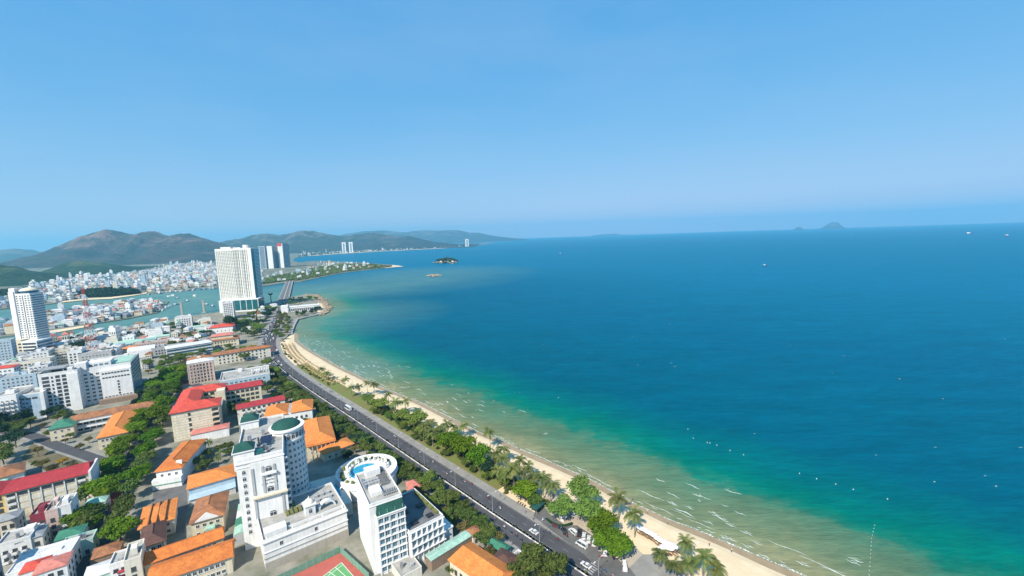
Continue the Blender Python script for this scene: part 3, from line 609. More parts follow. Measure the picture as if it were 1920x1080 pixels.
# ---- 2. podium hall: long blank cornice wall, roof court behind
PD = Bld('hotel_podium', 'long white two-storey hotel hall with stepped cornices beside the tennis court', 'hall', (493, 1018), (647, 957), None, 12.5, D=26, L=32.3)
PD.band(11.9, .6, .5); PD.band(7.6, .35, .3); PD.band(5.2, .3, .25, 'stone_base'); PD.box('plinth', 'stone_base', -.06, -.35, -.4, PD.L, 0, 3.6); PD.flat(.9, 'deck', 'trim', 0)
PD.box('side_house', 'wall_white', 1.0, 2.0, 12.5, 9, 6.5, 14.6)
for k in range(7): PD.box('planter', 'lawn', 10.5 + (k % 4) * 1.7, 12 + (k // 4) * 6, 12.52, 11.6 + (k % 4) * 1.7, 16.4 + (k // 4) * 6, 13.3)
for k in range(6): PD.box('roof_unit', 'iron_grey', 23 + (k % 3) * 2.6, 14 + (k // 3) * 4, 12.52, 24.5 + (k % 3) * 2.6, 15.4 + (k // 3) * 4, 13.8)
PD.box('balustrade', 'trim', 9.6, 3.0, 12.52, 31.6, 3.25, 13.6)
# little belvedere with dome, and scrolled arch wall
MB().box(17, 6, 12.4, 21, 10, 17).build('belvedere', 'wall_white', PD.root); MB().box(16.6, 5.6, 17, 21.4, 10.4, 17.5).build('cornice', 'trim', PD.root)
MB().dome(19, 8, 17.5, 2.1, 2.1, 2.0, 16, 5).build('dome', 'wall_warm', PD.root, smooth=True); MB().cyl(19, 8, 19.4, 20.8, .35, .05, 8).build('finial', 'trim', PD.root)
link('arched_window', win_mesh('arch'), PD.root, (19, 6, 13.6), 0, (1.3, 1, 1.6))
ab = MB()
for k in range(9):
    a0, a1 = math.pi * k / 9, math.pi * (k + 1) / 9
    for (r0_, r1_) in ((3.0, 3.7),): ab.face([(26 + r0_ * math.cos(a0), 7, 12.5 + r0_ * math.sin(a0)), (26 + r1_ * math.cos(a0), 7, 12.5 + r1_ * math.sin(a0)), (26 + r1_ * math.cos(a1), 7, 12.5 + r1_ * math.sin(a1)), (26 + r0_ * math.cos(a1), 7, 12.5 + r0_ * math.sin(a1))]); ab.face([(26 + r1_ * math.cos(a0), 7, 12.5 + r1_ * math.sin(a0)), (26 + r1_ * math.cos(a0), 9, 12.5 + r1_ * math.sin(a0)), (26 + r1_ * math.cos(a1), 9, 12.5 + r1_ * math.sin(a1)), (26 + r1_ * math.cos(a1), 7, 12.5 + r1_ * math.sin(a1))])
ab.build('arched_canopy', 'trim', PD.root)
for x in (1.5, 11, 22.6, 31): MB().cyl(x, .6, 13.4, 14.8, .35, .12, 8).build('finial', 'trim', PD.root)
for k in range(9): link('window', win_mesh('std'), PD.root, (3 + k * 3.3, 0, 8.6), 0, (1.2, 1, 1.8)) if k % 4 == 1 else None

# ---- 3. white slab tower with the green mansard and terraced wing
W = Bld('white_tower', 'white slab hotel tower with green mansard front and solar heaters on the roof', 'hotel', (692, 950), (753, 929), (642, 899), 29)
W.flat(.8, 'deck', clutter=0); W.band(28.4, .3, .2)
for z in (8.6, 11.5, 14.4, 17.3, 20.2, 23.1, 26.0): W.box('floor_line', 'trim', -.08, 0, z, 0, W.D, z + .22)
for f in range(9):
    z = 1.2 + f * 2.9; y0 = -1.2
    if f < 8:
        W.box('floor_slab', 'trim', 2.2, -2.2, z + 2.35, W.L + .6, 0, z + 2.6)
        for (xa, n, w) in ((2.9, 2, 1.9), (W.L - 5.2, 3, 1.7)):
            for k in range(n): link('window', win_mesh('blue'), W.root, (xa + .9 + k * (w + .12), -1.6, z + .1), 0, (w * .9, 1, 2.0))
for (xa, xb) in ((2.3, 7.0), (W.L - 5.6, W.L + .3)): W.box('bay', 'wall_white', xa, -1.6, -.4, xb, 0, 24.6)
for x in (2.2, 4.5, 6.9, W.L - 5.8, W.L - 3.0, W.L): W.box('pilaster', 'trim', x, -2.0, 0, x + .4, -1.6, 24.4)
for x, sgn in ((2.0, 0), (7.2, 0)):
    pass
mn_b = MB(); x0, x1, y0, y1 = 2.2, W.L + .5, -1.8, 0
mn_b.face([(x0, y0, 24.9), (x1, y0, 24.9), (x1 - .6, y1 + .1, 28.9), (x0 + .6, y1 + .1, 28.9)]); mn_b.face([(x1, y0, 24.9), (x1, 3.5, 24.9), (x1 - .6, 3.5, 28.9), (x1 - .6, y1 + .1, 28.9)]); mn_b.face([(x0, 0, 24.9), (x0, y0, 24.9), (x0 + .6, y1 + .1, 28.9)])
mn_b.build('mansard_roof', 'tile_slategreen', W.root); W.box('mansard_cornice', 'trim', x0 - .3, y0 - .5, 24.5, x1 + .4, 0, 24.9)
for k in range(4): W.box('mansard_rib', 'tin_mint', x0 + 1 + k * 3.0, y0 + .15, 24.95, x0 + 1.15 + k * 3.0, y0 + .25, 26.6)
for f in range(8):
    for y in (4, 9, 14, 19, 23): link('window', win_mesh('blue'), W.root, (W.L, y, 2.0 + f * 3.0), math.pi / 2, (1.6, 1, 1.7))
for k in range(4):
    sp = MB()
    for j in range(9): sp.tube([(j * .42, 0, 0), (j * .42, 1.9, .8)], .14, 5)
    sp.tube([(-.2, 1.9, .95), (3.6, 1.9, .95)], .28, 7); o = sp.build('solar_heater', 'deck_dark', W.root); o.location = (W.L - 5.0, 11 + k * 3.0, 29.05)
for k in range(12): o = MB().tube([(0, 0, .4), (0, .1, 1.5)], .3, 8).build('roof_fan', 'steel', W.root); o.location = (W.L - 6 + (k % 6) * .95, 3.4 + (k // 6) * 1.6, 29.02)
W.box('plant_room', 'wall_white', 2.2, 5.5, 29, 6.4, 11, 30.6); W.box('duct', 'steel', 1.4, 12, 29, 2.2, 20, 29.8); W.box('stair_house', 'wall_white', 3.5, 20.5, 29, 9.5, 25, 32)
for k in range(10): o = W.box('air_conditioner', 'iron_grey', 1.6 + (k % 5) * 1.3, 14.5 + (k // 5) * 2.2, 29, 2.6 + (k % 5) * 1.3, 15.3 + (k // 5) * 2.2, 30)
WG = Bld('terraced_wing', 'low white hotel wing with grey roof terrace and glazed balconies', 'hotel wing', (768, 1000), (831, 968), None, 14, D=26)
WG.flat(.8, 'deck_dark', 'trim', 0, seed=3); WG.band(13.4, .5, .4)
for f in range(3):
    WG.box('floor_slab', 'trim', -.2, -1.2, 4.0 + f * 3.4, WG.L + .3, 0, 4.3 + f * 3.4)
    for k in range(6): link('window', win_mesh('blue'), WG.root, (1.6 + k * 2.4, 0, 4.7 + f * 3.4 - (0)), 0, (1.7, 1, 2.2))
for k in range(7): WG.box('pilaster', 'trim', k * 2.42 + .1, -.9, 0, k * 2.42 + .5, -.02, 13.4)
WG.rowwin('R', 8, 3, 4.6, 3.2, 1.6, 2.0, 'blue')
WG.box('lower_bay', 'wall_white', WG.L, .8, -.4, WG.L + 4.6, 18, 6.4); WG.box('bay_cornice', 'trim', WG.L, .5, 6.4, WG.L + 4.9, 18.3, 7.0)
for k in range(4): o = WG.box('terrace_parasol', 'dark_metal', 3 + (k % 2) * 7, 3 + (k // 2) * 9, 14.02, 5.6 + (k % 2) * 7, 5.4 + (k // 2) * 9, 14.6)
for k in range(5): WG.box('planter', 'lawn', WG.L - 1.6, 3 + k * 4.2, 14.02, WG.L - .5, 6.4 + k * 4.2, 15.1)

# ---- 4. roof court between the towers and the pool rotunda
ct = H.P(L + .2, 2); 
RO = thing('pool_rotunda', 'round white pool terrace with a colonnaded ring around the blue pool', 'pool terrace', (*G(688, 882, 8).to_2d(), 0), H.ang)
rc = MB().cyl(0, 0, -.4, 8.0, 15.5, n=48); rc.build('drum_wall', 'wall_white', RO); MB().cyl(0, 0, 7.9, 8.03, 15.0, n=48).build('terrace_floor', 'wall_warm', RO)
def ring(r0, r1, z0, z1, n=48, e=1.0, arc=(0, 360)):
    b = MB()
    for k in range(n):
        a0, a1 = R(arc[0] + (arc[1] - arc[0]) * k / n), R(arc[0] + (arc[1] - arc[0]) * (k + 1) / n); q = [(math.cos(a0), math.sin(a0) * e), (math.cos(a1), math.sin(a1) * e)]
        i = len(b.v); b.v += [(q[j][0] * r, q[j][1] * r, z) for j in (0, 1) for r in (r0, r1) for z in (z0, z1)]
        for f in ((0, 1, 5, 4), (2, 6, 7, 3), (1, 3, 7, 5), (0, 4, 6, 2)): b.f.append(tuple(i + t for t in f)); b.m.append(0)
    return b
ring(14.7, 15.7, 8.0, 9.2).build('parapet', 'trim', RO); ring(15.5, 16.0, 6.2, 6.8).build('cornice', 'trim', RO)
MB().cyl(-1, 0, 8.0, 8.06, 7.6, n=40).build('pool_water', 'pool_water', RO); ring(8.8, 9.4, 8.0, 8.3, 48).build('pool_rim', 'trim', RO)
cr_o = ring(9.5, 10.5, 11.2, 11.6, 48, arc=(-20, 200)); o = cr_o.build('colonnade_beam', 'trim', RO)
for k in range(15): a = R(-20 + 220 * k / 14); o = MB().cyl(10.0 * math.cos(a), 10.0 * math.sin(a), 8.0, 11.2, .35, .3, 8).build('column', 'trim', RO)
for k in range(14): a = R(20 + 16 * k); o = MB().cyl(12.8 * math.cos(a), 12.8 * math.sin(a), 8.0, 9.0 + (k % 3) * .5, 1.0, .6, 7).build('planter_shrub', 'lawn', RO)
OCC.append((Vector(RO.location[:2]), Vector((1, 0)), Vector((0, 1)), 15.5, 15.5))
# paved hotel court with reflecting basin
CT = Bld('hotel_court', 'shaded pale paved roof court between the hotel towers', 'court', org=H.P(H.L + .3, 2.2).to_2d(), L=26, D=30, ang=math.degrees(H.ang), h=6.2, wall='wall_warm')
for k in range(6): CT.box('planter', 'lawn', 10 + (k % 2) * 5, 6 + (k // 2) * 6, 6.2, 12.4 + (k % 2) * 5, 9.5 + (k // 2) * 6, 7.0)
CT.box('basin', 'pool_water', 17.5, 8, 6.2, 22, 20, 6.3)
for k in range(9): o = CT.box('garden_table', 'trim', 5 + (k % 3) * 2.2, 21 + (k // 3) * 2.4, 6.2, 6.3 + (k % 3) * 2.2, 22.3 + (k // 3) * 2.4, 7.0)

# ---- 5. tennis court
tc_ = GP([(520, 1092), (638, 1036), (692, 1086), (610, 1120)], 0.2)
fill('tennis_ground', tc_, 0.02, 'court_red')
tg = GP([(592, 1090), (640, 1054), (668, 1086), (640, 1108)], 0.2); fill('tennis_court', tg, 0.03, 'court_green')
a_, b_, c_, d_ = tg
tl = MB()
def tline(p, q, w=.09):
    t = (q - p).normalized(); n = Vector((t.y, -t.x)) * w; tl.face([(p.x - n.x, p.y - n.y, .036), (p.x + n.x, p.y + n.y, .036), (q.x + n.x, q.y + n.y, .036), (q.x - n.x, q.y - n.y, .036)])
for p, q in ((a_, b_), (b_, c_), (a_.lerp(b_, .5), d_.lerp(c_, .5)), (a_.lerp(d_, .12), b_.lerp(c_, .12)), (a_.lerp(d_, .88), b_.lerp(c_, .88)), (a_.lerp(b_, .25), d_.lerp(c_, .25)), (a_.lerp(b_, .75), d_.lerp(c_, .75)), (a_, d_), (d_, c_)): tline(p, q)
o = tl.build('court_marking', 'white_paint'); o['kind'] = 'structure'
FN = thing('court_fence', 'green mesh fence on posts along the back of the tennis court', 'fence', (*tc_[0], 0), 0)
fa, fb_ = Vector((0, 0)), (tc_[1] - tc_[0]); fc = tc_[2] - tc_[0]
mat('fence_mesh', (0.10, 0.24, 0.17), .8, (0.16, 0.30, 0.22), .8)
def fence_run(p, q):
    n = int((q - p).length / 2.6); 
    for k in range(n + 1): c = p.lerp(q, k / n); MB().cyl(c.x, c.y, 0, 3.2, .06, n=6).build('post', 'iron_grey', FN)
    for k in range(n):
        c, e_ = p.lerp(q, k / n), p.lerp(q, (k + 1) / n); b = MB()
        t = (e_ - c).normalized(); nn = Vector((t.y, -t.x)) * .02
        b.prism([(c.x - nn.x, c.y - nn.y), (c.x + nn.x, c.y + nn.y), (e_.x + nn.x, e_.y + nn.y), (e_.x - nn.x, e_.y - nn.y)][::-1], .1, 3.0); b.build('mesh_panel', 'fence_mesh', FN)
fence_run(fa, fb_); fence_run(fb_, fc)
OCC.append(((tc_[0] + tc_[1] + tc_[2]) / 3, Vector((1, 0)), Vector((0, 1)), 16, 16))
# ---- 6. tiled houses and halls around the hotel
def hall(name, label, A, B, C, h, wall, roof, rise, nF=0, nR=0, nL=0, floors=1, over=.8, inset=None, kind='std', w=1.3, wh=1.5, **k):
    b = Bld(name, label, 'building', A, B, C, h, wall, **k); b.hip(roof, rise, over, inset)
    dz = (h - .6) / floors; z0 = dz * .35
    if nF: b.rowwin('F', nF, floors, z0, dz, w, min(wh, dz * .6), kind)
    if nR: b.rowwin('R', nR, floors, z0, dz, w, min(wh, dz * .6), kind)
    if nL: b.rowwin('L', nL, floors, z0, dz, w, min(wh, dz * .6), kind)
    b.band(h - .35, .35, .35, 'trim', 'eave_trim'); return b
b = hall('office_house', 'white three-storey house with orange hipped roof beside the tree-lined street', (292, 885), (340, 877), (303, 830), 9, 'wall_white', 'tile_orange', 3.0, 3, 0, 8, 2, D=36)
b.box('lower_storey', 'wall_white', -1.2, -3, -.4, b.L + .5, 0, 5.4); b.box('roof_sign', 'trim', b.L - 3.4, 3, 10.0, b.L - .6, 3.6, 12.2); b.box('canopy', 'tin_mint', -1.2, -3.4, 2.6, b.L + .5, -3.0, 3.0)
b = hall('blue_hall', 'light blue walled hall under a long orange roof, left of the domed hotel', (353, 917), (440, 892), (355, 893), 7, 'wall_blue', 'tile_bright', 2.6, 9, 0, 0, 1, w=.9, wh=1.0)
b.box('lean_to', 'tin_white', 0.2, -5.5, -.3, b.L - .2, 0, 3.4); b.box('veranda_roof', 'wall_blue', 0, -6, 3.4, b.L, 0, 3.6)
b = hall('pediment_house', 'old terracotta-roofed house with a white gable pediment', (358, 982), (418, 965), (387, 933), 8, 'wall_cream', 'tile_old', 3.6, 4, 0, 3, 2)
pb = MB(); pb.v += [(1.5, -.9, 8.3), (b.L - 1.5, -.9, 8.3), (b.L / 2, -.9, 11.6), (1.5, -.3, 8.3), (b.L - 1.5, -.3, 8.3), (b.L / 2, -.3, 11.6)]; pb.f += [(0, 1, 2), (5, 4, 3), (0, 2, 5, 3), (1, 4, 5, 2), (0, 3, 4, 1)]; pb.m += [0] * 5; pb.build('pediment', 'wall_white', b.root)
b.box('roof_tank', 'tin_mint', b.L * .45, -4, -.3, b.L * .75, -.9, 5.5)
b = hall('court_house', 'low house with a flat orange roof and rooftop frame, by the shady street', (262, 992), (325, 972), (280, 950), 7, 'wall_warm', 'tile_bright', 1.3, 4, 0, 4, 2)
for k in range(3): b.box('roof_rib', 'tile_old', b.L * (.25 + k * .25) - .15, -.6, 7.3, b.L * (.25 + k * .25) + .15, b.D + .5, 8.7)
b = hall('dark_roof_house', 'small house with a dark brown hipped roof, next to the long orange roofs', (265, 1028), (307, 1013), (270, 990), 7, 'wall_cream', 'tile_brown', 2.6, 3, 2, 0, 2)
b = hall('long_hall', 'long narrow hall with an orange tiled roof, upper of the two', (270, 1060), (417, 1008), (270, 1040), 7, 'wall_cream', 'tile_orange', 2.2, 12, 0, 0, 2, inset=0.5)
b = hall('long_hall', 'long narrow hall with an orange tiled roof at the bottom edge of the picture', (277, 1097), (434, 1043), (277, 1070), 7, 'wall_cream', 'tile_orange', 2.4, 12, 0, 0, 2, inset=0.5, D=11)
b = Bld('service_strip', 'narrow service building with mint tin roofs against the domed hotel', 'building', (437, 1005), None, None, 5, 'wall_grey', L=5, D=26, ang=28)
for k, m in enumerate(('tin_mint', 'tin_green', 'tin_white', 'tin_mint')): MB().hip(.1, k * 6.4, 5, 4.9, k * 6.4 + 6.2, .7, 0).build('roof_bay', m, b.root)
b = hall('gabled_pavilion', 'orange-roofed open pavilion house behind the domed hotel', (576, 835), (627, 823), (571, 781), 9, 'wall_cream', 'tile_bright', 3.6, 5, 0, 0, 1, D=40)
for k in range(7): b.box('porch_column', 'wall_cream', k * b.L / 6.2, -2.2, 0, k * b.L / 6.2 + .4, -1.8, 8.6)
b.box('porch_roof', 'tile_bright', -.6, -2.5, 8.55, b.L + .6, 0, 9.0)
b = hall('garden_pavilion', 'small orange-roofed pavilion between trees above the pool terrace', (607, 852), (662, 832), None, 5, 'wall_cream', 'tile_bright', 2.0, 4, 0, 0, 1, D=11)
b = hall('kiosk_pavilion', 'little pyramid-roofed brown kiosk under trees right of the pool terrace', (766, 918), (788, 913), None, 3.6, 'wall_brown', 'tin_pink', 2.6, 2, 0, 0, 1, D=6.5)

# ---- 7. red-roofed school round a court
S = Bld('red_school', 'cream five-storey school with bright red tin roofs round a grey court', 'school', (320, 776), (410, 759), None, 20, 'wall_cream', D=16)
S.hip('tin_red', 3.2, 1.0)
for f in range(5):
    S.box('floor_band', 'wall_warm', -.1, -.14, 3.6 + f * 3.7, S.L * .86, 0, 4.0 + f * 3.7)
    link('window', win_mesh('dark'), S.root, (S.L * .36, 0, 1.6 + f * 3.7), 0, (1.5, 1, 1.9))
    for k in range(4): S.box('louvre_panel', 'wall_warm', 1.2 + k * 2.1, -.1, 1.4 + f * 3.7, 2.8 + k * 2.1, 0, 2.6 + f * 3.7)
    for k in range(5): S.box('louvre_panel', 'wall_warm', S.L * .42 + k * 2.1, -.1, 1.4 + f * 3.7, S.L * .42 + 1.6 + k * 2.1, 0, 2.6 + f * 3.7)
    link('balcony', bal_mesh('wall_cream'), S.root, (S.L - 2.4, 0, 1.0 + f * 3.7), 0, (4.2, 1, 1)); link('window', win_mesh('dark'), S.root, (S.L - 2.4, 0, 1.3 + f * 3.7), 0, (3.4, 1, 2.2))
S.box('wing_wall', 'wall_cream', 0, 16, -.4, 13, 46, 19); MB().hip(0, 16, 19, 13, 50, 3.2, None, 0, .8).build('wing_roof', 'tin_red', S.root)
S.box('back_wall', 'wall_cream', 0, 46, -.4, 27, 60, 18); MB().hip(0, 46, 18.2, 27, 60, 3.2, None, 0, .9).build('back_roof', 'tin_red', S.root)
S.box('far_wall', 'wall_cream', 27, 47, -.4, 52, 58, 15.5); MB().hip(27, 47, 15.5, 53, 58, 2.6, 1.5, 0, .8).build('far_roof', 'tin_crimson', S.root)
for f in range(4):
    for k in range(7): link('window', win_mesh('dark'), S.root, (29 + k * 3.3, 47, 1.5 + f * 3.6), 0, (2.2, 1, 1.7))
    for k in range(7): link('window', win_mesh('dark'), S.root, (13, 18 + k * 4, 3 + f * 4), math.pi / 2, (2.0, 1, 1.7))
    for k in range(3): link('window', win_mesh('dark'), S.root, (15 + k * 4, 46, 3 + f * 4), 0, (2.4, 1, 1.9))
    for k in range(9): link('window', win_mesh('std'), S.root, (0, 5 + k * 5.5, 2.5 + f * 4.2), -math.pi / 2, (1.6, 1, 1.6))
S.box('roof_lantern', 'tin_grey', 14, 22, 12, 26.6, 42, 12.6); S.box('corner_tower', 'wall_cream', 22.5, 36, -.4, 28, 44, 19.6)
S.box('front_annexe', 'wall_white', S.L - 16, -10.5, -.4, S.L + 5, -1.6, 6.0); MB().hip(S.L - 16, -10.5, 6.0, S.L + 5, -1.6, 1.0, None, 0, .4).build('annexe_roof', 'tin_pink', S.root)
OCC.append((S.P(13, 38).to_2d(), Vector((math.cos(S.ang), math.sin(S.ang))), Vector((-math.sin(S.ang), math.cos(S.ang))), 14, 24))

# ---- 8. twin orange hips and crimson wing
b = Bld('crimson_wing', 'cream two-storey wing with a long crimson roof behind the domed hotel', 'building', (444, 768), None, None, 12, 'wall_warm', L=31, D=11, ang=33)
b.hip('tin_crimson', 1.6, .6, 0.6); b.rowwin('F', 8, 3, 1.4, 3.8, 1.6, 2.0, 'dark', bal='wall_white')
b = Bld('twin_hip_house', 'white house under two bright orange hipped roofs beside the boulevard trees', 'building', (496, 783), (584, 771), None, 11, 'wall_white', D=21, ang=24)
b.hip('tile_bright', 3.6, .7, None, 0, 0, b.L * .46, b.D); b.hip('tile_bright', 3.6, .7, None, b.L * .56, 0, b.L, b.D); b.rowwin('F', 8, 2, 2, 4.2, 1.3, 1.5, 'dark'); b.box('link_roof', 'deck', b.L * .46, 1, 11, b.L * .56, b.D - 1, 11.3)

# ---- 9. pink block, blue glazed block and the low orange roofs beyond
b = Bld('pink_block', 'pink and cream six-storey block with a worn tin roof, beyond the red school', 'building', (350, 684), (395, 676), None, 20, 'wall_pink', D=26, ang=36, L=21)
b.flat(.6, 'deck', 'wall_warm', 2); b.hip('tin_white', 2.0, .5, None, .3, .3, b.L - .3, b.D * .5, 20.4); b.hip('tile_old', 2.0, .4, None, .3, b.D * .52, b.L - .3, b.D - .3, 20.4); b.rowwin('F', 7, 6, 1.4, 3.1, 1.2, 1.6, 'dark'); b.rowwin('R', 6, 6, 1.4, 3.1, 1.2, 1.6, 'dark')
for k in range(8): b.box('pilaster', 'wall_cream', .3 + k * (b.L - .9) / 7, -.22, 0, .6 + k * (b.L - .9) / 7, 0, 19)
b = Bld('blue_block', 'pale blue flat-roofed block with a white rooftop pergola, near the boulevard', 'building', (412, 716), None, None, 13, 'wall_blue', L=38, D=30, ang=31)
b.flat(.9, 'deck', 'wall_white', 6, 2); b.rowwin('F', 9, 3, 1.6, 3.8, 2.2, 1.8, 'blue'); b.rowwin('R', 7, 3, 1.6, 3.8, 2.0, 1.8, 'blue')
for k in range(7): b.box('pergola_beam', 'trim', b.L - 14 + k * 2, 6, 15.4, b.L - 13.6 + k * 2, 16, 15.8)
for (x, y) in ((b.L - 14, 6), (b.L - 2, 6), (b.L - 14, 15.5), (b.L - 2, 15.5)): b.box('pergola_post', 'trim', x, y, 13, x + .4, y + .4, 15.4)
b = hall('long_orange_block', 'three-storey building with a long pale orange roof, behind the blue block', (398, 668), (462, 655), None, 11, 'wall_warm', 'tile_old', 2.2, 12, 3, 0, 3, kind='dark', D=14, ang=36, L=56)
b.box('roof_stripe', 'tile_bright', 30, -.9, 11.4, 56.5, 1.5, 12.2)
b = hall('ornate_villa', 'cream colonnaded villa with stepped terracotta roofs among trees', (385, 642), (447, 634), None, 9, 'wall_cream', 'tile_old', 2.2, 10, 4, 0, 2, kind='dark', D=24, ang=30, L=36)
b.box('upper_storey', 'wall_cream', 6, 5, 9, b.L - 6, 20, 14); MB().hip(6, 5, 14, b.L - 6, 20, 2.6, None, 0, .9).build('upper_roof', 'tin_pink', b.root)
b = hall('pink_roof_hall', 'hall with a bright pink tin roof in the trees below the tall tower', (392, 616), (427, 612), None, 9, 'wall_white', 'tin_red', 3.5, 5, 3, 0, 1, D=26, ang=24, L=30)
b = Bld('banded_office', 'low curved-roof white office with dark window bands near the park', 'office', (312, 655), None, None, 13, 'wall_grey', L=44, D=20, ang=42)
b.hip('tin_white', 1.6, .8, 3.0)
for f in range(3): b.box('window_band', 'glass_blue', .5, -.06, 2.0 + f * 3.7, b.L - .5, 0, 4.0 + f * 3.7); b.box('floor_slab', 'trim', -.3, -.5, 4.1 + f * 3.7, b.L + .3, 0, 4.6 + f * 3.7); b.box('window_band', 'glass_blue', b.L, .5, 2.0 + f * 3.7, b.L + .06, b.D - .5, 4.0 + f * 3.7)
b = hall('green_roof_hall', 'wide low hall with a green tin roof behind the radio mast', (208, 650), (262, 641), None, 8, 'wall_white', 'tin_mint', 2.6, 6, 0, 0, 1, D=34, ang=33, L=42)
b = hall('orange_gable', 'small orange-roofed house beside the green tin hall', (222, 658), None, None, 9, 'wall_cream', 'tile_bright', 2.6, 4, 0, 0, 2, D=14, ang=33, L=20)
b = Bld('round_roof_hall', 'hall with a white rounded vault roof behind the big white hotels', 'hall', (238, 662), None, None, 8, 'wall_white', L=26, D=18, ang=33)
vb = MB(); n = 8
for k in range(n):
    a0, a1 = math.pi * k / n, math.pi * (k + 1) / n; f = lambda a: (b.D / 2 - b.D / 2 * math.cos(a), 8 + 4.5 * math.sin(a))
    (y0, z0), (y1, z1) = f(a0), f(a1); vb.face([(0, y0, z0), (b.L, y0, z0), (b.L, y1, z1), (0, y1, z1)]); vb.face([(b.L, y0, z0), (b.L, b.D / 2, 8), (b.L, y1, z1)]); vb.face([(0, y0, z0), (0, y1, z1), (0, b.D / 2, 8)])
vb.build('vault_roof', 'tin_white', b.root)

# ---- 10. the big white hotels at the left
b = Bld('white_hotel', 'big white ten-storey hotel with a blank front and a glazed east side', 'hotel', org=G(152, 762).to_2d(), L=35, D=40, ang=33, h=31); wa = b
b.flat(1.0, 'deck', None, 6, 5); b.box('front_block', 'wall_white', 15, -3.2, -.4, b.L + .02, 0, 28); b.box('plinth_terrace', 'wall_brown', 13, -8, -.4, b.L + 3, -3.2, 4.0)
b.box('lift_tower', 'wall_white', -.1, -1, 31, 7, 6, 37); b.box('roof_stage', 'wall_white', 7, 2, 31, 22, 14, 35.5); b.box('green_roof', 'tin_mint', 22, 4, 31, b.L - .6, 30, 32.4)
for k in range(4): link('window', win_mesh('blue'), b.root, (9 + k * 3.4, 2, 32.4), 0, (2.4, 1, 1.6))
b.rowwin('F', 3, 8, 3.0, 3.2, 2.1, 1.5, 'std', 3.6, b.L - 15); 
for f in range(9): link('window', win_mesh('dark'), b.root, (1.8, 0, 2.4 + f * 3.1), 0, (1.2, 1, 1.3))
for z in (25.2, 21.4):
    for k in range(9): link('window', win_mesh('dark'), b.root, (17 + k * 2.0, -3.2, z), 0, (1.3, 1, .9))
for f in range(5): link('window', win_mesh('dark'), b.root, (26, -3.2, 6.4 + f * 2.6), 0, (1.1, 1, 1.3))
for k in range(8): link('window', win_mesh('std'), b.root, (17 + k * 2.3, -3.2, 1.6 + 3), 0, (1.6, 1, 1.0))
for f in range(10): b.box('glazing_band', 'glass_teal', b.L, 1, 1.4 + f * 3.0, b.L + .08, b.D - 1, 3.4 + f * 3.0)
for k in range(13): b.box('glazing_mullion', 'iron_grey', b.L, 1 + k * 3.15, .2, b.L + .2, 1.25 + k * 3.15, 31)
for k in range(3): b.box('entrance_tier', 'glass_blue', b.L, 4 + k * 4, -.4, b.L + 9 - k * 2.6, b.D - 6, 2.2 + k * 2.2); b.box('tier_roof', 'tin_grey', b.L, 3.6 + k * 4, 2.2 + k * 2.2, b.L + 9.5 - k * 2.6, b.D - 5.6, 2.6 + k * 2.2)
b = Bld('white_hotel', 'white hotel tower with dark window rows and a blank strip, second of the white cluster', 'hotel', org=G(83, 779).to_2d(), L=23, D=24, ang=31, h=33)
b.flat(1.0, 'deck_dark', None, 5, 8); b.rowwin('F', 1, 9, 4.5, 3.1, 3.6, 1.8, 'dark', 1.6, b.L - 6.4); b.rowwin('F', 1, 9, 4.5, 3.1, 1.0, 1.4, 'dark', 6.6, b.L - 9); b.rowwin('F', 2, 9, 4.5, 3.1, 2.3, 1.8, 'dark', 9.2, 6.4)
b.box('front_fin', 'wall_white', b.L - 6, -.6, -.4, b.L + .02, 0, 31.6); b.rowwin('R', 4, 9, 4.5, 3.1, 1.2, 1.2, 'std'); b.box('ledge', 'frame_dark', 8, -.3, 1.8, 15, 0, 2.3)
b.box('roof_canopy', 'tin_grey', -1, 2, 36, 15, 15, 36.3)
for (x, y) in ((-.4, 2.4), (14, 2.4), (-.4, 14), (14, 14)): b.box('canopy_post', 'iron_grey', x, y, 33, x + .4, y + .4, 36)
b = Bld('grey_hotel', 'pale grey-blue five-storey hotel in front of the white cluster, tree at its foot', 'hotel', org=G(25, 792).to_2d(), L=17, D=17, ang=28, h=20, wall='wall_blue')
b.flat(.9, 'deck', 'wall_white', 3, 4); b.rowwin('F', 4, 1, 16.4, 3, 2.6, 1.2, 'dark'); b.rowwin('F', 4, 4, 4, 3.0, 1.0, 1.0, 'dark', 4.6, 5, skip=lambda i, f: (i * 3 + f * 5) % 4 == 0)
b.box('side_fin', 'wall_white', b.L, -.3, -.4, b.L + 2.2, 9, 21)
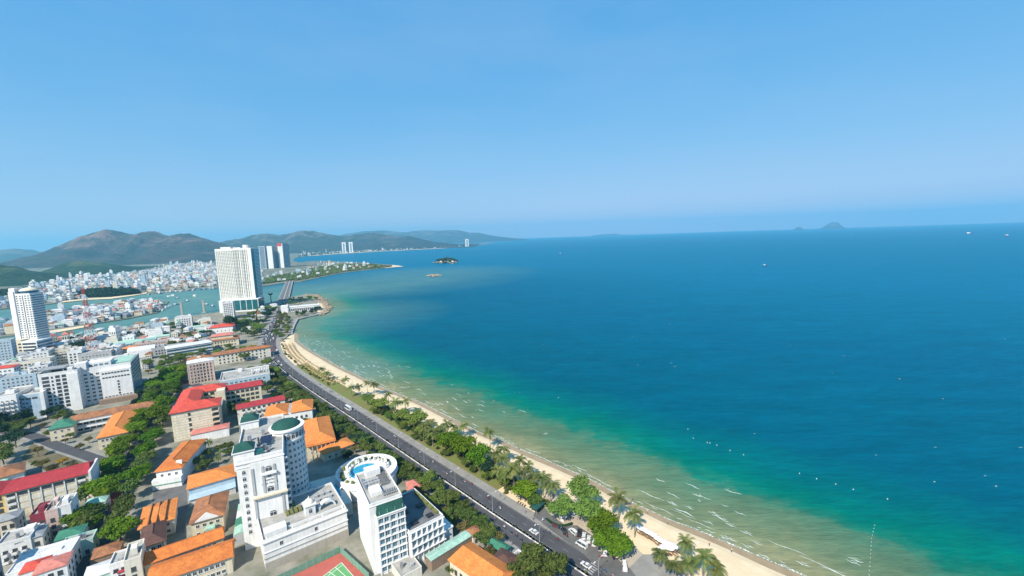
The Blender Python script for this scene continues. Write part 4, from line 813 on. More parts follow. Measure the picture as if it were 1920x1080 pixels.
for i, (px, py, L_, D_, h_, w_, lab) in enumerate([
    (-6, 800, 13, 26, 22, 'wall_white', 'narrow white balcony block at the left edge of the picture'), (60, 742, 13, 14, 26, 'wall_white', 'white block with stacked balconies between the grey hotel and the white tower'),
    (2, 752, 24, 16, 20, 'wall_blue', 'pale blue block with a stepped roof at the left edge, behind the grey hotel'), (12, 716, 34, 14, 18, 'wall_warm', 'cream slab with three rows of small windows, left of the white tower'),
    (-18, 742, 18, 12, 24, 'wall_white', 'white block with a red rooftop at the left edge'), (98, 688, 20, 18, 17, 'wall_cream', 'cream apartment block with open balconies below the round-topped tower'),
    (62, 696, 14, 20, 20, 'wall_white', 'plain white block at the foot of the round-topped tower'), (130, 690, 12, 16, 19, 'wall_white', 'white stair block left of the radio mast'), (150, 690, 28, 20, 15, 'wall_grey', 'grey concrete block with rust marks beneath the radio mast'),
    (188, 682, 16, 18, 15, 'wall_white', 'white flat-roofed house with rooftop pipes right of the radio mast'), (-10, 690, 16, 14, 30, 'wall_blue', 'grey-blue slab with ribbon windows left of the round-topped tower'),
    (330, 618, 22, 16, 19, 'wall_white', 'pale glazed block by the river bank, near the tall tower'), (232, 652, 12, 10, 14, 'wall_white', 'slim white tower house by the river road'),
    (420, 600, 16, 26, 30, 'wall_white', 'slender white apartment slab at the foot of the tallest tower'), (250, 662, 36, 12, 10, 'wall_pink', 'pinkish row building with two window rows by the river road'), (285, 668, 40, 12, 9, 'wall_grey', 'long grey two-storey row building near the park')]):
    b = Bld('city_block', lab, 'building', org=G(px, py).to_2d(), L=L_, D=D_, ang=30 + (i * 7 % 9) - 3, h=h_, wall=w_)
    if i == 4: b.hip('tin_red', 1.5, .3)
    else: b.flat(.9, 'deck', None, 4, i)
    n = max(3, int(L_ / 3.2)); fl = int(h_ / 3.2)
    b.rowwin('F', n, fl, 1.5, 3.2, 1.5, 1.5, 'dark' if i % 2 else 'std', bal='wall_white' if i in (0, 1, 5) else None); b.rowwin('R', max(2, int(D_ / 4)), fl, 1.5, 3.2, 1.4, 1.5, 'dark')

# ---- 11. orange L-shaped school at the left
b = hall('l_shaped_school', 'two-storey school with a long faded orange roof and white galleries', (125, 792), None, None, 9, 'wall_white', 'tile_old', 2.6, 0, 0, 0, 2, D=12, ang=33, L=50)
for f in range(2):
    for k in range(13): link('window', win_mesh('dark'), b.root, (3 + k * 3.4, 0, 1.0 + f * 4.2), 0, (2.4, 1, 2.1))
    b.box('gallery', 'trim', 0, -1.8, 4.0 + f * 4.2 - .9, b.L, -1.6, 4.6 + f * 4.2 - .4); b.box('gallery_floor', 'trim', 0, -1.8, 3.0 + f * 4.2, b.L, 0, 3.2 + f * 4.2)
bw = hall('school_wing', 'bright orange hipped wing at right angles to the faded school roof', (183, 822), (240, 810), (262, 768), 8, 'wall_cream', 'tile_bright', 3.2, 6, 10, 0, 2)
b2 = hall('green_end_hall', 'small hall with a green tin roof at the end of the faded school', (92, 806), None, None, 8.5, 'wall_cream', 'tin_green', 2.4, 3, 0, 2, 2, D=17, ang=33, L=12)

# ---- 12. crimson-roofed school, lower left
b = Bld('crimson_school', 'cream four-storey school with a long crimson roof, lower left', 'school', (6, 926), (165, 887), (19, 902), 14, 'wall_cream')
b.hip('tin_crimson', 2.6, 1.0, 1.6); n = 5
for f in range(4):
    for k in range(n): b.box('facade_panel', 'wall_warm' if f else 'wall_cream', 4.6 + k * 4.2, -.12, .9 + f * 3.3, 8.0 + k * 4.2, 0, 3.2 + f * 3.3)
    for x in (2.4, b.L - 2.6): link('window', win_mesh('dark'), b.root, (x, 0, 1.0 + f * 3.3), 0, (2.7, 1, 1.9)); link('balcony', bal_mesh('trim'), b.root, (x, .7, .8 + f * 3.3), 0, (2.9, 1, 1))
for k in range(n): link('window', win_mesh('dark'), b.root, (6.3 + k * 4.2, -.1, 11.6), 0, (3.0, 1, 1.3))
for k in range(n + 1): b.box('pilaster', 'wall_white', 4.0 + k * 4.2, -.4, 0, 4.4 + k * 4.2, 0, 13.6)
b.box('gable_parapet', 'wall_white', b.L + .3, -1.2, -.4, b.L + 1.2, b.D + .8, 15.2); b.rowwin('R', 3, 3, 2, 3.6, 1.2, 1.4, 'dark'); b.box('side_wing', 'wall_yellow', -12, 1.5, -.4, -.1, b.D, 13.2); MB().hip(-12, 1.5, 13.2, -.1, b.D, 2.4, 1.0, 0, .6).build('side_roof', 'tin_crimson', b.root)
for f in range(4): link('window', win_mesh('dark'), b.root, (-2.6, 1.5, 1.0 + f * 3.2), 0, (2.4, 1, 1.8))
b = hall('old_tile_house', 'low house with a weathered orange tile roof at the left edge', (-30, 905), (44, 884), None, 6, 'wall_white', 'tile_old', 3.2, 4, 3, 0, 1, D=16)
b = hall('pale_annexe', 'long low annexe with a pale green roof behind the weathered roof', (-24, 908), None, None, 4.5, 'wall_mint', 'tin_mint', 1.0, 0, 0, 0, 1, D=5, L=7, ang=32)

# ---- 13. townhouses in the lower left corner
TH = [ # px, py of the front-left foot, L, D, h, wall, roof, label
    (64, 1016, 5.2, 11, 12, 'wall_maroon', 'flat', 'maroon townhouse with white window boxes, lower left'),
    (92, 1010, 4.2, 11, 12.5, 'wall_pink', 'flat', 'mauve townhouse beside the maroon one'), (112, 1003, 5.0, 11, 13, 'wall_white', 'flat', 'white townhouse with arched windows beside the mauve one'),
    (0, 1062, 10, 10, 9, 'wall_white', 'flat', 'white house with a dark roof terrace at the left edge'), (34, 1052, 8, 10, 8, 'wall_warm', 'tin_grey', 'small house with a blue-grey tin roof, lower left'),
    (106, 1042, 9, 8, 6.5, 'wall_white', 'tin_green', 'low house with a green tin roof in front of the white townhouse'), (118, 1056, 10, 7, 6.5, 'wall_mint', 'flat', 'mint-walled low house beside the street trees, lower left'),
    (18, 1120, 17, 14, 9, 'wall_white', 'deckwhite', 'house with a broad bare white roof, bottom left corner'), (70, 1128, 9, 9, 10.5, 'wall_white', 'tin_pink', 'house with a pink hipped roof over the broad white roof'), (44, 1122, 7, 7, 9.8, 'wall_white', 'tin_red', 'small red gable roof at the bottom left corner'),
    (212, 1112, 8, 8, 11, 'wall_white', 'flat', 'white corner house with red and white awnings at the bottom'), (160, 1118, 11, 9, 6, 'wall_mint', 'tin_white', 'low house with a pale mint tin roof at the bottom, near the street'), (172, 1072, 9, 8, 5, 'wall_brown', 'tile_old', 'low house with a curved brown roof by the street, bottom left'),
    (128, 985, 8, 5, 4.5, 'wall_white', 'tin_pink', 'low building with a salmon roof beside the crimson school'), (160, 968, 8, 7, 5, 'wall_white', 'tin_mint', 'shelter with a pale green roof at the corner of the crimson school'),
    (240, 1110, 5.0, 12, 12, 'wall_warm', 'flat', 'tall narrow beige house with small side windows at the bottom'), (-16, 1016, 9, 8, 8, 'wall_warm', 'tin_grey', 'house with a dark tin roof below the crimson school, at the left edge')]
for i, (px, py, L_, D_, h_, w_, rf, lab) in enumerate(TH):
    b = Bld('townhouse', lab, 'house', org=G(px, py).to_2d(), L=L_, D=D_, ang=33 + (i * 5 % 7) - 3, h=h_, wall=w_)
    fl = max(1, int(h_ / 3.3))
    if rf == 'flat': b.flat(.8, 'deck', None, 2, i)
    elif rf == 'deckwhite': b.flat(.5, 'tin_white', None, 0); b.box('skylight', 'trim', 8, 8, h_, 13, 10, h_ + .6)
    else: b.hip(rf, 1.5, .3)
    b.rowwin('F', max(1, int(L_ / 2.6)), fl, 1.0, 3.2, 1.3, 1.7, 'dark', bal='trim' if i in (0, 2, 3, 10) else None); b.rowwin('R', max(1, int(D_ / 4)), fl, 1.0, 3.2, 1.1, 1.4, 'dark')
    if i == 10:
        for k in range(3): o = b.box('awning', ('tin_crimson', 'trim', 'tin_crimson')[k], L_ * .3, -1.6 + k * .5, 7.6 - k * .9 + .3, L_, -.1, 8.0 - k * .9 + .3)

# ---- 14. buildings at the bottom middle
b = Bld('big_tile_hall', 'hall with a large speckled orange tile roof at the bottom middle', 'hall', (843, 1050), (930, 1112), (885, 1020), 6, 'wall_cream'); b.hip('tile_bright', 3.0, .6, 2.0); b.rowwin('F', 7, 1, 1.6, 3, 1.3, 1.8, 'dark')
b = Bld('mint_corridor', 'long covered walk with a mint tin roof beside the terraced wing', 'corridor', (809, 1052), (884, 1005), None, 4.6, 'wall_brown', D=4.4); b.hip('tin_mint', .5, .2, 0.3)
b = Bld('gate_house', 'small gate house with a brown tiled roof at the end of the mint walk', 'gate house', (887, 1006), None, None, 4.6, 'wall_warm', L=5.2, D=5, ang=43); b.hip('tile_old', 1.2, .4); b.rowwin('F', 2, 1, 1.2, 3, 1.0, 1.4, 'dark')
b = Bld('flat_annexe', 'low annexe with a plain pale grey roof at the foot of the white tower', 'annexe', (752, 1084), None, None, 3.6, 'wall_warm', L=8.5, D=9.5, ang=38); b.flat(.3, 'deck', None, 2)
b = Bld('tiled_lodge', 'small lodge with a dark brown tiled roof behind the green awning', 'lodge', (917, 1052), (962, 1062), None, 4.2, 'wall_brown', D=8, ang=-36, L=10); b.hip('tile_brown', 1.6, .4)
aw = Bld('green_awning', 'green fabric awning on posts beside the boulevard pavement', 'awning', (913, 1020), None, None, 3.4, 'wall_white', L=9, D=4.5, ang=-38, wallbox=False)
MB().hip(0, 0, 3.4, aw.L, aw.D, 1.3, .8, 0, .2).build('canopy', 'tin_green', aw.root)
for (x, y) in ((.1, .1), (aw.L - .2, .1), (.1, aw.D - .2), (aw.L - .2, aw.D - .2)): aw.box('post', 'iron_grey', x, y, 0, x + .12, y + .12, 3.4)
b = Bld('boundary_lodge', 'row of small flat-roofed kiosks along the pavement beside the awning', 'kiosk', (962, 1040), None, None, 3.2, 'wall_warm', L=11, D=3.2, ang=-40); b.flat(.4, 'deck', 'trim', 1); b.rowwin('F', 4, 1, .8, 3, 1.4, 1.4, 'dark')

# ---- 15. towers
wallm('wall_pale', (0.80, 0.775, 0.71), .92)
T = Bld('tallest_tower', 'tallest cream slab tower with rows of dark windows and a green glass podium', 'tower', org=G(416, 585).to_2d(), L=64, D=44, ang=13, h=124, wall='wall_pale')
T.flat(1.6, 'deck', None, 0); T.box('roof_plant', 'wall_white', 8, 6, 124, 26, 30, 129); T.box('roof_plant', 'wall_white', 30, 8, 124, 42, 30, 127.5); MB().cyl(52, 14, 124, 132, 6.5, n=20).build('roof_drum', 'wall_white', T.root)
wb = MB(); sl = MB(); fl = 34
for f in range(fl):
    z = 26.5 + f * 2.86
    for k in range(19):
        x = 1.2 + k * 2.95
        if x > T.L - 6: continue
        wb.box(x + .75, -.1, z + .1, x + (2.0 if k < 10 else 2.4), .06, z + (1.2 if k < 10 else 1.7))
    sl.box(-.3, -.7, z - .55, T.L * .56, 0, z - .12)
for k in range(7): sl.box(T.L * .56 + k * 4.0, -1.0, 24, T.L * .56 + k * 4.0 + .6, 0, 122)
o = wb.build('window_grid', 'glass', T.root); o['kind'] = 'stuff'; o = sl.build('balcony_slabs', 'wall_pale', T.root); o['kind'] = 'stuff'
T.box('corner_fin', 'wall_white', T.L - 5, -.8, 24, T.L + .02, 0, 124.5); 
T.box('side_glazing', 'glass_teal', T.L, .8, 24, T.L + .4, 14, 123)
sb = MB()
for f in range(fl): sb.box(T.L, 16, 26.5 + f * 2.86, T.L + .12, T.D - 1, 28 + f * 2.86)
o = sb.build('side_window_bands', 'glass_blue', T.root); o['kind'] = 'stuff'
T.box('podium', 'wall_white', 2, -14, -.4, T.L + 8, 0, 24); 
for k in range(5): T.box('podium_glazing', 'glass_teal', 19 + k * 10.6, -14.3, 3, 28.4 + k * 10.6, -14, 23)
T.box('podium_glazing', 'glass_teal', T.L + 8, -13, 3, T.L + 8.3, 20, 23); T.box('podium_side', 'wall_brown', -3, 1, -.4, 0, 34, 20); T.box('podium_wing', 'wall_white', T.L, 0, -.4, T.L + 7.9, 24, 24)
RT = Bld('round_top_hotel', 'white hotel tower with a round yellow rooftop restaurant at the left', 'hotel', org=G(39, 672).to_2d(), L=22, D=17, ang=6, h=80)
RT.flat(1.2, 'deck', None, 0); RT.box('shaft_rib', 'wall_white', -.5, -1.2, 24, 5, 0, 84); RT.box('lift_tower', 'wall_white', -.5, 0, 80, 6, 7, 88)
MB().cyl(14, 9, 80, 84, 8.0, n=24).build('restaurant_drum', 'glass_blue', RT.root); MB().cyl(14, 9, 84, 84.7, 9, n=24).build('drum_eave', 'trim', RT.root); MB().dome(14, 9, 84.7, 8.4, 8.4, 3.0, 24, 5).build('rooftop_dome', 'wall_cream', RT.root, smooth=True)
for f in range(19):
    z = 26 + f * 2.85
    for x in (7.2, 11.0, 16.6, 20): link('window', win_mesh('std'), RT.root, (x, 0, z), 0, (2.0, 1, 1.4))
    RT.box('side_window_band', 'glass_blue', RT.L, .8, z + .2, RT.L + .1, RT.D - .8, z + 1.1); RT.box('balcony_slab', 'wall_white', RT.L, .3, z - .9, RT.L + .9, RT.D - .3, z - .1)
RT.box('dark_groove', 'frame_dark', 13.2, -.05, 24, 14.2, .02, 79)
RT.box('podium', 'wall_cream', -2, -9, -.4, 12, 0, 25); RT.box('podium_side', 'wall_white', 12, -9, -.4, RT.L + 7, 12, 23)
for f in range(5):
    link('window', win_mesh('dark'), RT.root, (10, -9, 3 + f * 4), 0, (3.0, 1, 1.6)); RT.box('podium_glazing', 'glass_blue', RT.L + 7, -8, 2.4 + f * 4, RT.L + 7.1, 11, 5 + f * 4); RT.box('podium_glazing', 'glass', 13, -9.1, 2.4 + f * 4, RT.L + 6, -9, 4.8 + f * 4)
for i, (px, py, L_, D_, h_, w_, lab) in enumerate([(489, 504.5, 30, 45, 122, 'wall_blue', 'hazy blue-grey slab tower just right of the tallest tower'), (504, 503.8, 26, 85, 122, 'wall_white', 'middle white-edged slab tower across the river mouth'), (524, 502.3, 26, 105, 134, 'wall_white', 'rightmost slab tower across the river mouth with a red crown')]):
    b = Bld('slab_tower', lab, 'tower', org=G(px, py).to_2d(), L=L_, D=D_, ang=10, h=h_, wall=w_)
    b.flat(2.5, 'deck', None, 0); o = MB()
    for f in range(int(h_ / 3.4)): o.box(b.L, 2, 4 + f * 3.4, b.L + .3, b.D - 2, 6.2 + f * 3.4); 
    for f in range(int(h_ / 3.4)): o.box(3, -.3, 4 + f * 3.4, b.L - 3, 0, 5.8 + f * 3.4) if i == 0 else None
    oo = o.build('window_bands', 'glass', b.root); oo['kind'] = 'stuff'
    for k in range(5): b.box('side_fin', 'wall_blue', b.L, 3 + k * (b.D - 8) / 4, 0, b.L + 1.2, 6 + k * (b.D - 8) / 4, h_)
    if i == 2: b.box('red_crown', 'tin_red', -1, -1, h_ - 12, 22, 14, h_ + 4)
for i, (px, py, L_, D_, h_, lab) in enumerate([(642, 474.3, 46, 40, 128, 'left one of the far twin grey towers on the distant beach'), (655, 473.8, 46, 40, 128, 'right one of the far twin grey towers on the distant beach'), (873, 462.6, 50, 40, 112, 'lone white tower on the far headland')]):
    b = Bld('far_tower', lab, 'tower', org=G(px, py).to_2d(), L=L_, D=D_, ang=12, h=h_, wall='wall_white')
    b.flat(3, 'deck', None, 0); b.box('glazed_strip', 'glass_blue', L_ * .3, -.5, 6, L_ * .7, 0, h_ - 10); b.box('side_glazing', 'glass_blue', L_, 4, 6, L_ + .5, D_ - 4, h_ - 8)
    for f in range(10): b.box('floor_band', 'trim', 0, -.8, 10 + f * 11, L_, -.5, 12 + f * 11)

# radio mast
mb_ = G(176, 672); MA = thing('radio_mast', 'red and white lattice radio mast rising behind the white hotels', 'mast', (mb_.x, mb_.y, 0), R(20))
NS = 12; hh = 86.0
for k in range(NS):
    z0, z1 = hh * k / NS, hh * (k + 1) / NS; w0, w1 = 4.2 * (1 - k / NS) + .7, 4.2 * (1 - (k + 1) / NS) + .7; b = MB()
    for (sx, sy) in ((1, 1), (1, -1), (-1, -1), (-1, 1)): b.tube([(sx * w0, sy * w0, z0), (sx * w1, sy * w1, z1)], .22, 5)
    cs = [(1, 1), (1, -1), (-1, -1), (-1, 1)]
    for (a, c) in zip(cs, cs[1:] + cs[:1]): b.tube([(a[0] * w0, a[1] * w0, z0), (c[0] * w1, c[1] * w1, z1)], .14, 4); b.tube([(c[0] * w0, c[1] * w0, z0), (a[0] * w1, a[1] * w1, z1)], .14, 4); b.tube([(a[0] * w1, a[1] * w1, z1), (c[0] * w1, c[1] * w1, z1)], .14, 4)
    b.build('lattice_section', 'trim' if k % 2 == 0 else 'mast_red', MA)
for k, (z, a) in enumerate(((60, 0), (62, 120), (64, 240), (74, 60), (75, 180), (50, 90), (40, 200), (30, 20), (31, 300))):
    o = MB().cyl(0, 0, -.6, .6, .3, 1.5, 10).build('dish_antenna', 'trim', MA); r = 4.2 * (1 - z / hh) + 1.4; o.location = (r * math.cos(R(a)), r * math.sin(R(a)), z); o.rotation_euler = (0, math.pi / 2, R(a))
MB().tube([(0, 0, hh), (0, 0, hh + 8)], [.2, .06], 5).build('antenna_spike', 'mast_red', MA)

# ---- 16. bridge over the river mouth
A0, A1 = G(532, 562).to_2d(), G(543, 528).to_2d(); dv = (A1 - A0); BL = dv.length; ba = math.atan2(dv.y, dv.x)
BR = thing('river_bridge', 'wide grey road bridge crossing the river mouth', 'bridge', (A0.x, A0.y, 0), ba)
MB().box(-10, -11, 2.4, BL + 20, 11, 3.6).build('deck', 'lane', BR)
for sgn in (-1, 1): MB().box(-10, sgn * 11 - .3, 3.6, BL + 20, sgn * 11 + .3, 4.6).build('parapet', 'trim', BR); MB().box(-10, sgn * 8.2 - .1, 3.6, BL + 20, sgn * 8.2 + .1, 3.62).build('edge_line', 'white_paint', BR)
MB().box(-10, -.4, 3.6, BL + 20, .4, 4.0).build('median', 'trim', BR)
for k in range(1, int(BL / 22)): MB().box(k * 22 - 1, -9.5, -4, k * 22 + 1, 9.5, 2.4).build('pier', 'concrete', BR)
BR.location.z = -2.2
# ---- 17. cape: low white seafront restaurant and the sea walls
b = Bld('seafront_hall', 'long white colonnaded seafront building on the small cape', 'building', org=G(532, 586).to_2d(), L=64, D=14, ang=22, h=9)
b.hip('tin_white', 1.6, .6, 2); b.rowwin('F', 15, 1, 2, 3, 2.4, 4, 'dark'); b.box('end_tower', 'wall_white', -4, -4, -.4, 8, 12, 13)
for k in range(16): b.box('column', 'trim', 9 + k * 3.6, -3, 0, 9.7 + k * 3.6, -2.3, 8.4)
sw = thing('sea_wall', 'grey stone sea wall with a path along the bend before the cape', 'sea wall', (0, 0, 0))
wl_ = polyline(GP([(547, 627), (549, 618), (553, 608), (558, 599), (575, 595), (590, 592), (603, 588)]), 4)
for d0, d1, z0, z1, nm, m_ in ((-1, 1, -2.5, 1.0, 'wall_block', 'concrete'), (-6, -1, -.2, .3, 'path', 'paving')):
    a_, c_ = offset(wl_, d0), offset(wl_, d1); bb = MB()
    for k in range(len(a_) - 1): bb.prism([a_[k], a_[k + 1], c_[k + 1], c_[k]][::-1], z0, z1)
    bb.build(nm, m_, sw)
mat('boulder', (0.34, 0.26, 0.18), .95, (0.19, 0.15, 0.11), .3, bump=.8, bscale=.8)
bb = MB(); r = random.Random(4); ck = polyline(GP([(600, 590), (610, 585), (615, 577), (609, 569), (601, 562), (593, 553), (575, 552)]), 2.2)
def lump(b, c, s, r, mi=0):
    i = len(b.v); pts = [Vector(p) for p in ((1, 0, 0), (-1, 0, 0), (0, 1, 0), (0, -1, 0), (0, 0, 1), (0, 0, -1), (.7, .7, .3), (-.7, .7, .2), (.7, -.7, .3), (-.7, -.7, .25))]
    b.v += [tuple(Vector(c) + Vector((p.x * s * r.uniform(.7, 1.3), p.y * s * r.uniform(.7, 1.3), p.z * s * .7))) for p in pts]
    for f in ((0, 6, 4), (6, 2, 4), (2, 7, 4), (7, 1, 4), (1, 9, 4), (9, 3, 4), (3, 8, 4), (8, 0, 4), (0, 5, 6), (6, 5, 2), (2, 5, 7), (7, 5, 1), (1, 5, 9), (9, 5, 3), (3, 5, 8), (8, 5, 0)): b.f.append(tuple(i + k for k in f)); b.m.append(mi)
for p in ck:
    for k in range(4): q = (p.x + r.gauss(0, 4), p.y + r.gauss(0, 4), r.uniform(-1.4, .4)); lump(bb, q, r.uniform(1.2, 2.8), r)
o = bb.build('boulders', 'boulder'); o['kind'] = 'stuff'
fill('cape_sand', GP([(596, 588), (610, 583.5), (613.5, 577), (606, 570), (596, 567), (594, 576)]), 0.04, 'sand')
# ================================================================== STREETS INLAND
def street(name, px, w, side=1.6):
    line = polyline(smooth_line(GP(px), 2), 4.0); strip(name, offset(line, -w / 2), offset(line, w / 2), .008, .008, 'asphalt', 'structure')
    for s in (-1, 1):
        a, c = offset(line, s * w / 2), offset(line, s * (w / 2 + side)); b = MB()
        if s > 0: a, c = c, a
        for k in range(len(a) - 1): b.prism([a[k], a[k + 1], c[k + 1], c[k]][::-1] if False else [c[k], a[k], a[k + 1], c[k + 1]], -.1, .13)
        o = b.build('pavement', 'paving'); o['kind'] = 'structure'
    return line
ST1 = street('street', [(352, 700), (330, 708), (312, 722), (300, 755), (284, 792), (264, 838), (243, 878), (224, 925), (200, 985), (170, 1045), (130, 1110)], 9)
ST2 = street('street', [(236, 868), (200, 868), (150, 850), (110, 838), (60, 815), (10, 808), (-60, 815)], 7)
ST3 = street('street', [(260, 712), (300, 716), (345, 712), (420, 745), (452, 735), (480, 690), (505, 682)], 8)
fill('red_paving', GP([(205, 925), (228, 905), (252, 898), (250, 915), (226, 955), (205, 960)]), 0.012, mat('red_paving', (0.34, 0.05, 0.06), .9, (0.42, 0.10, 0.05), .15))
fill('yard', GP([(60, 830), (110, 845), (160, 862), (150, 880), (90, 885), (40, 860)]), 0.004, mat('dry_yard', (0.16, 0.13, 0.075), .95, (0.10, 0.09, 0.05), .1))
fill('yard', GP([(290, 905), (350, 895), (352, 950), (345, 1000), (330, 1000), (325, 935), (285, 945)]), 0.004, 'lane')
fill('yard', GP([(930, 1000), (965, 1015), (1000, 1045), (985, 1062), (950, 1048), (905, 1015)]), 0.005, 'plaza')
# park strip between promenade and sand, paved car park, beach plaza
lw = [k for k in range(len(MED)) if 690 < proj((*MED[k], 0))[1] < 1010]
pa, pc = offset(MED, 13.5), offset(MED, 25.0)
strip('park_lawn', [pa[k] for k in lw][6:], [pc[k] for k in lw][6:], .03, .17, 'lawn', 'structure')
fill('car_park', GP([(1012, 938), (1030, 963), (1060, 985), (1082, 985), (1120, 1010), (1150, 1042), (1175, 1062), (1215, 1085), (1150, 1092), (1090, 1035), (1040, 1000), (1000, 968)]), 0.14, 'lane', depth=.2)
fill('beach_plaza', GP([(1012, 936), (1040, 925), (1100, 945), (1130, 985), (1180, 1010), (1200, 1035), (1262, 1075), (1280, 1095), (1215, 1086), (1175, 1061), (1120, 1009), (1082, 984), (1060, 984), (1030, 962)]), 0.15, 'plaza', depth=.2)
fill('beach_plaza', GP([(1205, 1040), (1230, 1040), (1290, 1080), (1310, 1110), (1215, 1110), (1180, 1065)]), 0.155, 'paving', depth=.2)
# zebra crossing on the boulevard
zb = MB(); zi = min(range(len(MED)), key=lambda k: (MED[k] - G(1096, 1076).to_2d()).length); zt = (MED[zi + 1] - MED[zi]).normalized(); zn = Vector((zt.y, -zt.x))
for k in range(6):
    c = MED[zi] + zn * (1.5 + k * 1.15)
    q = [c - zt * 2 - zn * .27, c - zt * 2 + zn * .27, c + zt * 2 + zn * .27, c + zt * 2 - zn * .27]; zb.face([(p.x, p.y, .02) for p in q])
o = zb.build('zebra_crossing', 'road_paint'); o['kind'] = 'structure'
rb = MB(); ml = polyline(MED[:gap0], 2.0); ml2 = polyline(MED[gap1:-6], 2.0)
MR = thing('median_rail', 'low white guard wall along the boulevard median', 'guard wall', (0, 0, 0))
for seg in (ml, ml2):
    for k in range(0, len(seg) - 1, 2):
        if k + 2 >= len(seg): break
        p, q = seg[k], seg[k + 2]; t = (q - p).normalized(); n = Vector((t.y, -t.x)); q = q - t * .06; a = p - n * .95; c = q - n * .95
        bb = MB().prism([(a.x, a.y), (a.x + n.x * .85, a.y + n.y * .85), (c.x + n.x * .85, c.y + n.y * .85), (c.x, c.y)], .1, .75); bb.build('rail_block', 'white_paint', MR)

# ================================================================== TREES
def leaf_mat(name, c0, c1, tr=0.3):
    m = bpy.data.materials.new(name); m.use_nodes = True; nt = m.node_tree; nt.nodes.clear(); out = nt.nodes.new('ShaderNodeOutputMaterial')
    g = nt.nodes.new('ShaderNodeNewGeometry'); n = nt.nodes.new('ShaderNodeTexNoise'); n.inputs['Scale'].default_value = .45; n.inputs['Detail'].default_value = 3; nt.links.new(g.outputs['Position'], n.inputs['Vector'])
    rp = nt.nodes.new('ShaderNodeValToRGB'); rp.color_ramp.elements[0].position = .35; rp.color_ramp.elements[1].position = .65; rp.color_ramp.elements[0].color = (*c0, 1); rp.color_ramp.elements[1].color = (*c1, 1); nt.links.new(n.outputs[0], rp.inputs[0])
    oi = nt.nodes.new('ShaderNodeObjectInfo'); mr = nt.nodes.new('ShaderNodeMapRange'); mr.inputs['To Min'].default_value = .72; mr.inputs['To Max'].default_value = 1.3; nt.links.new(oi.outputs['Random'], mr.inputs[0])
    wn_ = nt.nodes.new('ShaderNodeTexWhiteNoise'); wn_.noise_dimensions = '1D'; nt.links.new(oi.outputs['Random'], wn_.inputs['W']); m2 = nt.nodes.new('ShaderNodeMapRange'); m2.inputs['To Min'].default_value = .475; m2.inputs['To Max'].default_value = .515; nt.links.new(wn_.outputs[0], m2.inputs[0])
    h = nt.nodes.new('ShaderNodeHueSaturation'); nt.links.new(rp.outputs[0], h.inputs['Color']); nt.links.new(mr.outputs[0], h.inputs['Value']); nt.links.new(m2.outputs[0], h.inputs['Hue'])
    d = nt.nodes.new('ShaderNodeBsdfDiffuse'); t = nt.nodes.new('ShaderNodeBsdfTranslucent'); mx = nt.nodes.new('ShaderNodeMixShader'); mx.inputs[0].default_value = tr
    nt.links.new(h.outputs[0], d.inputs[0]); nt.links.new(h.outputs[0], t.inputs[0]); nt.links.new(d.outputs[0], mx.inputs[1]); nt.links.new(t.outputs[0], mx.inputs[2]); nt.links.new(mx.outputs[0], out.inputs[0]); MATS[name] = m
leaf_mat('leaf_street', (0.060, 0.098, 0.026), (0.140, 0.190, 0.050)); leaf_mat('leaf_bright', (0.070, 0.155, 0.014), (0.155, 0.27, 0.022), .35); leaf_mat('leaf_lime', (0.10, 0.17, 0.035), (0.19, 0.27, 0.06), .35); leaf_mat('leaf_dark', (0.018, 0.046, 0.030), (0.038, 0.076, 0.042), .25); leaf_mat('leaf_palm', (0.095, 0.135, 0.035), (0.20, 0.22, 0.075), .35); leaf_mat('leaf_dry', (0.10, 0.10, 0.035), (0.17, 0.14, 0.05)); leaf_mat('leaf_yellow', (0.34, 0.27, 0.03), (0.5, 0.34, 0.04)); leaf_mat('leaf_shrub', (0.05, 0.085, 0.02), (0.12, 0.15, 0.04))
mat('bark', (0.16, 0.12, 0.085), .95, (0.09, 0.07, 0.05), 2.0); mat('palm_bark', (0.26, 0.215, 0.165), .95, (0.17, 0.14, 0.105), 2.0)
def crown_mesh(name, lobes, nleaf, leaf, m, seed):
    r = random.Random(seed); V = []; F_ = []
    wts = [a[3] ** 2 for a in lobes]
    for k in range(nleaf):
        c = r.choices(lobes, wts)[0]; d = Vector((r.gauss(0, 1), r.gauss(0, 1), r.gauss(0, 1))).normalized()
        if d.z < -.45: d.z = -d.z
        rad = c[3] * (r.random() ** .28) * (.86 + .5 * mn.noise(d * 2.6 + Vector((seed, c[0], c[1]))))
        p = Vector((c[0] + d.x * rad, c[1] + d.y * rad, c[2] + d.z * rad * c[4]))
        nrm = (d + Vector((r.gauss(0, .55), r.gauss(0, .55), r.gauss(0, .55) + .35))).normalized(); a = nrm.orthogonal().normalized(); b_ = nrm.cross(a); th = r.random() * 6.28
        u = (a * math.cos(th) + b_ * math.sin(th)) * leaf * r.uniform(.6, 1.25); w = nrm.cross(u) * r.uniform(.5, .9); i = len(V)
        V += [p - u * .5, p + w * .5 + nrm * leaf * .12, p + u * .5, p - w * .5 + nrm * leaf * .12]; F_.append((i, i + 1, i + 2, i + 3))
    me = bpy.data.meshes.new(name); me.from_pydata([tuple(v) for v in V], [], F_); me.materials.append(MATS[m]); return me
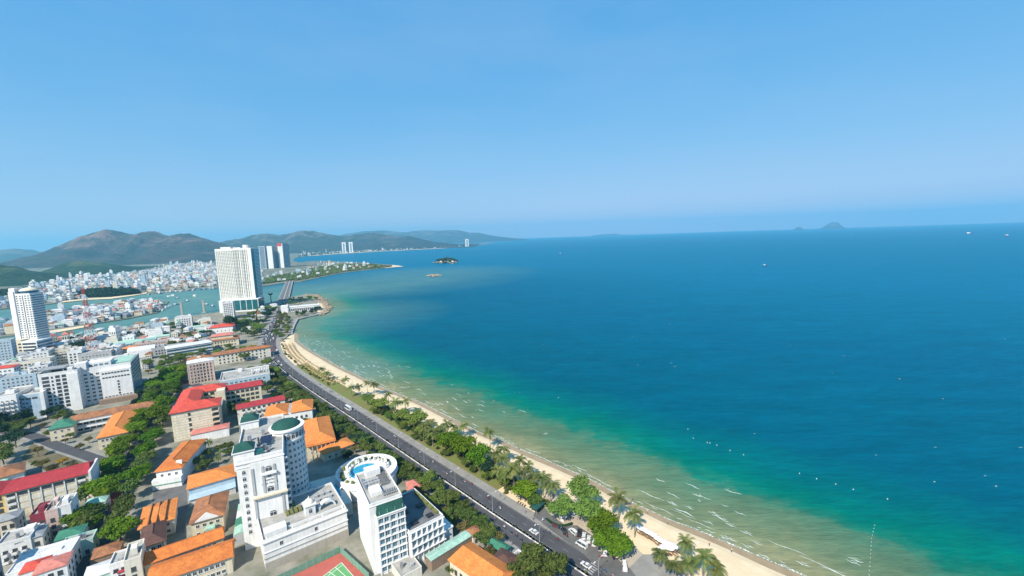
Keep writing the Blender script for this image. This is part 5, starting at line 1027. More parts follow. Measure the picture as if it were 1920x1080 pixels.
def trunk_mesh(h, r0, seed, limbs, m='bark'):
    r = random.Random(seed); b = MB(); top = (r.uniform(-.3, .3), r.uniform(-.3, .3), h); b.tube([(0, 0, -.2), (r.uniform(-.15, .15), 0, h * .5), top], [r0, r0 * .8, r0 * .6], 7)
    for k in range(limbs):
        a = 6.28 * k / limbs + r.uniform(-.4, .4); L_ = r.uniform(1.5, 3.0); b.tube([top, (top[0] + math.cos(a) * L_ * .5, top[1] + math.sin(a) * L_ * .5, h + L_ * .5), (top[0] + math.cos(a) * L_, top[1] + math.sin(a) * L_, h + L_ * 1.1)], [r0 * .5, r0 * .3, r0 * .12], 5)
    return b.mesh('trunk', m)
def lobes_for(seed, n, R_, z, flat=.75):
    r = random.Random(seed); out = [(0, 0, z, R_ * .62, flat)]
    for k in range(n):
        a = 6.28 * k / n + r.uniform(-.4, .4); d = R_ * r.uniform(.42, .66); out.append((math.cos(a) * d, math.sin(a) * d, z + r.uniform(-.9, 1.0) * R_ * .22, R_ * r.uniform(.34, .52), flat * r.uniform(.8, 1.15)))
    return out
KIND = {}
def kinds(key, m, R_, th, nl, leaf, nvar, flat=.75, nlobe=7):
    KIND[key] = [(trunk_mesh(th, R_ * .055 + .05, s + 3, 4), crown_mesh(key + '_crown', lobes_for(s * 7 + len(key), nlobe, R_, th + R_ * .42, flat), nl, leaf, m, s + 40)) for s in range(nvar)]
kinds('street', 'leaf_street', 4.2, 3.2, 1500, .75, 4); kinds('bright', 'leaf_bright', 6.0, 3.6, 3600, .72, 3); kinds('lime', 'leaf_lime', 5.4, 4.0, 2600, .68, 3, .7); kinds('dark', 'leaf_dark', 4.6, 3.0, 1500, .8, 2, .95); kinds('dry', 'leaf_dry', 3.6, 3.0, 800, .7, 2); kinds('shrub', 'leaf_shrub', 2.2, .6, 600, .55, 3, .8, 5); kinds('yellow', 'leaf_yellow', 3.6, 2.4, 900, .6, 1)
def palm_parts(seed, h=8.0, lean=.8):
    r = random.Random(seed); a = r.uniform(0, 6.28); b = MB(); pts = [(0, 0, -.2)] + [(math.cos(a) * lean * (t ** 2), math.sin(a) * lean * (t ** 2), h * t) for t in (.25, .5, .75, 1)]; b.tube(pts, [.24, .17, .15, .14, .13], 7)
    tr = b.mesh('trunk', 'palm_bark'); top = Vector(pts[-1]); f = MB(); wind = Vector((-.25, -.12, 0))
    for k in range(24):
        az = 6.28 * k / 12 + r.uniform(-.15, .15); el = r.uniform(-.05, 1.15); L_ = r.uniform(3.6, 4.6); d = Vector((math.cos(az) * math.cos(el), math.sin(az) * math.cos(el), math.sin(el))); prev = top.copy(); n = 9; v = d.copy()
        for j in range(n):
            v = (v + Vector((0, 0, -.10 - .026 * j)) + wind * .12).normalized(); cur = prev + v * (L_ / n); side = v.cross(Vector((0, 0, 1))).normalized(); up = side.cross(v)
            w = .95 * math.sin(math.pi * (j + 1.2) / (n + 1.5)) + .1
            for s in (-1, 1):
                for q in (0.0, .5):
                    o0 = prev.lerp(cur, q); o1 = prev.lerp(cur, q + .5); tip = o0.lerp(o1, .5) + side * s * w + v * .35 - up * (.2 * w) ; f.face([o0, o1, tip])
            prev = cur
    return tr, f.mesh('palm_crown', 'leaf_palm')
KIND['palm'] = [palm_parts(s, 7.0 + (s % 3) * 1.3, .5 + .4 * (s % 2)) for s in range(5)]
def blocked(p, margin=1.0):
    for c, u, n, a, b_ in OCC:
        d = Vector((p[0], p[1])) - c
        if abs(d.dot(u)) < a + margin and abs(d.dot(n)) < b_ + margin: return True
    return False
TREES = []
NAMES = {'palm': 'coconut_palm', 'shrub': 'shrub', 'dark': 'evergreen_tree', 'dry': 'dry_tree', 'lime': 'pale_leafy_tree', 'bright': 'bright_leafy_tree', 'yellow': 'yellow_tree'}
def tree(kind, x, y, label, group, s=1.0, z=0.0, r=rnd):
    tr, cr = KIND[kind][r.randrange(len(KIND[kind]))]; root = thing(NAMES.get(kind, 'leafy_tree'), label, 'palm' if kind == 'palm' else ('shrub' if kind == 'shrub' else 'tree'), (x, y, z), r.uniform(0, 6.28), group)
    root.scale = (s * r.uniform(.85, 1.2), s * r.uniform(.85, 1.2), s * r.uniform(.85, 1.2)); link('trunk', tr, root); link('crown', cr, root); TREES.append((x, y)); return root
def row(line, step, kind, what, frm, group, s=(.8, 1.15), jit=1.2, margin=2.0, keep=1.0, r=rnd):
    pts = polyline(line, step); k = 0
    for p in pts:
        q = (p.x + r.gauss(0, jit), p.y + r.gauss(0, jit)); u, v = proj((*q, 0))
        if blocked(q, margin) or r.random() > keep or not (-80 < u < 2000 and 400 < v < 1150): continue
        kd = kind if isinstance(kind, str) else r.choice(kind); tree(kd, *q, f'{what}, {ordn(k)} {frm}', group, r.uniform(*s)); k += 1
def wood(px, n, kind, label, group, s=(.8, 1.15), gap=5.0, margin=2.0, z=0.0, r=rnd):
    poly = GP(px); xs = [p.x for p in poly]; ys = [p.y for p in poly]; done = 0; pts = []
    for _ in range(n * 30):
        p = (r.uniform(min(xs), max(xs)), r.uniform(min(ys), max(ys)))
        if not inside(p, poly) or blocked(p, margin) or any((p[0] - q[0]) ** 2 + (p[1] - q[1]) ** 2 < gap * gap for q in pts): continue
        pts.append(p); done += 1
        if done >= n: break
    pts.sort(key=lambda q: proj((*q, 0))[0])
    for k, p in enumerate(pts):
        kd = kind if isinstance(kind, str) else r.choice(kind); tree(kd, *p, f'{label}, {ordn(k)} from the left', group, r.uniform(*s), z)
kv = [k for k in range(len(MED)) if 700 < proj((*MED[k], 0))[1] < 1085]
row([offset(MED, -13.5)[k] for k in kv], 8.0, 'street', 'leafy tree in the row along the hotel side of the boulevard', 'from the bottom', 'boulevard trees', (.85, 1.1), .8, 1.5, .92)
row([offset(MED, -20.5)[k] for k in kv], 7.5, ['street', 'street', 'dry'], 'tree in the second row behind the boulevard pavement', 'from the bottom', 'boulevard trees, second row', (.85, 1.15), 1.4, 2.2, .9)
row([offset(MED, -28)[k] for k in kv], 8.5, ['street', 'dark'], 'garden tree well back from the boulevard', 'from the bottom', 'garden trees', (.8, 1.1), 1.8, 3.0, .85)
row([p for p in offset(ST1, -6.6)][::-1], 7.0, ['street', 'street', 'bright'], 'tree on the left side of the inland street', 'from the bottom', 'inland street trees, left side', (1.0, 1.4), .7, 1.0, .85)
row([p for p in offset(ST1, 6.6)][::-1], 6.5, ['street', 'bright'], 'street tree on the right side of the inland street', 'from the bottom', 'inland street trees, right side', (1.0, 1.35), .7, 1.0, .9)
wood([(-20, 800), (50, 795), (72, 835), (60, 870), (-20, 880)], 9, ['street', 'dark'], 'big dense tree in the grove at the left edge', 'left grove', (1.2, 1.6), 7)
wood([(80, 800), (180, 835), (240, 822), (250, 850), (140, 850), (70, 825)], 10, ['street', 'dry'], 'small tree in the yard of the faded orange school', 'school yard trees', (.6, .85), 6)
tree('street', *G(58, 803).to_2d(), 'rounded tree at the foot of the pale grey hotel', None, 1.1); tree('yellow', *G(118, 872).to_2d(), 'yellow-flowering bush behind the crimson school', None, .8); tree('yellow', *G(474, 660).to_2d(), 'yellow-leaved tree at the boulevard junction', None, 1.4)
wood([(60, 850), (150, 875), (150, 890), (60, 890)], 5, ['dry', 'shrub'], 'dry bush on the bare yard behind the crimson school', 'yard bushes', (.8, 1.1), 5)
wood([(272, 690), (345, 668), (395, 655), (385, 672), (350, 690), (348, 708), (300, 708), (276, 715)], 24, ['street', 'lime', 'dry'], 'tree in the park beside the pink block', 'park trees', (.85, 1.2), 7)
wood([(420, 750), (440, 742), (468, 760), (440, 800), (420, 800)], 10, ['street', 'dark'], 'tree in the narrow court right of the red school', 'school court trees', (.7, 1.0), 5)
wood([(348, 850), (430, 842), (436, 862), (360, 900)], 11, ['street', 'street', 'palm'], 'tree in the garden left of the domed hotel', 'garden left of the hotel', (.7, .95), 5, 1.2)
wood([(470, 700), (500, 690), (540, 720), (560, 750), (530, 735), (480, 745)], 16, ['street', 'street', 'dry', 'lime'], 'tree between the crimson wing and the boulevard', 'trees beside the boulevard bend', (.8, 1.1), 6)
wood([(586, 790), (640, 800), (690, 835), (660, 845), (600, 860)], 9, ['street', 'dark'], 'tree beside the orange pavilions', 'pavilion garden trees', (.7, 1.0), 5)
wood([(745, 880), (800, 905), (880, 965), (850, 985), (790, 915), (750, 905)], 10, ['street', 'street', 'lime'], 'tree in the hotel garden beside the terraced wing', 'hotel garden trees', (.75, 1.0), 5, 1.5)
wood([(440, 640), (487, 640), (498, 600), (520, 585), (500, 582), (465, 592), (445, 612)], 38, ['street', 'street', 'dark', 'lime'], 'tree between the tall tower and the boulevard', 'trees below the tall tower', (1.1, 1.6), 9)
wood([(526, 588), (552, 598), (548, 612), (541, 628), (526, 645), (514, 640), (518, 612)], 30, ['street', 'street', 'dry'], 'tree between the boulevard bend and the sea wall', 'trees before the cape', (.9, 1.25), 6.5)
wood([(540, 562), (590, 556), (596, 566), (560, 572), (538, 574)], 18, ['bright', 'street'], 'low tree on the green tip of the cape', 'cape trees', (.7, 1.0), 8)
wood([(552, 592), (585, 586), (590, 580), (605, 576), (600, 585), (560, 596)], 14, ['street', 'dark'], 'tree in front of the white seafront building', 'cape front trees', (.8, 1.1), 5, 0.5)
wood([(270, 640), (330, 612), (400, 612), (392, 648), (330, 660)], 26, ['street', 'dark', 'dry'], 'tree among the low roofs near the river bank', 'river bank trees', (.9, 1.3), 10)
wood([(90, 640), (210, 625), (300, 612), (300, 640), (210, 655), (95, 660)], 20, ['street', 'dark', 'dry'], 'tree by the channel left of the radio mast', 'channel trees', (.9, 1.4), 12)
tree('dark', *G(148, 662).to_2d(), 'huge dark conical tree behind the white hotels', None, 2.3); tree('dark', *G(434, 618).to_2d(), 'huge dark rounded tree at the foot of the tallest tower', None, 2.9); tree('dark', *G(458, 620).to_2d(), 'dark spreading tree right of the huge rounded one', None, 1.6)
wood([(255, 745), (300, 740), (285, 790), (262, 800)], 8, ['street', 'dark'], 'tree beside the glazed side of the white hotel', 'trees by the white hotel', (.9, 1.2), 6, 1)
wood([(150, 930), (210, 900), (235, 880), (210, 940), (175, 1000), (150, 1010)], 12, ['street', 'street', 'bright'], 'tree between the crimson school and the inland street', 'trees by the crimson school', (.9, 1.25), 6, 1)
wood([(400, 640), (470, 650), (465, 690), (440, 668), (400, 690)], 12, ['street', 'lime'], 'tree around the long pale orange roof', 'trees by the long orange roof', (.8, 1.1), 7, 1.5)
wood([(300, 690), (350, 720), (345, 760), (315, 770), (305, 740)], 8, ['street', 'dark'], 'tree between the inland street and the red school', 'trees by the red school', (.8, 1.1), 6, 1)
wood([(80, 790), (130, 800), (150, 780), (100, 770)], 6, ['street', 'dark'], 'tree at the foot of the white hotels', 'trees at the white hotels', (.8, 1.0), 6, 1)
# bottom edge
tree('street', *G(1005, 1082).to_2d(), 'big bushy tree at the bottom edge beside the median', None, 1.55); tree('street', *G(1042, 1092).to_2d(), 'second bushy tree at the bottom edge beside the median', None, 1.4); tree('street', *G(975, 1100).to_2d(), 'third bushy tree at the bottom edge, partly cut off', None, 1.3); tree('dark', *G(986, 1040).to_2d(), 'slim dark tree on the pavement near the awning', None, .55); tree('dry', *G(935, 1020).to_2d(), 'small dry tree beside the gate house', None, .8); tree('shrub', *G(852, 1072).to_2d(), 'olive bush in front of the speckled orange roof', None, 1.6); tree('street', *G(880, 985).to_2d(), 'dense tree beside the gate house at the mint walk', None, 1.0)
# --- park between promenade and beach
BIG = [('bright', 1150, 1046, 1.5, 'brightest green tree over the parked cars'), ('bright', 1130, 1022, 1.3, 'bright green tree over the car park, upper one'), ('lime', 1107, 990, 1.6, 'broad pale green tree behind the parked cars'), ('lime', 1093, 950, 1.5, 'tall pale tree at the sand edge above the plaza'), ('lime', 1055, 977, 1.25, 'light green tree with a pale trunk on the plaza'), ('bright', 985, 940, 1.15, 'round dark-green tree beside the blue canopy'),
       ('bright', 870, 870, 1.6, 'largest bright green crown in the beach park'), ('bright', 842, 854, 1.4, 'bright crown left of the largest one in the beach park'), ('bright', 898, 882, 1.45, 'bright crown right of the largest one in the beach park'), ('lime', 782, 808, 1.4, 'pale spreading tree by the promenade in the middle of the park'), ('lime', 755, 796, 1.2, 'pale tree left of the spreading one'), ('lime', 712, 772, 1.3, 'pale green tree near the start of the park'), ('lime', 690, 759, 1.1, 'smaller pale tree near the start of the park'), ('dark', 915, 894, 1.1, 'dark narrow tree behind the bright crowns')]
for kd, px, py, s, lab in BIG: tree(kd, *G(px, py).to_2d(), lab, None, s)
PALMS = [(1318, 1100), (1290, 1086), (1268, 1092), (1338, 1108), (1284, 1062), (1190, 1008), (1160, 975), (1032, 942), (1020, 935), (990, 905), (975, 900), (960, 905), (945, 892), (946, 868), (920, 842), (870, 818), (850, 822), (836, 822), (822, 828), (805, 818), (795, 830), (965, 922), (950, 915), (935, 905), (1236, 1068), (1002, 925), (812, 838), (760, 778), (744, 780), (702, 742), (690, 742), (672, 746), (647, 732), (612, 715), (604, 708), (660, 745), (730, 765), (828, 838), (980, 915), (930, 880)]
for k, (px, py) in enumerate(sorted(PALMS, key=lambda q: -q[1])): p = G(px, py); tree('palm', p.x, p.y, f'coconut palm in the beach park, {ordn(k)} from the bottom', 'beach park palms', rnd.uniform(1.0, 1.3), r=rnd)
ks = [k for k in range(len(MED)) if 778 < proj((*MED[k], 0))[1] < 990]
row([offset(MED, 18)[k] for k in ks], 5.0, 'shrub', 'low shrub on the lawn beside the promenade', 'from the bottom', 'promenade shrubs', (.9, 1.5), 2.4, 1, .95)
row([offset(MED, 22.5)[k] for k in ks], 13.0, ['shrub', 'palm'], 'park plant at the sand edge', 'from the bottom', 'sand edge planting', (.6, .85), 1.5, 1, .7)
row([offset(MED, 17.5)[k] for k in ks], 8.5, ['lime', 'shrub', 'palm', 'street'], 'tree in the middle of the beach park strip', 'from the bottom', 'beach park trees', (.55, .85), 1.8, 1, .8)
k2 = [k for k in range(len(MED)) if 645 < proj((*MED[k], 0))[1] < 735]
row([offset(MED, 16)[k] for k in k2], 6.0, 'shrub', 'small shrub along the promenade by the straw sunshades', 'from the bottom', 'sunshade shrubs', (.5, .8), 1.2, 1, .9)
row([offset(MED, 0.15)[k] for k in kv], 5.5, 'shrub', 'clipped shrub in the boulevard median', 'from the bottom', 'median shrubs', (.28, .42), .12, .2, .6)
# hedge, mangrove belt, far woods: uncountable green
def thicket(name, px, n, m, size, z=0.0, hgt=6., label=None, seed=1):
    poly = GP(px); xs = [p.x for p in poly]; ys = [p.y for p in poly]; r = random.Random(seed); V = []; F_ = []; c = 0
    while c < n:
        p = (r.uniform(min(xs), max(xs)), r.uniform(min(ys), max(ys)))
        if not inside(p, poly): continue
        c += 1; zz = z + hgt * (r.random() ** .5) * (.55 + .45 * mn.noise(Vector((p[0] / 25, p[1] / 25, seed)))); nr = Vector((r.gauss(0, .5), r.gauss(0, .5), 1)).normalized(); a = nr.orthogonal().normalized() * size * r.uniform(.5, 1.2); b_ = nr.cross(a); i = len(V); q = Vector((p[0], p[1], zz)); V += [q - a, q - b_, q + a, q + b_]; F_.append((i, i + 1, i + 2, i + 3))
    me = bpy.data.meshes.new(name); me.from_pydata([tuple(v) for v in V], [], F_); me.materials.append(MATS[m]); o = bpy.data.objects.new(name, me); COL.objects.link(o); o['kind'] = 'stuff'; return o
thicket('mangrove_wood', [(128, 563), (160, 558), (205, 557), (262, 551), (258, 545), (215, 541), (165, 545), (135, 553)], 9000, 'leaf_dark', 4.0, 0, 12, seed=2)
thicket('peninsula_wood', [(552, 527), (600, 518.5), (640, 511), (680, 506), (718, 502), (722, 498), (690, 496), (650, 496), (610, 499), (575, 506), (555, 515)], 16000, 'leaf_street', 3.4, 0, 9, seed=3)
thicket('peninsula_wood', [(490, 533), (530, 528), (552, 525), (556, 512), (520, 518), (495, 525)], 4000, 'leaf_street', 3.4, 0, 8, seed=4)
thicket('far_wood', [(0, 560), (80, 550), (110, 545), (60, 540), (0, 545)], 3000, 'leaf_dark', 5, 0, 9, seed=5)
thicket('beach_park_undergrowth', [(690, 758), (760, 792), (850, 850), (940, 905), (1000, 945), (1010, 925), (940, 878), (860, 828), (770, 780), (700, 748)], 6000, 'leaf_shrub', .5, 0, 1.0, seed=6)
thicket('boulevard_undergrowth', [(500, 702), (560, 745), (650, 805), (730, 862), (800, 912), (860, 960), (880, 975), (905, 972), (850, 930), (770, 872), (700, 823), (620, 768), (540, 712)], 16000, 'leaf_street', .6, 0, 2.2, seed=7)
# ================================================================== VEHICLES AND STREET THINGS
mat('tyre', (0.02, 0.02, 0.02), .9); mat('car_white', (0.62, 0.62, 0.62), .3, (0.58, 0.58, 0.58), .5, spec=.5); mat('car_black', (0.02, 0.022, 0.026), .25, spec=.6); mat('car_silver', (0.42, 0.43, 0.45), .3, metal=.3, spec=.5); mat('car_red', (0.45, 0.03, 0.03), .3, spec=.5); mat('car_blue', (0.05, 0.14, 0.33), .3, spec=.5); mat('car_yellow', (0.62, 0.42, 0.04), .3); mat('lamp_glass', (0.7, 0.7, 0.65), .2)
mat('tail_red', (0.5, 0.02, 0.02), .3)
def car_parts(kind):
    L_, W_, hb, hr = {'sedan': (4.5, 1.8, .95, 1.48), 'suv': (4.7, 1.88, 1.1, 1.78), 'van': (5.4, 1.95, 1.2, 2.25), 'bus': (8.6, 2.4, 1.4, 3.0)}[kind]
    x0, x1 = -L_ / 2, L_ / 2
    prof = {'sedan': [(x0, .35), (x0, .85), (x0 + .9, hb), (x1 - 1.3, hb), (x1 - .05, .75), (x1, .35)], 'suv': [(x0, .4), (x0, hb), (x1 - 1.2, hb), (x1 - .05, .9), (x1, .4)], 'van': [(x0, .4), (x0, hb), (x1 - .7, hb), (x1, .9), (x1, .4)], 'bus': [(x0, .4), (x0, hb), (x1, hb), (x1, .4)]}[kind]
    cab = {'sedan': [(x0 + .55, hb), (x0 + 1.15, hr), (x1 - 2.15, hr), (x1 - 1.25, hb)], 'suv': [(x0 + .05, hb), (x0 + .3, hr), (x1 - 1.95, hr), (x1 - 1.15, hb)], 'van': [(x0 + .02, hb), (x0 + .12, hr), (x1 - 1.3, hr), (x1 - .55, hb)], 'bus': [(x0 + .02, hb), (x0 + .08, hr), (x1 - .25, hr), (x1 - .02, hb)]}[kind]
    def extr(pr, w0, w1, z_in):
        b = MB(); n = len(pr); zmin = min(p[1] for p in pr); zmax = max(p[1] for p in pr)
        wd = lambda z: w0 + (w1 - w0) * (z - zmin) / (zmax - zmin)
        b.v = [(x, -wd(z), z) for x, z in pr] + [(x, wd(z), z) for x, z in pr]; b.f = [tuple(range(n)), tuple(range(2 * n - 1, n - 1, -1))] + [(k, k + n, (k + 1) % n + n, (k + 1) % n) for k in range(n)]; b.m = [0] * len(b.f); return b
    body = extr(prof, W_ / 2, W_ / 2 - .06, 0); glass = extr(cab, W_ / 2 - .07, W_ / 2 - .28, 0)
    rf = MB(); a, c = cab[1], cab[2]; rf.box(a[0] - .02, -W_ / 2 + .26, hr - .05, c[0] + .02, W_ / 2 - .26, hr + .035)
    for sx in (cab[0][0] * .5 + cab[1][0] * .5, (cab[1][0] + cab[2][0]) / 2): rf.box(sx - .06, -W_ / 2 + .1, hb, sx + .06, W_ / 2 - .1, hr - .04)
    wh = MB(); r_ = .33 if kind != 'bus' else .48; n = 12
    for s, y in ((0, -.11), (1, .11)): wh.v += [(r_ * math.cos(6.283 * k / n), y, r_ * math.sin(6.283 * k / n)) for k in range(n)]
    wh.f = [tuple(range(n)), tuple(range(2 * n - 1, n - 1, -1))] + [(k, k + n, (k + 1) % n + n, (k + 1) % n) for k in range(n)]; wh.m = [0] * len(wh.f)
    hl = MB().box(-.04, -.18, -.08, .05, .18, .08)
    return dict(L=L_, W=W_, body=body, glass=glass, roof=rf, wheel=wh, light=hl, r=r_)
CARM = {}
def car(kind, paint, x, y, head, label, group, cat='car', z=.01, name='car'):
    key = (kind, paint)
    if key not in CARM:
        p = car_parts(kind); CARM[key] = dict(L=p['L'], W=p['W'], r=p['r'], body=p['body'].mesh('car_body', 'car_' + paint), glass=p['glass'].mesh('car_glass', 'glass'), roof=p['roof'].mesh('car_roof', 'car_' + paint), wheel=p['wheel'].mesh('car_wheel', 'tyre'), light=p['light'].mesh('car_light', 'lamp_glass'), tail=p['light'].mesh('car_tail', 'tail_red'))
    c = CARM[key]; root = thing(name, label, cat, (x, y, z), head, group); link('body', c['body'], root); link('windows', c['glass'], root); link('roof', c['roof'], root)
    for sx in (-.31, .31):
        for sy in (-1, 1): link('wheel', c['wheel'], root, (sx * c['L'], sy * (c['W'] / 2 - .1), c['r']))
    for sy in (-1, 1): link('headlight', c['light'], root, (c['L'] / 2 - .02, sy * c['W'] * .33, .68)); link('tail_light', c['tail'], root, (-c['L'] / 2 - .01, sy * c['W'] * .33, .75), math.pi)
    return root
def road_dir(p):
    k = min(range(1, len(MED) - 1), key=lambda k: (MED[k] - Vector((p[0], p[1]))).length); d = MED[k + 1] - MED[k - 1]; return math.atan2(d.y, d.x)
CARS = [('sedan', 'black', 1058, 998, 100, 'black car parked at the kerb of the plaza'), ('suv', 'white', 1075, 1000, 120, 'white car parked left of the black pair'), ('suv', 'black', 1086, 1002, 75, 'black car parked beside the white hatchbacks'), ('sedan', 'white', 1095, 1008, 75, 'left one of the two white cars parked side by side'), ('sedan', 'white', 1104, 1014, 75, 'right one of the two white cars parked side by side'),
        ('van', 'white', 1091, 1024, None, 'long white car standing along the car park edge'), ('sedan', 'white', 1114, 1020, 75, 'white car half under the bright tree, upper one'), ('sedan', 'silver', 1126, 1029, 75, 'silver car half under the bright tree'), ('suv', 'white', 1135, 1038, 75, 'white car half under the bright tree, lower one'), ('van', 'white', 1171, 1065, 80, 'white van parked right of the bright tree'), ('sedan', 'white', 1001, 999, None, 'white sedan driving on the near side of the boulevard'), ('sedan', 'white', 1099, 1062, None, 'white taxi driving at the zebra crossing'), ('bus', 'white', 653, 768, None, 'white minibus driving on the boulevard beside the park start'), ('suv', 'blue', 1004, 950, None, 'blue car parked beside the blue canopy'), ('sedan', 'silver', 620, 735, None, 'silver car on the boulevard ahead of the minibus'), ('sedan', 'white', 1078, 968, 30, 'white car parked on the plaza under the light tree')]
for kd, pt, px, py, hd, lab in CARS:
    p = G(px, py); car(kd, pt, p.x, p.y, road_dir(p) if hd is None else R(hd), lab, 'cars by the beach car park' if hd is not None else 'cars on the near boulevard', z=.16 if hd is not None else .015)
rv = random.Random(21)
tr_idx = [k for k in range(8, len(MED) - 2) if proj((*MED[k], 0))[1] < 690]
n = 0
for k in tr_idx:
    for d in (-6.2, -2.6, 2.6, 6.2):
        if rv.random() < .30:
            p = offset(MED, d)[k]; hd = road_dir(p) + (math.pi if d < 0 else 0); car(rv.choice(['sedan', 'suv', 'sedan', 'van']), rv.choice(['white', 'white', 'white', 'silver', 'black', 'red']), p.x + rv.gauss(0, 1), p.y + rv.gauss(0, 1), hd, 'small vehicle in the heavy traffic at the far bend of the boulevard', 'traffic at the far bend'); n += 1
for k in range(14):
    i = rv.randrange(8, len(ST1) - 6); s = rv.choice((-1, 1)); p = offset(ST1, s * 3.3)[i]; t = ST1[i + 1] - ST1[i]; u, v = proj((p.x, p.y, 0))
    car(rv.choice(['sedan', 'suv', 'van']), rv.choice(['white', 'white', 'silver', 'black']), p.x, p.y, math.atan2(t.y, t.x), f'car parked along the shady inland street, near the {"upper" if v < 800 else "middle" if v < 900 else "lower"} end', 'cars along the inland street')
# seated rider on a motorbike, pedestrians: one skinned body each
mat('cloth_blue', (0.10, 0.14, 0.26), .9); mat('cloth_red', (0.45, 0.06, 0.06), .9); mat('cloth_white', (0.62, 0.60, 0.57), .9); mat('cloth_dark', (0.04, 0.04, 0.05), .9); mat('skin', (0.42, 0.26, 0.18), .7); mat('hair', (0.02, 0.016, 0.012), .8)
def skinned(joints, edges, radii, mats, zsplit):
    me = bpy.data.meshes.new('body'); me.from_pydata(joints, edges, []); o = bpy.data.objects.new('tmp_body', me); COL.objects.link(o); sk = o.modifiers.new('s', 'SKIN'); me.skin_vertices[0].data[0].use_root = True
    for k, r_ in enumerate(radii): me.skin_vertices[0].data[k].radius = (r_, r_)
    o.modifiers.new('d', 'SUBSURF').levels = 1; dg = bpy.context.evaluated_depsgraph_get(); res = bpy.data.meshes.new_from_object(o.evaluated_get(dg)); bpy.data.objects.remove(o)
    for m_ in mats: res.materials.append(MATS[m_])
    for p in res.polygons: z = p.center.z; p.material_index = 2 if z > zsplit[1] else (1 if z > zsplit[0] else 0); p.use_smooth = True
    return res
st_j = [(0, 0, .95), (0, 0, 1.2), (0, 0, 1.42), (0, 0, 1.52), (.02, 0, 1.66), (0, .2, 1.4), (.02, .27, 1.12), (.08, .28, .86), (0, -.2, 1.4), (.02, -.27, 1.12), (.1, -.27, .86), (0, .1, .9), (.06, .11, .5), (0, .12, .06), (.14, .12, .03), (0, -.1, .9), (-.04, -.11, .5), (-.12, -.12, .06), (.02, -.12, .03)]
st_e = [(0, 1), (1, 2), (2, 3), (3, 4), (2, 5), (5, 6), (6, 7), (2, 8), (8, 9), (9, 10), (0, 11), (11, 12), (12, 13), (13, 14), (0, 15), (15, 16), (16, 17), (17, 18)]
st_r = [.13, .14, .13, .055, .105, .07, .045, .04, .07, .045, .04, .09, .065, .05, .04, .09, .065, .05, .04]
PM = [skinned(st_j, st_e, st_r, ms, (.93, 1.5)) for ms in (('cloth_dark', 'cloth_white', 'skin'), ('cloth_blue', 'cloth_red', 'skin'), ('skin', 'cloth_blue', 'hair'))]
ri_j = [(-.1, 0, .82), (-.06, 0, 1.05), (.0, 0, 1.28), (.03, 0, 1.38), (.06, 0, 1.52), (.0, .2, 1.26), (.22, .26, 1.08), (.5, .26, 1.05), (.0, -.2, 1.26), (.22, -.26, 1.08), (.5, -.26, 1.05), (0, .14, .78), (.38, .17, .72), (.3, .17, .35), (.42, .17, .3), (0, -.14, .78), (.38, -.17, .72), (.3, -.17, .35), (.42, -.17, .3)]
RM = [skinned(ri_j, st_e, st_r, ms, (.86, 1.4)) for ms in (('cloth_dark', 'cloth_white', 'car_red'), ('cloth_blue', 'cloth_red', 'car_white'), ('cloth_dark', 'cloth_blue', 'hair'))]
bb = MB(); wh_ = car_parts('sedan')['wheel']
mbod = MB(); mbod.tube([(-.5, 0, .55), (-.1, 0, .5), (.25, 0, .45), (.5, 0, .75), (.52, 0, 1.02)], [.13, .15, .12, .09, .05], 7); mbod.box(-.62, -.12, .62, .15, .12, .78); mbod.tube([(.5, -.3, 1.04), (.5, .3, 1.04)], .03, 5); MBODY = {c: mbod.mesh('motorbike_body', 'car_' + c) for c in ('red', 'black', 'blue', 'white')}
MW = MB(); MW.v = [(.27 * math.cos(6.283 * k / 10), y, .27 * math.sin(6.283 * k / 10)) for y in (-.05, .05) for k in range(10)]; MW.f = [tuple(range(10)), tuple(range(19, 9, -1))] + [(k, k + 10, (k + 1) % 10 + 10, (k + 1) % 10) for k in range(10)]; MW.m = [0] * 12; MWH = MW.mesh('motorbike_wheel', 'tyre')
def bike(x, y, hd, label, group, col, rider=True, z=.02):
    root = thing('motorbike', label, 'motorbike', (x, y, z), hd, group); link('body', MBODY[col], root)
    for sx in (-.55, .6): link('wheel', MWH, root, (sx, 0, .27))
    if rider: o = link('person', RM[rv.randrange(3)], None, (x, y, z), hd); tag(o, 'person riding ' + label[0].lower() + label[1:] if not label.startswith('person') else label, 'person', 'riders')
BK = [(872, 905), (884, 908), (915, 935), (938, 955), (1008, 985), (1030, 1000), (1045, 1012), (1063, 1007), (1126, 1046), (928, 975), (946, 990), (958, 1000), (968, 1006), (977, 1014), (905, 968), (890, 955), (812, 868), (838, 890), (770, 838), (742, 822), (700, 796), (690, 786), (640, 750), (672, 775), (600, 722), (592, 716), (1018, 976), (1150, 1083), (1135, 1072)]
BK.sort(key=lambda q: -q[1])
for k, (px, py) in enumerate(BK):
    p = G(px, py); c = rv.choice(['red', 'black', 'blue', 'white', 'black']); q = nearest_on(MED, p.to_2d()); east = (p.to_2d() - q).dot(Vector((math.sin(road_dir(p)), -math.cos(road_dir(p))))) > 0
    bike(p.x, p.y, road_dir(p) + (0 if east else math.pi), f'{c} motorbike on the boulevard, {ordn(k)} from the bottom', 'motorbikes on the boulevard', c)
for k in range(9): p = G(1036 + k * 2.6, 987 + k * 1.0); bike(p.x, p.y, R(70), f'motorbike parked along the curved kerb of the plaza, {ordn(k)} from the left', 'parked motorbikes', rv.choice(['red', 'black', 'blue']), False, .16)
for k in range(4): p = G(972 + k * 4, 943 + k * 2.5); bike(p.x, p.y, R(60), f'motorbike parked on the promenade by the blue canopy, {ordn(k)} from the left', 'promenade motorbikes', 'black', False, .15)
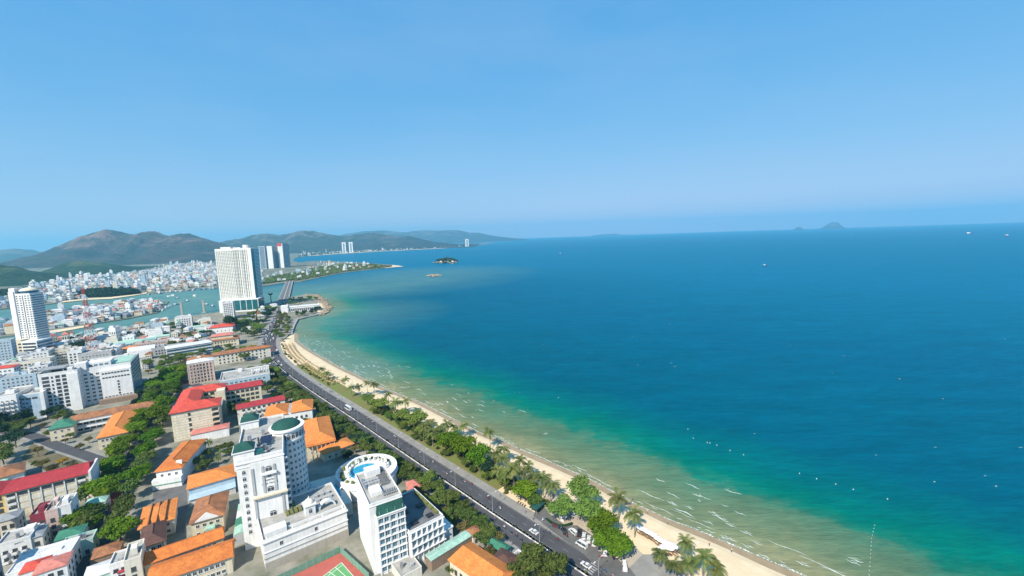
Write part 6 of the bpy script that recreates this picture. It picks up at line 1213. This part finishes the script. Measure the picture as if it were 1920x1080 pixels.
def person(px, py, label, z=0.0, hd=None):
    p = G(px, py, z); o = link('person', PM[rv.randrange(3)], None, (p.x, p.y, z), rv.uniform(0, 6.28) if hd is None else hd); tag(o, label, 'person', 'people outdoors'); return o
for k, (px, py, w) in enumerate([(1186, 938, 'at the water line'), (1168, 933, 'at the water line'), (1214, 962, 'walking on wet sand'), (1252, 985, 'walking on wet sand'), (1372, 1035, 'on the sand right of the tall lamp'), (1330, 1024, 'on the open sand'), (1190, 1030, 'beside the sunshades'), (1228, 1058, 'on the beach plaza'), (1246, 1056, 'on the beach plaza'), (1232, 1052, 'by the leaning palm'), (1020, 905, 'on the sand above the plaza'), (905, 838, 'on the sand behind the palms'), (780, 768, 'on the sand in mid beach'), (700, 735, 'on the far sand'), (1000, 975, 'on the promenade'), (985, 962, 'on the promenade'), (938, 932, 'on the promenade by the park'), (960, 1022, 'on the pavement by the kiosks')]):
    person(px, py, f'standing person {w}, {ordn(k)} of those outdoors', .14 if 'plaza' in w or 'promenade' in w or 'pavement' in w else (-1.0 if 'wet' in w or 'water' in w else .05))

# lamp posts on the median
def lamp_parts(h, arms):
    p = MB(); p.tube([(0, 0, 0), (0, 0, h * .5), (0, 0, h)], [.11, .085, .06], 8); a = MB(); hd = MB()
    for s in arms: a.tube([(0, 0, h - .4), (s * .9, 0, h + .25), (s * 2.0, 0, h + .35)], [.05, .045, .04], 6); hd.box(min(s * 1.9, s * 2.8), -.16, h + .26, max(s * 1.9, s * 2.8), .16, h + .42)
    b = MB().cyl(0, 0, 0, .5, .22, .16, 8); return p.mesh('pole', 'iron_grey'), a.mesh('arm', 'iron_grey'), hd.mesh('lamp_head', 'trim'), b.mesh('base', 'concrete')
LPm = lamp_parts(9.2, (-1, 1)); li = [k for k in range(6, len(MED) - 12, 5)]; cnt = 0
for k in li:
    p = MED[k]; u, v = proj((p.x, p.y, 0))
    if not (620 < v < 1120) or gap0 <= k <= gap1: continue
    root = thing('street_lamp', f'two-armed street lamp on the boulevard median, {ordn(cnt)} from the bottom', 'street lamp', (p.x, p.y, .14), road_dir(p) + math.pi / 2, 'median street lamps'); cnt += 1
    for nm, me_ in zip(('pole', 'arm', 'lamp_head', 'base'), LPm): link(nm, me_, root)
LP2 = lamp_parts(13.0, (1,)); p = G(1298, 1082); root = thing('street_lamp', 'tall single-arm lamp on the beach among the palms', 'street lamp', (p.x, p.y, .1), R(20))
for nm, me_ in zip(('pole', 'arm', 'lamp_head', 'base'), LP2): link(nm, me_, root)
p = G(662, 735); root = thing('street_lamp', 'thin tall lamp on the sand by the lone palm', 'street lamp', (p.x, p.y, .1), R(20))
for nm, me_ in zip(('pole', 'arm', 'lamp_head', 'base'), LP2): link(nm, me_, root)
# parasols, loungers, straw sunshades
mat('canvas', (0.80, 0.77, 0.76), .8, (0.7, 0.66, 0.65), .4); mat('straw', (0.36, 0.25, 0.12), .95, (0.24, 0.16, 0.075), .8); mat('wood', (0.20, 0.13, 0.08), .9)
pc_ = MB(); n = 10
for k in range(n): a0, a1 = 6.283 * k / n, 6.283 * (k + 1) / n; pc_.face([(1.45 * math.cos(a0), 1.45 * math.sin(a0), 2.15), (1.45 * math.cos(a1), 1.45 * math.sin(a1), 2.15), (0, 0, 2.75)]); pc_.face([(1.45 * math.cos(a0), 1.45 * math.sin(a0), 1.95), (1.45 * math.cos(a1), 1.45 * math.sin(a1), 1.95), (1.45 * math.cos(a1), 1.45 * math.sin(a1), 2.15), (1.45 * math.cos(a0), 1.45 * math.sin(a0), 2.15)])
PAR = (pc_.mesh('canopy', 'canvas'), MB().tube([(0, 0, -.2), (0, 0, 2.8)], .035, 6).mesh('pole', 'wood'))
lo = MB(); lo.box(-.9, -.3, .3, .5, .3, .38); lo.v += [(.5, -.3, .3), (.5, .3, .3), (1.0, .3, .75), (1.0, -.3, .75), (.5, -.3, .38), (.5, .3, .38), (.97, .3, .8), (.97, -.3, .8)]; i0 = len(lo.v) - 8; lo.f += [(i0, i0 + 1, i0 + 2, i0 + 3), (i0 + 7, i0 + 6, i0 + 5, i0 + 4), (i0, i0 + 3, i0 + 7, i0 + 4), (i0 + 1, i0 + 5, i0 + 6, i0 + 2)]; lo.m += [0] * 4
for x in (-.8, .4): lo.box(x, -.28, 0, x + .06, -.22, .3); lo.box(x, .22, 0, x + .06, .28, .3)
LOU = lo.mesh('lounger', 'wood')
PP = [(1198, 996), (1203, 999), (1208, 1001), (1214, 1005), (1220, 1008), (1225, 1011), (1232, 1017), (1238, 1021), (1244, 1024), (1250, 1027), (1256, 1029), (1262, 1031), (1268, 1034), (1244, 1034), (1251, 1036), (1258, 1037), (1240, 1037)]
for k, (px, py) in enumerate(PP):
    p = G(px, py); root = thing('beach_parasol', f'white beach parasol in the cluster on the sand, {ordn(k)} along from the left', 'parasol', (p.x, p.y, .12), rv.uniform(0, 1), 'white beach parasols'); link('canopy', PAR[0], root); link('pole', PAR[1], root)
    for s in (-1, 1): o = link('sun_lounger', LOU, None, (p.x + s * .7, p.y - 1.3, .12), R(120)); tag(o, f'wooden lounger at the {ordn(k)} white parasol, {"left" if s < 0 else "right"} side', 'lounger', 'loungers under parasols')
st = MB(); st.cyl(0, 0, 1.9, 2.7, 1.5, .1, 9); STR = (st.mesh('straw_roof', 'straw'), MB().tube([(0, 0, -.2), (0, 0, 2.3)], .07, 6).mesh('post', 'wood'))
cnt = 0
for d in (18.5, 22.5, 26.5):
    ln = polyline([offset(MED, d)[k] for k in range(len(MED)) if 646 < proj((*offset(MED, d)[k], 0))[1] < 722], 5.6)
    for p in ln: root = thing('straw_sunshade', f'straw sunshade in the { {18.5: "inland", 22.5: "middle", 26.5: "seaward"}[d]} row on the far beach', 'sunshade', (p.x + rv.gauss(0, .3), p.y + rv.gauss(0, .3), .05), 0, f'straw sunshades, {ordn(int((d - 18.5) / 4))} row'); link('straw_roof', STR[0], root); link('post', STR[1], root); cnt += 1
# blue canopy and low wall on the plaza
cp_ = Bld('blue_canopy', 'dark teal fabric canopy on the promenade beside the round tree', 'canopy', (1006, 957), None, None, 2.8, 'wall_white', L=7, D=4, ang=52, wallbox=False); MB().hip(0, 0, 2.8, 7, 4, .7, .8, 0, .2).build('canopy', 'tile_slategreen', cp_.root)
for (x, y) in ((.1, .1), (6.8, .1), (.1, 3.8), (6.8, 3.8)): cp_.box('post', 'iron_grey', x, y, 0, x + .1, y + .1, 2.8)
wl2 = polyline(smooth_line(GP([(1024, 974), (1036, 983), (1050, 988), (1062, 987), (1076, 982)]), 2), 1.0); pw = thing('plaza_hedge', 'dark low hedge wall curving along the plaza edge', 'hedge', (0, 0, 0)); bb = MB()
a_, c_ = offset(wl2, -.45), offset(wl2, .45)
for k in range(len(a_) - 1): bb.prism([a_[k], a_[k + 1], c_[k + 1], c_[k]][::-1], .1, .9)
bb.build('hedge', 'leaf_dark', pw)
p = G(1056, 975); kt = thing('plaza_kiosk', 'round white kiosk under the light green tree', 'kiosk', (p.x, p.y, .15)); MB().cyl(0, 0, 0, 1.0, 1.3, n=14).build('counter', 'wall_white', kt); MB().cyl(0, 0, 2.1, 2.7, 2.1, .2, 14).build('roof', 'canvas', kt); MB().cyl(0, 0, 1.0, 2.1, .08, n=6).build('post', 'wood', kt)

# ================================================================== FAR TOWN
HM = []
for i, (w_, rf) in enumerate([('wall_white', 'deck'), ('wall_white', 'tin_white'), ('wall_warm', 'deck'), ('wall_white', 'tin_grey'), ('wall_cream', 'tile_old'), ('wall_blue', 'deck'), ('wall_white', 'deck'), ('wall_grey', 'tin_grey'), ('wall_white', 'tin_mint'), ('wall_warm', 'tin_pink')]):
    b = MB(); r = random.Random(i); L_, D_, h_ = r.uniform(6, 10), r.uniform(9, 15), r.uniform(6, 12)
    b.box(-L_ / 2, -D_ / 2, -.5, L_ / 2, D_ / 2, h_, 0, 1)
    if rf != 'deck': b.hip(-L_ / 2, -D_ / 2, h_, L_ / 2, D_ / 2, 1.8, None if i % 2 else .2, 1, .4)
    else: b.box(-L_ / 2 + 1, -D_ / 2 + 1, h_, L_ / 2 - 2.5, 0, h_ + 2.6, 0, 1); b.box(-L_ / 2, -D_ / 2, h_, L_ / 2, -D_ / 2 + .25, h_ + .9, 0); b.box(L_ / 2 - .25, -D_ / 2 + .25, h_, L_ / 2, D_ / 2, h_ + .9, 0)
    for f in range(int(h_ / 3.1)):
        z = .9 + f * 3.1
        for k in range(3): x = -L_ / 2 + L_ * (k + .5) / 3; b.box(x - .75, -D_ / 2 - .06, z, x + .75, -D_ / 2, z + 1.7, 2)
        for k in range(3): y = -D_ / 2 + D_ * (k + .5) / 3; b.box(L_ / 2, y - .7, z, L_ / 2 + .06, y + .7, z + 1.5, 2)
    HM.append((b, b.mesh('house', [w_, rf, 'glass']), [w_, rf]))
def scatter(px, n, gap, hs, seed, avoid=None, base=0.0):
    poly = GP(px); xs = [p.x for p in poly]; ys = [p.y for p in poly]; r = random.Random(seed); out = []; cell = {}
    for _ in range(n * 40):
        p = (r.uniform(min(xs), max(xs)), r.uniform(min(ys), max(ys))); c = (int(p[0] // gap), int(p[1] // gap))
        if not inside(p, poly) or blocked(p, 7): continue
        if any((p[0] - q[0]) ** 2 + (p[1] - q[1]) ** 2 < gap * gap for dx in (-1, 0, 1) for dy in (-1, 0, 1) for q in cell.get((c[0] + dx, c[1] + dy), ())): continue
        cell.setdefault(c, []).append(p); s = r.uniform(*hs); out.append((p[0], p[1], R(30) + r.choice((0, 0, math.pi / 2, .2, -.3)), (r.uniform(.8, 1.3), r.uniform(.8, 1.3), s if r.random() > .06 else s * 2.2), r.randrange(len(HM)), base))
        if len(out) >= n: break
    return out
def houses(lst, label, group, r=random.Random(5)):
    for x, y, a, sc, i, z in lst: o = link('town_house', HM[i][1], None, (x, y, z), a, sc); tag(o, label, 'house', group)
near = scatter([(0, 700), (60, 690), (100, 672), (20, 668), (-60, 690)], 14, 13, (.8, 1.4), 31) 
houses(near, 'low pale house among the blocks below the round-topped tower', 'houses below the round-topped tower')
houses(scatter([(92, 655), (210, 640), (300, 625), (330, 605), (280, 609), (180, 628), (95, 636)], 60, 11, (.6, 1.1), 32), 'low house between the near river bank and the white hotels', 'houses on the near river bank')
houses(scatter([(280, 668), (390, 640), (400, 606), (340, 602), (300, 628), (290, 650)], 34, 12, (.5, 1.0), 33), 'low house among trees left of the tallest tower', 'houses left of the tallest tower')
houses(scatter([(440, 610), (480, 590), (505, 575), (520, 578), (500, 600), (470, 628)], 14, 12, (.5, .9), 34), 'small pale house beside the boulevard below the tallest tower', 'houses below the tallest tower')
houses(scatter([(0, 730), (70, 700), (140, 690), (150, 655), (95, 660), (30, 690), (-40, 710)], 26, 11, (.8, 1.5), 43), 'pale town house packed between the white hotels', 'houses between the white hotels')
houses(scatter([(150, 690), (210, 672), (300, 650), (310, 632), (230, 645), (160, 660)], 26, 11, (.6, 1.1), 44), 'low house near the green tin hall', 'houses near the green tin hall')
houses(scatter([(-30, 1000), (60, 1005), (140, 1040), (150, 1085), (60, 1120), (-30, 1120)], 8, 9, (.6, 1.0), 45), 'small pale house squeezed into the lower left corner', 'houses in the lower left corner')
houses(scatter([(-40, 850), (0, 790), (-10, 760), (-60, 780)], 6, 10, (.7, 1.4), 46), 'pale house at the left edge behind the grove', 'houses at the left edge')
houses(scatter([(255, 700), (275, 660), (300, 655), (290, 690)], 4, 12, (.5, .8), 39), 'small house at the edge of the park trees', 'houses by the park')
isl = scatter([(0, 606), (82, 588), (175, 576), (240, 568), (280, 564), (305, 570), (290, 585), (237, 596), (165, 606), (88, 618), (0, 628)], 330, 10, (.4, .9), 35)
tw = scatter([(85, 569), (160, 559), (130, 553), (165, 544), (262, 545), (275, 549), (325, 546), (370, 539), (405, 536), (405, 500), (375, 494), (330, 498), (300, 506), (235, 516), (160, 520), (85, 535), (20, 556)], 1900, 13, (.7, 1.7), 36)
tw2 = scatter([(0, 578), (80, 568), (70, 556), (0, 562), (-60, 575)], 120, 13, (.5, 1.1), 37)
pen = scatter([(492, 534), (548, 526), (600, 516), (720, 499), (700, 496), (640, 492), (600, 493), (555, 505), (500, 512)], 70, 20, (.7, 1.4), 38)
fb2 = scatter([(560, 482), (600, 478), (640, 475), (700, 471.5), (870, 462.8), (880, 461.6), (700, 469), (620, 472), (560, 476)], 150, 24, (1.0, 1.8), 40)
mid = scatter([(410, 500), (490, 498), (495, 530), (410, 535)], 200, 15, (.7, 1.5), 41)
lst = sorted(isl + tw + tw2 + mid, key=lambda q: q[0] ** 2 + q[1] ** 2)
ik = set(map(id, isl)); single = sorted(lst, key=lambda q: -(q[3][0] * q[3][2]) / math.hypot(q[0], q[1]))[:170]; sid = set(map(id, single))
houses([q for q in single if id(q) in ik], 'tiny fishing-quarter house on the river island', 'houses on the river island'); houses([q for q in single if id(q) not in ik], 'small pale house in the dense town across the river', 'houses across the river')
houses(pen[:40], 'small pale house in the greenery of the peninsula beyond the bridge', 'houses on the peninsula')
def merge_houses(lst, name):
    by = {}
    for x, y, a, sc, i, z in lst: by.setdefault(i, []).append((x, y, a, sc, z))
    V = []; F_ = []; Mi = []; mats = []; off = 0
    for i, L_ in by.items():
        b, _, ms = HM[i]; base = np.array(b.v); mi = []
        for m_ in ms + ['glass']:
            if m_ not in mats: mats.append(m_)
            mi.append(mats.index(m_))
        for x, y, a, sc, z in L_:
            c, s = math.cos(a), math.sin(a); q = base * np.array(sc); V.append(np.stack([q[:, 0] * c - q[:, 1] * s + x, q[:, 0] * s + q[:, 1] * c + y, q[:, 2] + z], 1)); F_ += [tuple(k + off for k in f) for f in b.f]; Mi += [mi[k] for k in b.m]; off += len(base)
    me = bpy.data.meshes.new(name); me.from_pydata(np.concatenate(V).tolist(), [], F_); me.polygons.foreach_set('material_index', Mi)
    for m_ in mats: me.materials.append(MATS[m_])
    o = bpy.data.objects.new(name, me); COL.objects.link(o); o['kind'] = 'stuff'; return o
merge_houses([q for q in lst if id(q) not in sid], 'far_town'); merge_houses(fb2 + pen[40:], 'distant_shore_houses')
# trees in the far town, on the island and behind the far beach
thicket('far_town_greenery', [(85, 566), (160, 558), (275, 548), (405, 536), (405, 500), (330, 498), (235, 516), (85, 535)], 5000, 'leaf_dark', 3.0, 0, 6, seed=11); thicket('island_greenery', [(90, 617), (237, 596), (290, 583), (280, 564), (175, 577), (85, 590)], 1800, 'leaf_dark', 1.8, 0, 5, seed=12); thicket('far_shore_greenery', [(560, 482), (640, 475), (870, 462.8), (880, 461), (700, 467), (560, 474)], 6000, 'leaf_dark', 6, 0, 8, seed=13); thicket('peninsula_grass', [(722, 502), (735, 500), (735, 497.5), (722, 497.5)], 500, 'leaf_dry', 2.5, 0, 1, seed=14)
# islets in the bay
def islet(label, px, hgt, nleaf, seed, name='rocky_islet'):
    pts = GP(px, SEA); c = sum(pts, Vector((0, 0))) / len(pts); root = thing(name, label, 'islet', (c.x, c.y, SEA)); b = MB(); r = random.Random(seed)
    for k in range(160):
        p = pts[r.randrange(len(pts))].lerp(c, r.random() ** .6); lump(b, (p.x - c.x, p.y - c.y, r.uniform(-.5, 1.0) + hgt * .25 * (1 - (p - c).length / max((q - c).length for q in pts))), r.uniform(3, 7), r)
    b.build('rocks', 'boulder', root)
    if nleaf:
        V = []; F_ = []
        for k in range(nleaf):
            p = pts[r.randrange(len(pts))].lerp(c, r.uniform(.25, 1)) - c; t = 1 - p.length / max((q - c).length for q in pts); q = Vector((p.x, p.y, 2 + hgt * t * r.uniform(.5, 1.2) + r.random() * 5)); nr = Vector((r.gauss(0, .5), r.gauss(0, .5), 1)).normalized(); a = nr.orthogonal().normalized() * 3; e = nr.cross(a); i = len(V); V += [q - a, q - e, q + a, q + e]; F_.append((i, i + 1, i + 2, i + 3))
        me = bpy.data.meshes.new('islet_wood'); me.from_pydata([tuple(v) for v in V], [], F_); me.materials.append(MATS['leaf_street']); link('wood', me, root)
        for k in range(5): p = pts[r.randrange(len(pts))].lerp(c, .6) - c; MB().box(p.x - 5, p.y - 4, 4, p.x + 5, p.y + 4, 12).build('house', 'wall_white', root)
islet('wooded rocky islet with small white houses in the bay', [(811, 494), (826, 495), (850, 495), (866, 493), (858, 490.5), (836, 489.8), (818, 491.5)], 20, 2500, 3); islet('low pale rocks awash in the bay, nearer than the wooded islet', [(800, 518), (812, 520), (828, 517), (822, 515.5), (806, 515.8)], 3, 0, 5)
# boats
hl = MB(); prof = [(-5, 1.1), (-3, 1.5), (2, 1.5), (4.5, .8), (6, .05)]
for k in range(len(prof) - 1):
    (xa, wa_), (xb, wb_) = prof[k], prof[k + 1]
    for s in (-1, 1): q = [(xa, s * wa_ * .5, -.3), (xb, s * wb_ * .5, -.3), (xb, s * wb_, 1.2 + .12 * max(0, xb)), (xa, s * wa_, 1.2 + .12 * max(0, xa))]; hl.face(q if s < 0 else q[::-1])
    hl.face([(xa, -wa_, 1.0), (xb, -wb_, 1.0), (xb, wb_, 1.0), (xa, wa_, 1.0)])
hl.face([(-5, -1.1, 1.2), (-5, 1.1, 1.2), (-5, .55, -.3), (-5, -.55, -.3)])
BO = {m_: hl.mesh('hull', m_) for m_ in ('car_blue', 'trim', 'wall_brown')}; cb_ = MB().box(-3.6, -1.0, 1.0, .2, 1.0, 2.9); cb_.box(-3.9, -1.2, 2.9, .6, 1.2, 3.05); CB_ = cb_.mesh('cabin', 'wall_white'); MS = MB().tube([(1.2, 0, 1), (1.2, 0, 6)], .08, 5).mesh('boat_mast', 'wood')
def boat(px, py, label, group, s=1.0):
    p = G(px, py, SEA); root = thing('fishing_boat', label, 'boat', (p.x, p.y, SEA + .1), rv.uniform(0, 6.28), group); root.scale = (s, s, s); link('hull', BO[rv.choice(list(BO))], root); link('cabin', CB_, root); link('mast', MS, root)
for k in range(46): t = rv.random(); px = 318 - t * 150 + rv.gauss(0, 3); boat(px, 572 + t * 33 + rv.uniform(-2, 9) * (1 - t * .6), 'fishing boat moored in the pack along the river island', 'boats moored at the island', rv.uniform(1.0, 1.5))
for k, (px, py) in enumerate([(322, 556), (365, 556), (330, 572), (350, 565), (332, 560), (400, 575), (385, 572), (280, 553), (300, 551)]): boat(px, py, f'fishing boat on the open river, {ordn(k)} listed from the island outward', 'boats on the river', 1.8 if k < 2 else 1.2)
for k in range(30): t = rv.random(); boat(290 + t * 115, 549 - t * 9 + rv.uniform(0, 2), 'fishing boat moored along the far river bank', 'boats at the far bank', rv.uniform(1.0, 1.6))
for px, py, lab, s in ((1050, 475.5, 'small white boat far out in the bay, left of centre', 2.2), (1434, 499, 'white speedboat far out in the open sea', 2.0), (1887, 444, 'white ship near the horizon at the right edge', 6), (1818, 439, 'second white ship near the horizon, left of the first', 6)): boat(px, py, lab, None, s)
for k, (px, py, h_) in enumerate(((342, 592, 26), (383, 586, 24))):
    p = G(px, py, SEA); PL = thing('river_pylon', f'bare grey bridge pylon standing in the river, {"left" if k == 0 else "right"} of the two', 'pylon', (p.x, p.y, SEA), R(20)); MB().box(-1.6, -1.2, -1, 1.6, 1.2, h_).build('shaft', 'stone_base', PL); MB().box(-2.6, -1.8, h_, 2.6, 1.8, h_ + 1.4).build('cap', 'stone_base', PL); MB().box(-4, -3, -1, 4, 3, 1.2).build('footing', 'concrete', PL)
p = G(509, 571); LM = thing('cup_monument', 'dark cup-shaped monument on a tall stem before the bridge', 'monument', (p.x, p.y, 0)); MB().tube([(0, 0, 0), (0, 0, 14), (0, 0, 22)], [1.2, .8, .9], 10).build('stem', 'frame_dark', LM)
for k in range(8): a = 6.283 * k / 8; MB().tube([(0, 0, 21), (2.4 * math.cos(a), 2.4 * math.sin(a), 22.4), (5.2 * math.cos(a), 5.2 * math.sin(a), 24.6)], [.7, 1.3, .6], 6).build('petal', 'frame_dark', LM)
# buoys
by_ = MB().cyl(0, 0, -.3, .5, .45, .3, 10); by_.cyl(0, 0, .5, 1.2, .1, .06, 6); BYM = by_.mesh('buoy', 'white_paint')
for k, (px, py) in enumerate([(1290, 805), (1300, 822), (1326, 830), (1331, 831), (1369, 845), (1394, 853), (1499, 888), (1531, 898), (1567, 908), (1600, 918), (1344, 835), (1047, 746), (1664, 936)]): p = G(px, py, SEA); o = link('buoy', BYM, None, (p.x, p.y, SEA), 0, (.55, .55, .55)); tag(o, f'white marker buoy off the beach, {ordn(k)} of the line', 'buoy', 'marker buoys')
rl = polyline(GP([(1640, 985), (1634, 1010), (1632, 1045), (1629, 1085)], SEA), 2.8); FL = thing('float_line', 'dotted line of small white floats at the lower right', 'float line', (0, 0, SEA))
for p in rl: MB().cyl(p.x, p.y, -.05, .14, .15, .1, 6).build('float', 'white_paint', FL)

# ================================================================== FOAM
mat('foam', (0.72, 0.75, 0.72), .8, (0.45, 0.52, 0.47), .9); rf_ = random.Random(12); fo = MB()
def streak(c, ang, L_, w, z=SEA + .07):
    n = max(4, int(L_ / .7)); up = []; dn = []; u = Vector((math.cos(ang), math.sin(ang))); v = Vector((-u.y, u.x)); ph = rf_.uniform(0, 6); bend = rf_.uniform(-.04, .04) * L_
    for k in range(n + 1):
        t = k / n - .5; ctr = c + u * (t * L_) + v * (bend * (4 * t * t) + .3 * math.sin(t * 9 + ph)); ww = w * (1 - abs(2 * t) ** 2.5) * rf_.uniform(.55, 1.2) + .04; a = ctr + v * ww * rf_.uniform(.6, 1.1); d = ctr - v * ww * rf_.uniform(.2, .45); up.append((a.x, a.y, z)); dn.append((d.x, d.y, z))
    for k in range(n): fo.face([dn[k], dn[k + 1], up[k + 1], up[k]])
SP = polyline(SHORE, 1.5); vis = [k for k in range(2, len(SP) - 2) if -50 < proj((*SP[k], SEA))[0] < 1980 and 600 < proj((*SP[k], SEA))[1] < 1120]
def at_shore(k, d): t = (SP[k + 1] - SP[k - 1]).normalized(); n_ = Vector((t.y, -t.x)); return SP[k] + n_ * d, math.atan2(t.y, t.x)
for k in vis:
    c, a = at_shore(k, .4 + 1.3 * mn.noise(Vector((k * .06, 0, 0)))); streak(c, a + rf_.gauss(0, .03), 3.4, .16 + .34 * max(0, .5 + mn.noise(Vector((k * .05, 3, 1)))), SEA + .06)
    if rf_.random() < .25: c, a = at_shore(k, rf_.uniform(1.5, 4)); streak(c, a + rf_.gauss(0, .12), rf_.uniform(1.5, 5), .22)
sets = [rf_.choice(vis) for _ in range(30)]
for k0 in sets:
    for _ in range(rf_.randrange(1, 5)):
        k = min(max(k0 + rf_.randrange(-9, 10), 3), len(SP) - 4); d = rf_.uniform(5, 34) if rf_.random() < .8 else rf_.uniform(34, 48); c, a = at_shore(k, d); L_ = rf_.uniform(2, 8); w = rf_.uniform(.16, .42); streak(c, a + rf_.gauss(0, .07), L_ * 1.2, w)
        for j in range(rf_.randrange(0, 4)): q = c + Vector((rf_.gauss(0, L_ * .4), rf_.gauss(0, L_ * .4))); streak(q, a + rf_.gauss(0, .3), rf_.uniform(.7, 1.8), .2)
for _ in range(34): c, a = at_shore(rf_.choice(vis), rf_.choice((rf_.uniform(2.5, 6), rf_.uniform(7, 14)))); streak(c, a + rf_.gauss(0, .03), rf_.uniform(7, 18), rf_.uniform(.14, .3))
kf = [k for k in vis if 640 < proj((*SP[k], SEA))[1] < 730]
for _ in range(45): c, a = at_shore(rf_.choice(kf), rf_.uniform(2, 30)); streak(c, a + rf_.gauss(0, .15), rf_.uniform(2, 7), rf_.uniform(.2, .5))
for _ in range(150):
    px, py = rf_.uniform(620, 1920), 455 + 560 * rf_.random() ** 1.5; c = G(px, py, SEA).to_2d()
    k = nearest_on(SHORE, c); n_ = (c - k)
    if n_.length < 60 or c.x < k.x or c.y < 60 or rf_.random() < .62: continue
    dd = c.length; streak(c, R(20) + rf_.gauss(0, .25), min(14, .9 + dd / 300) * rf_.uniform(.6, 1.4), .14 + dd / 2800)
for px, py in ((1337, 962), (1345, 968), (1356, 975), (1370, 985), (1398, 999), (1402, 1001), (1292, 952), (1328, 980), (1360, 1008), (1418, 1018), (1506, 1058), (1600, 1055), (1604, 1050), (1262, 945), (1258, 943)): c = G(px, py, SEA).to_2d(); streak(c, R(135), 5.0, .26); streak(c + Vector((.8, .6)), R(137), 2.4, .15)
o = fo.build('sea_foam', 'foam'); o['kind'] = 'stuff'
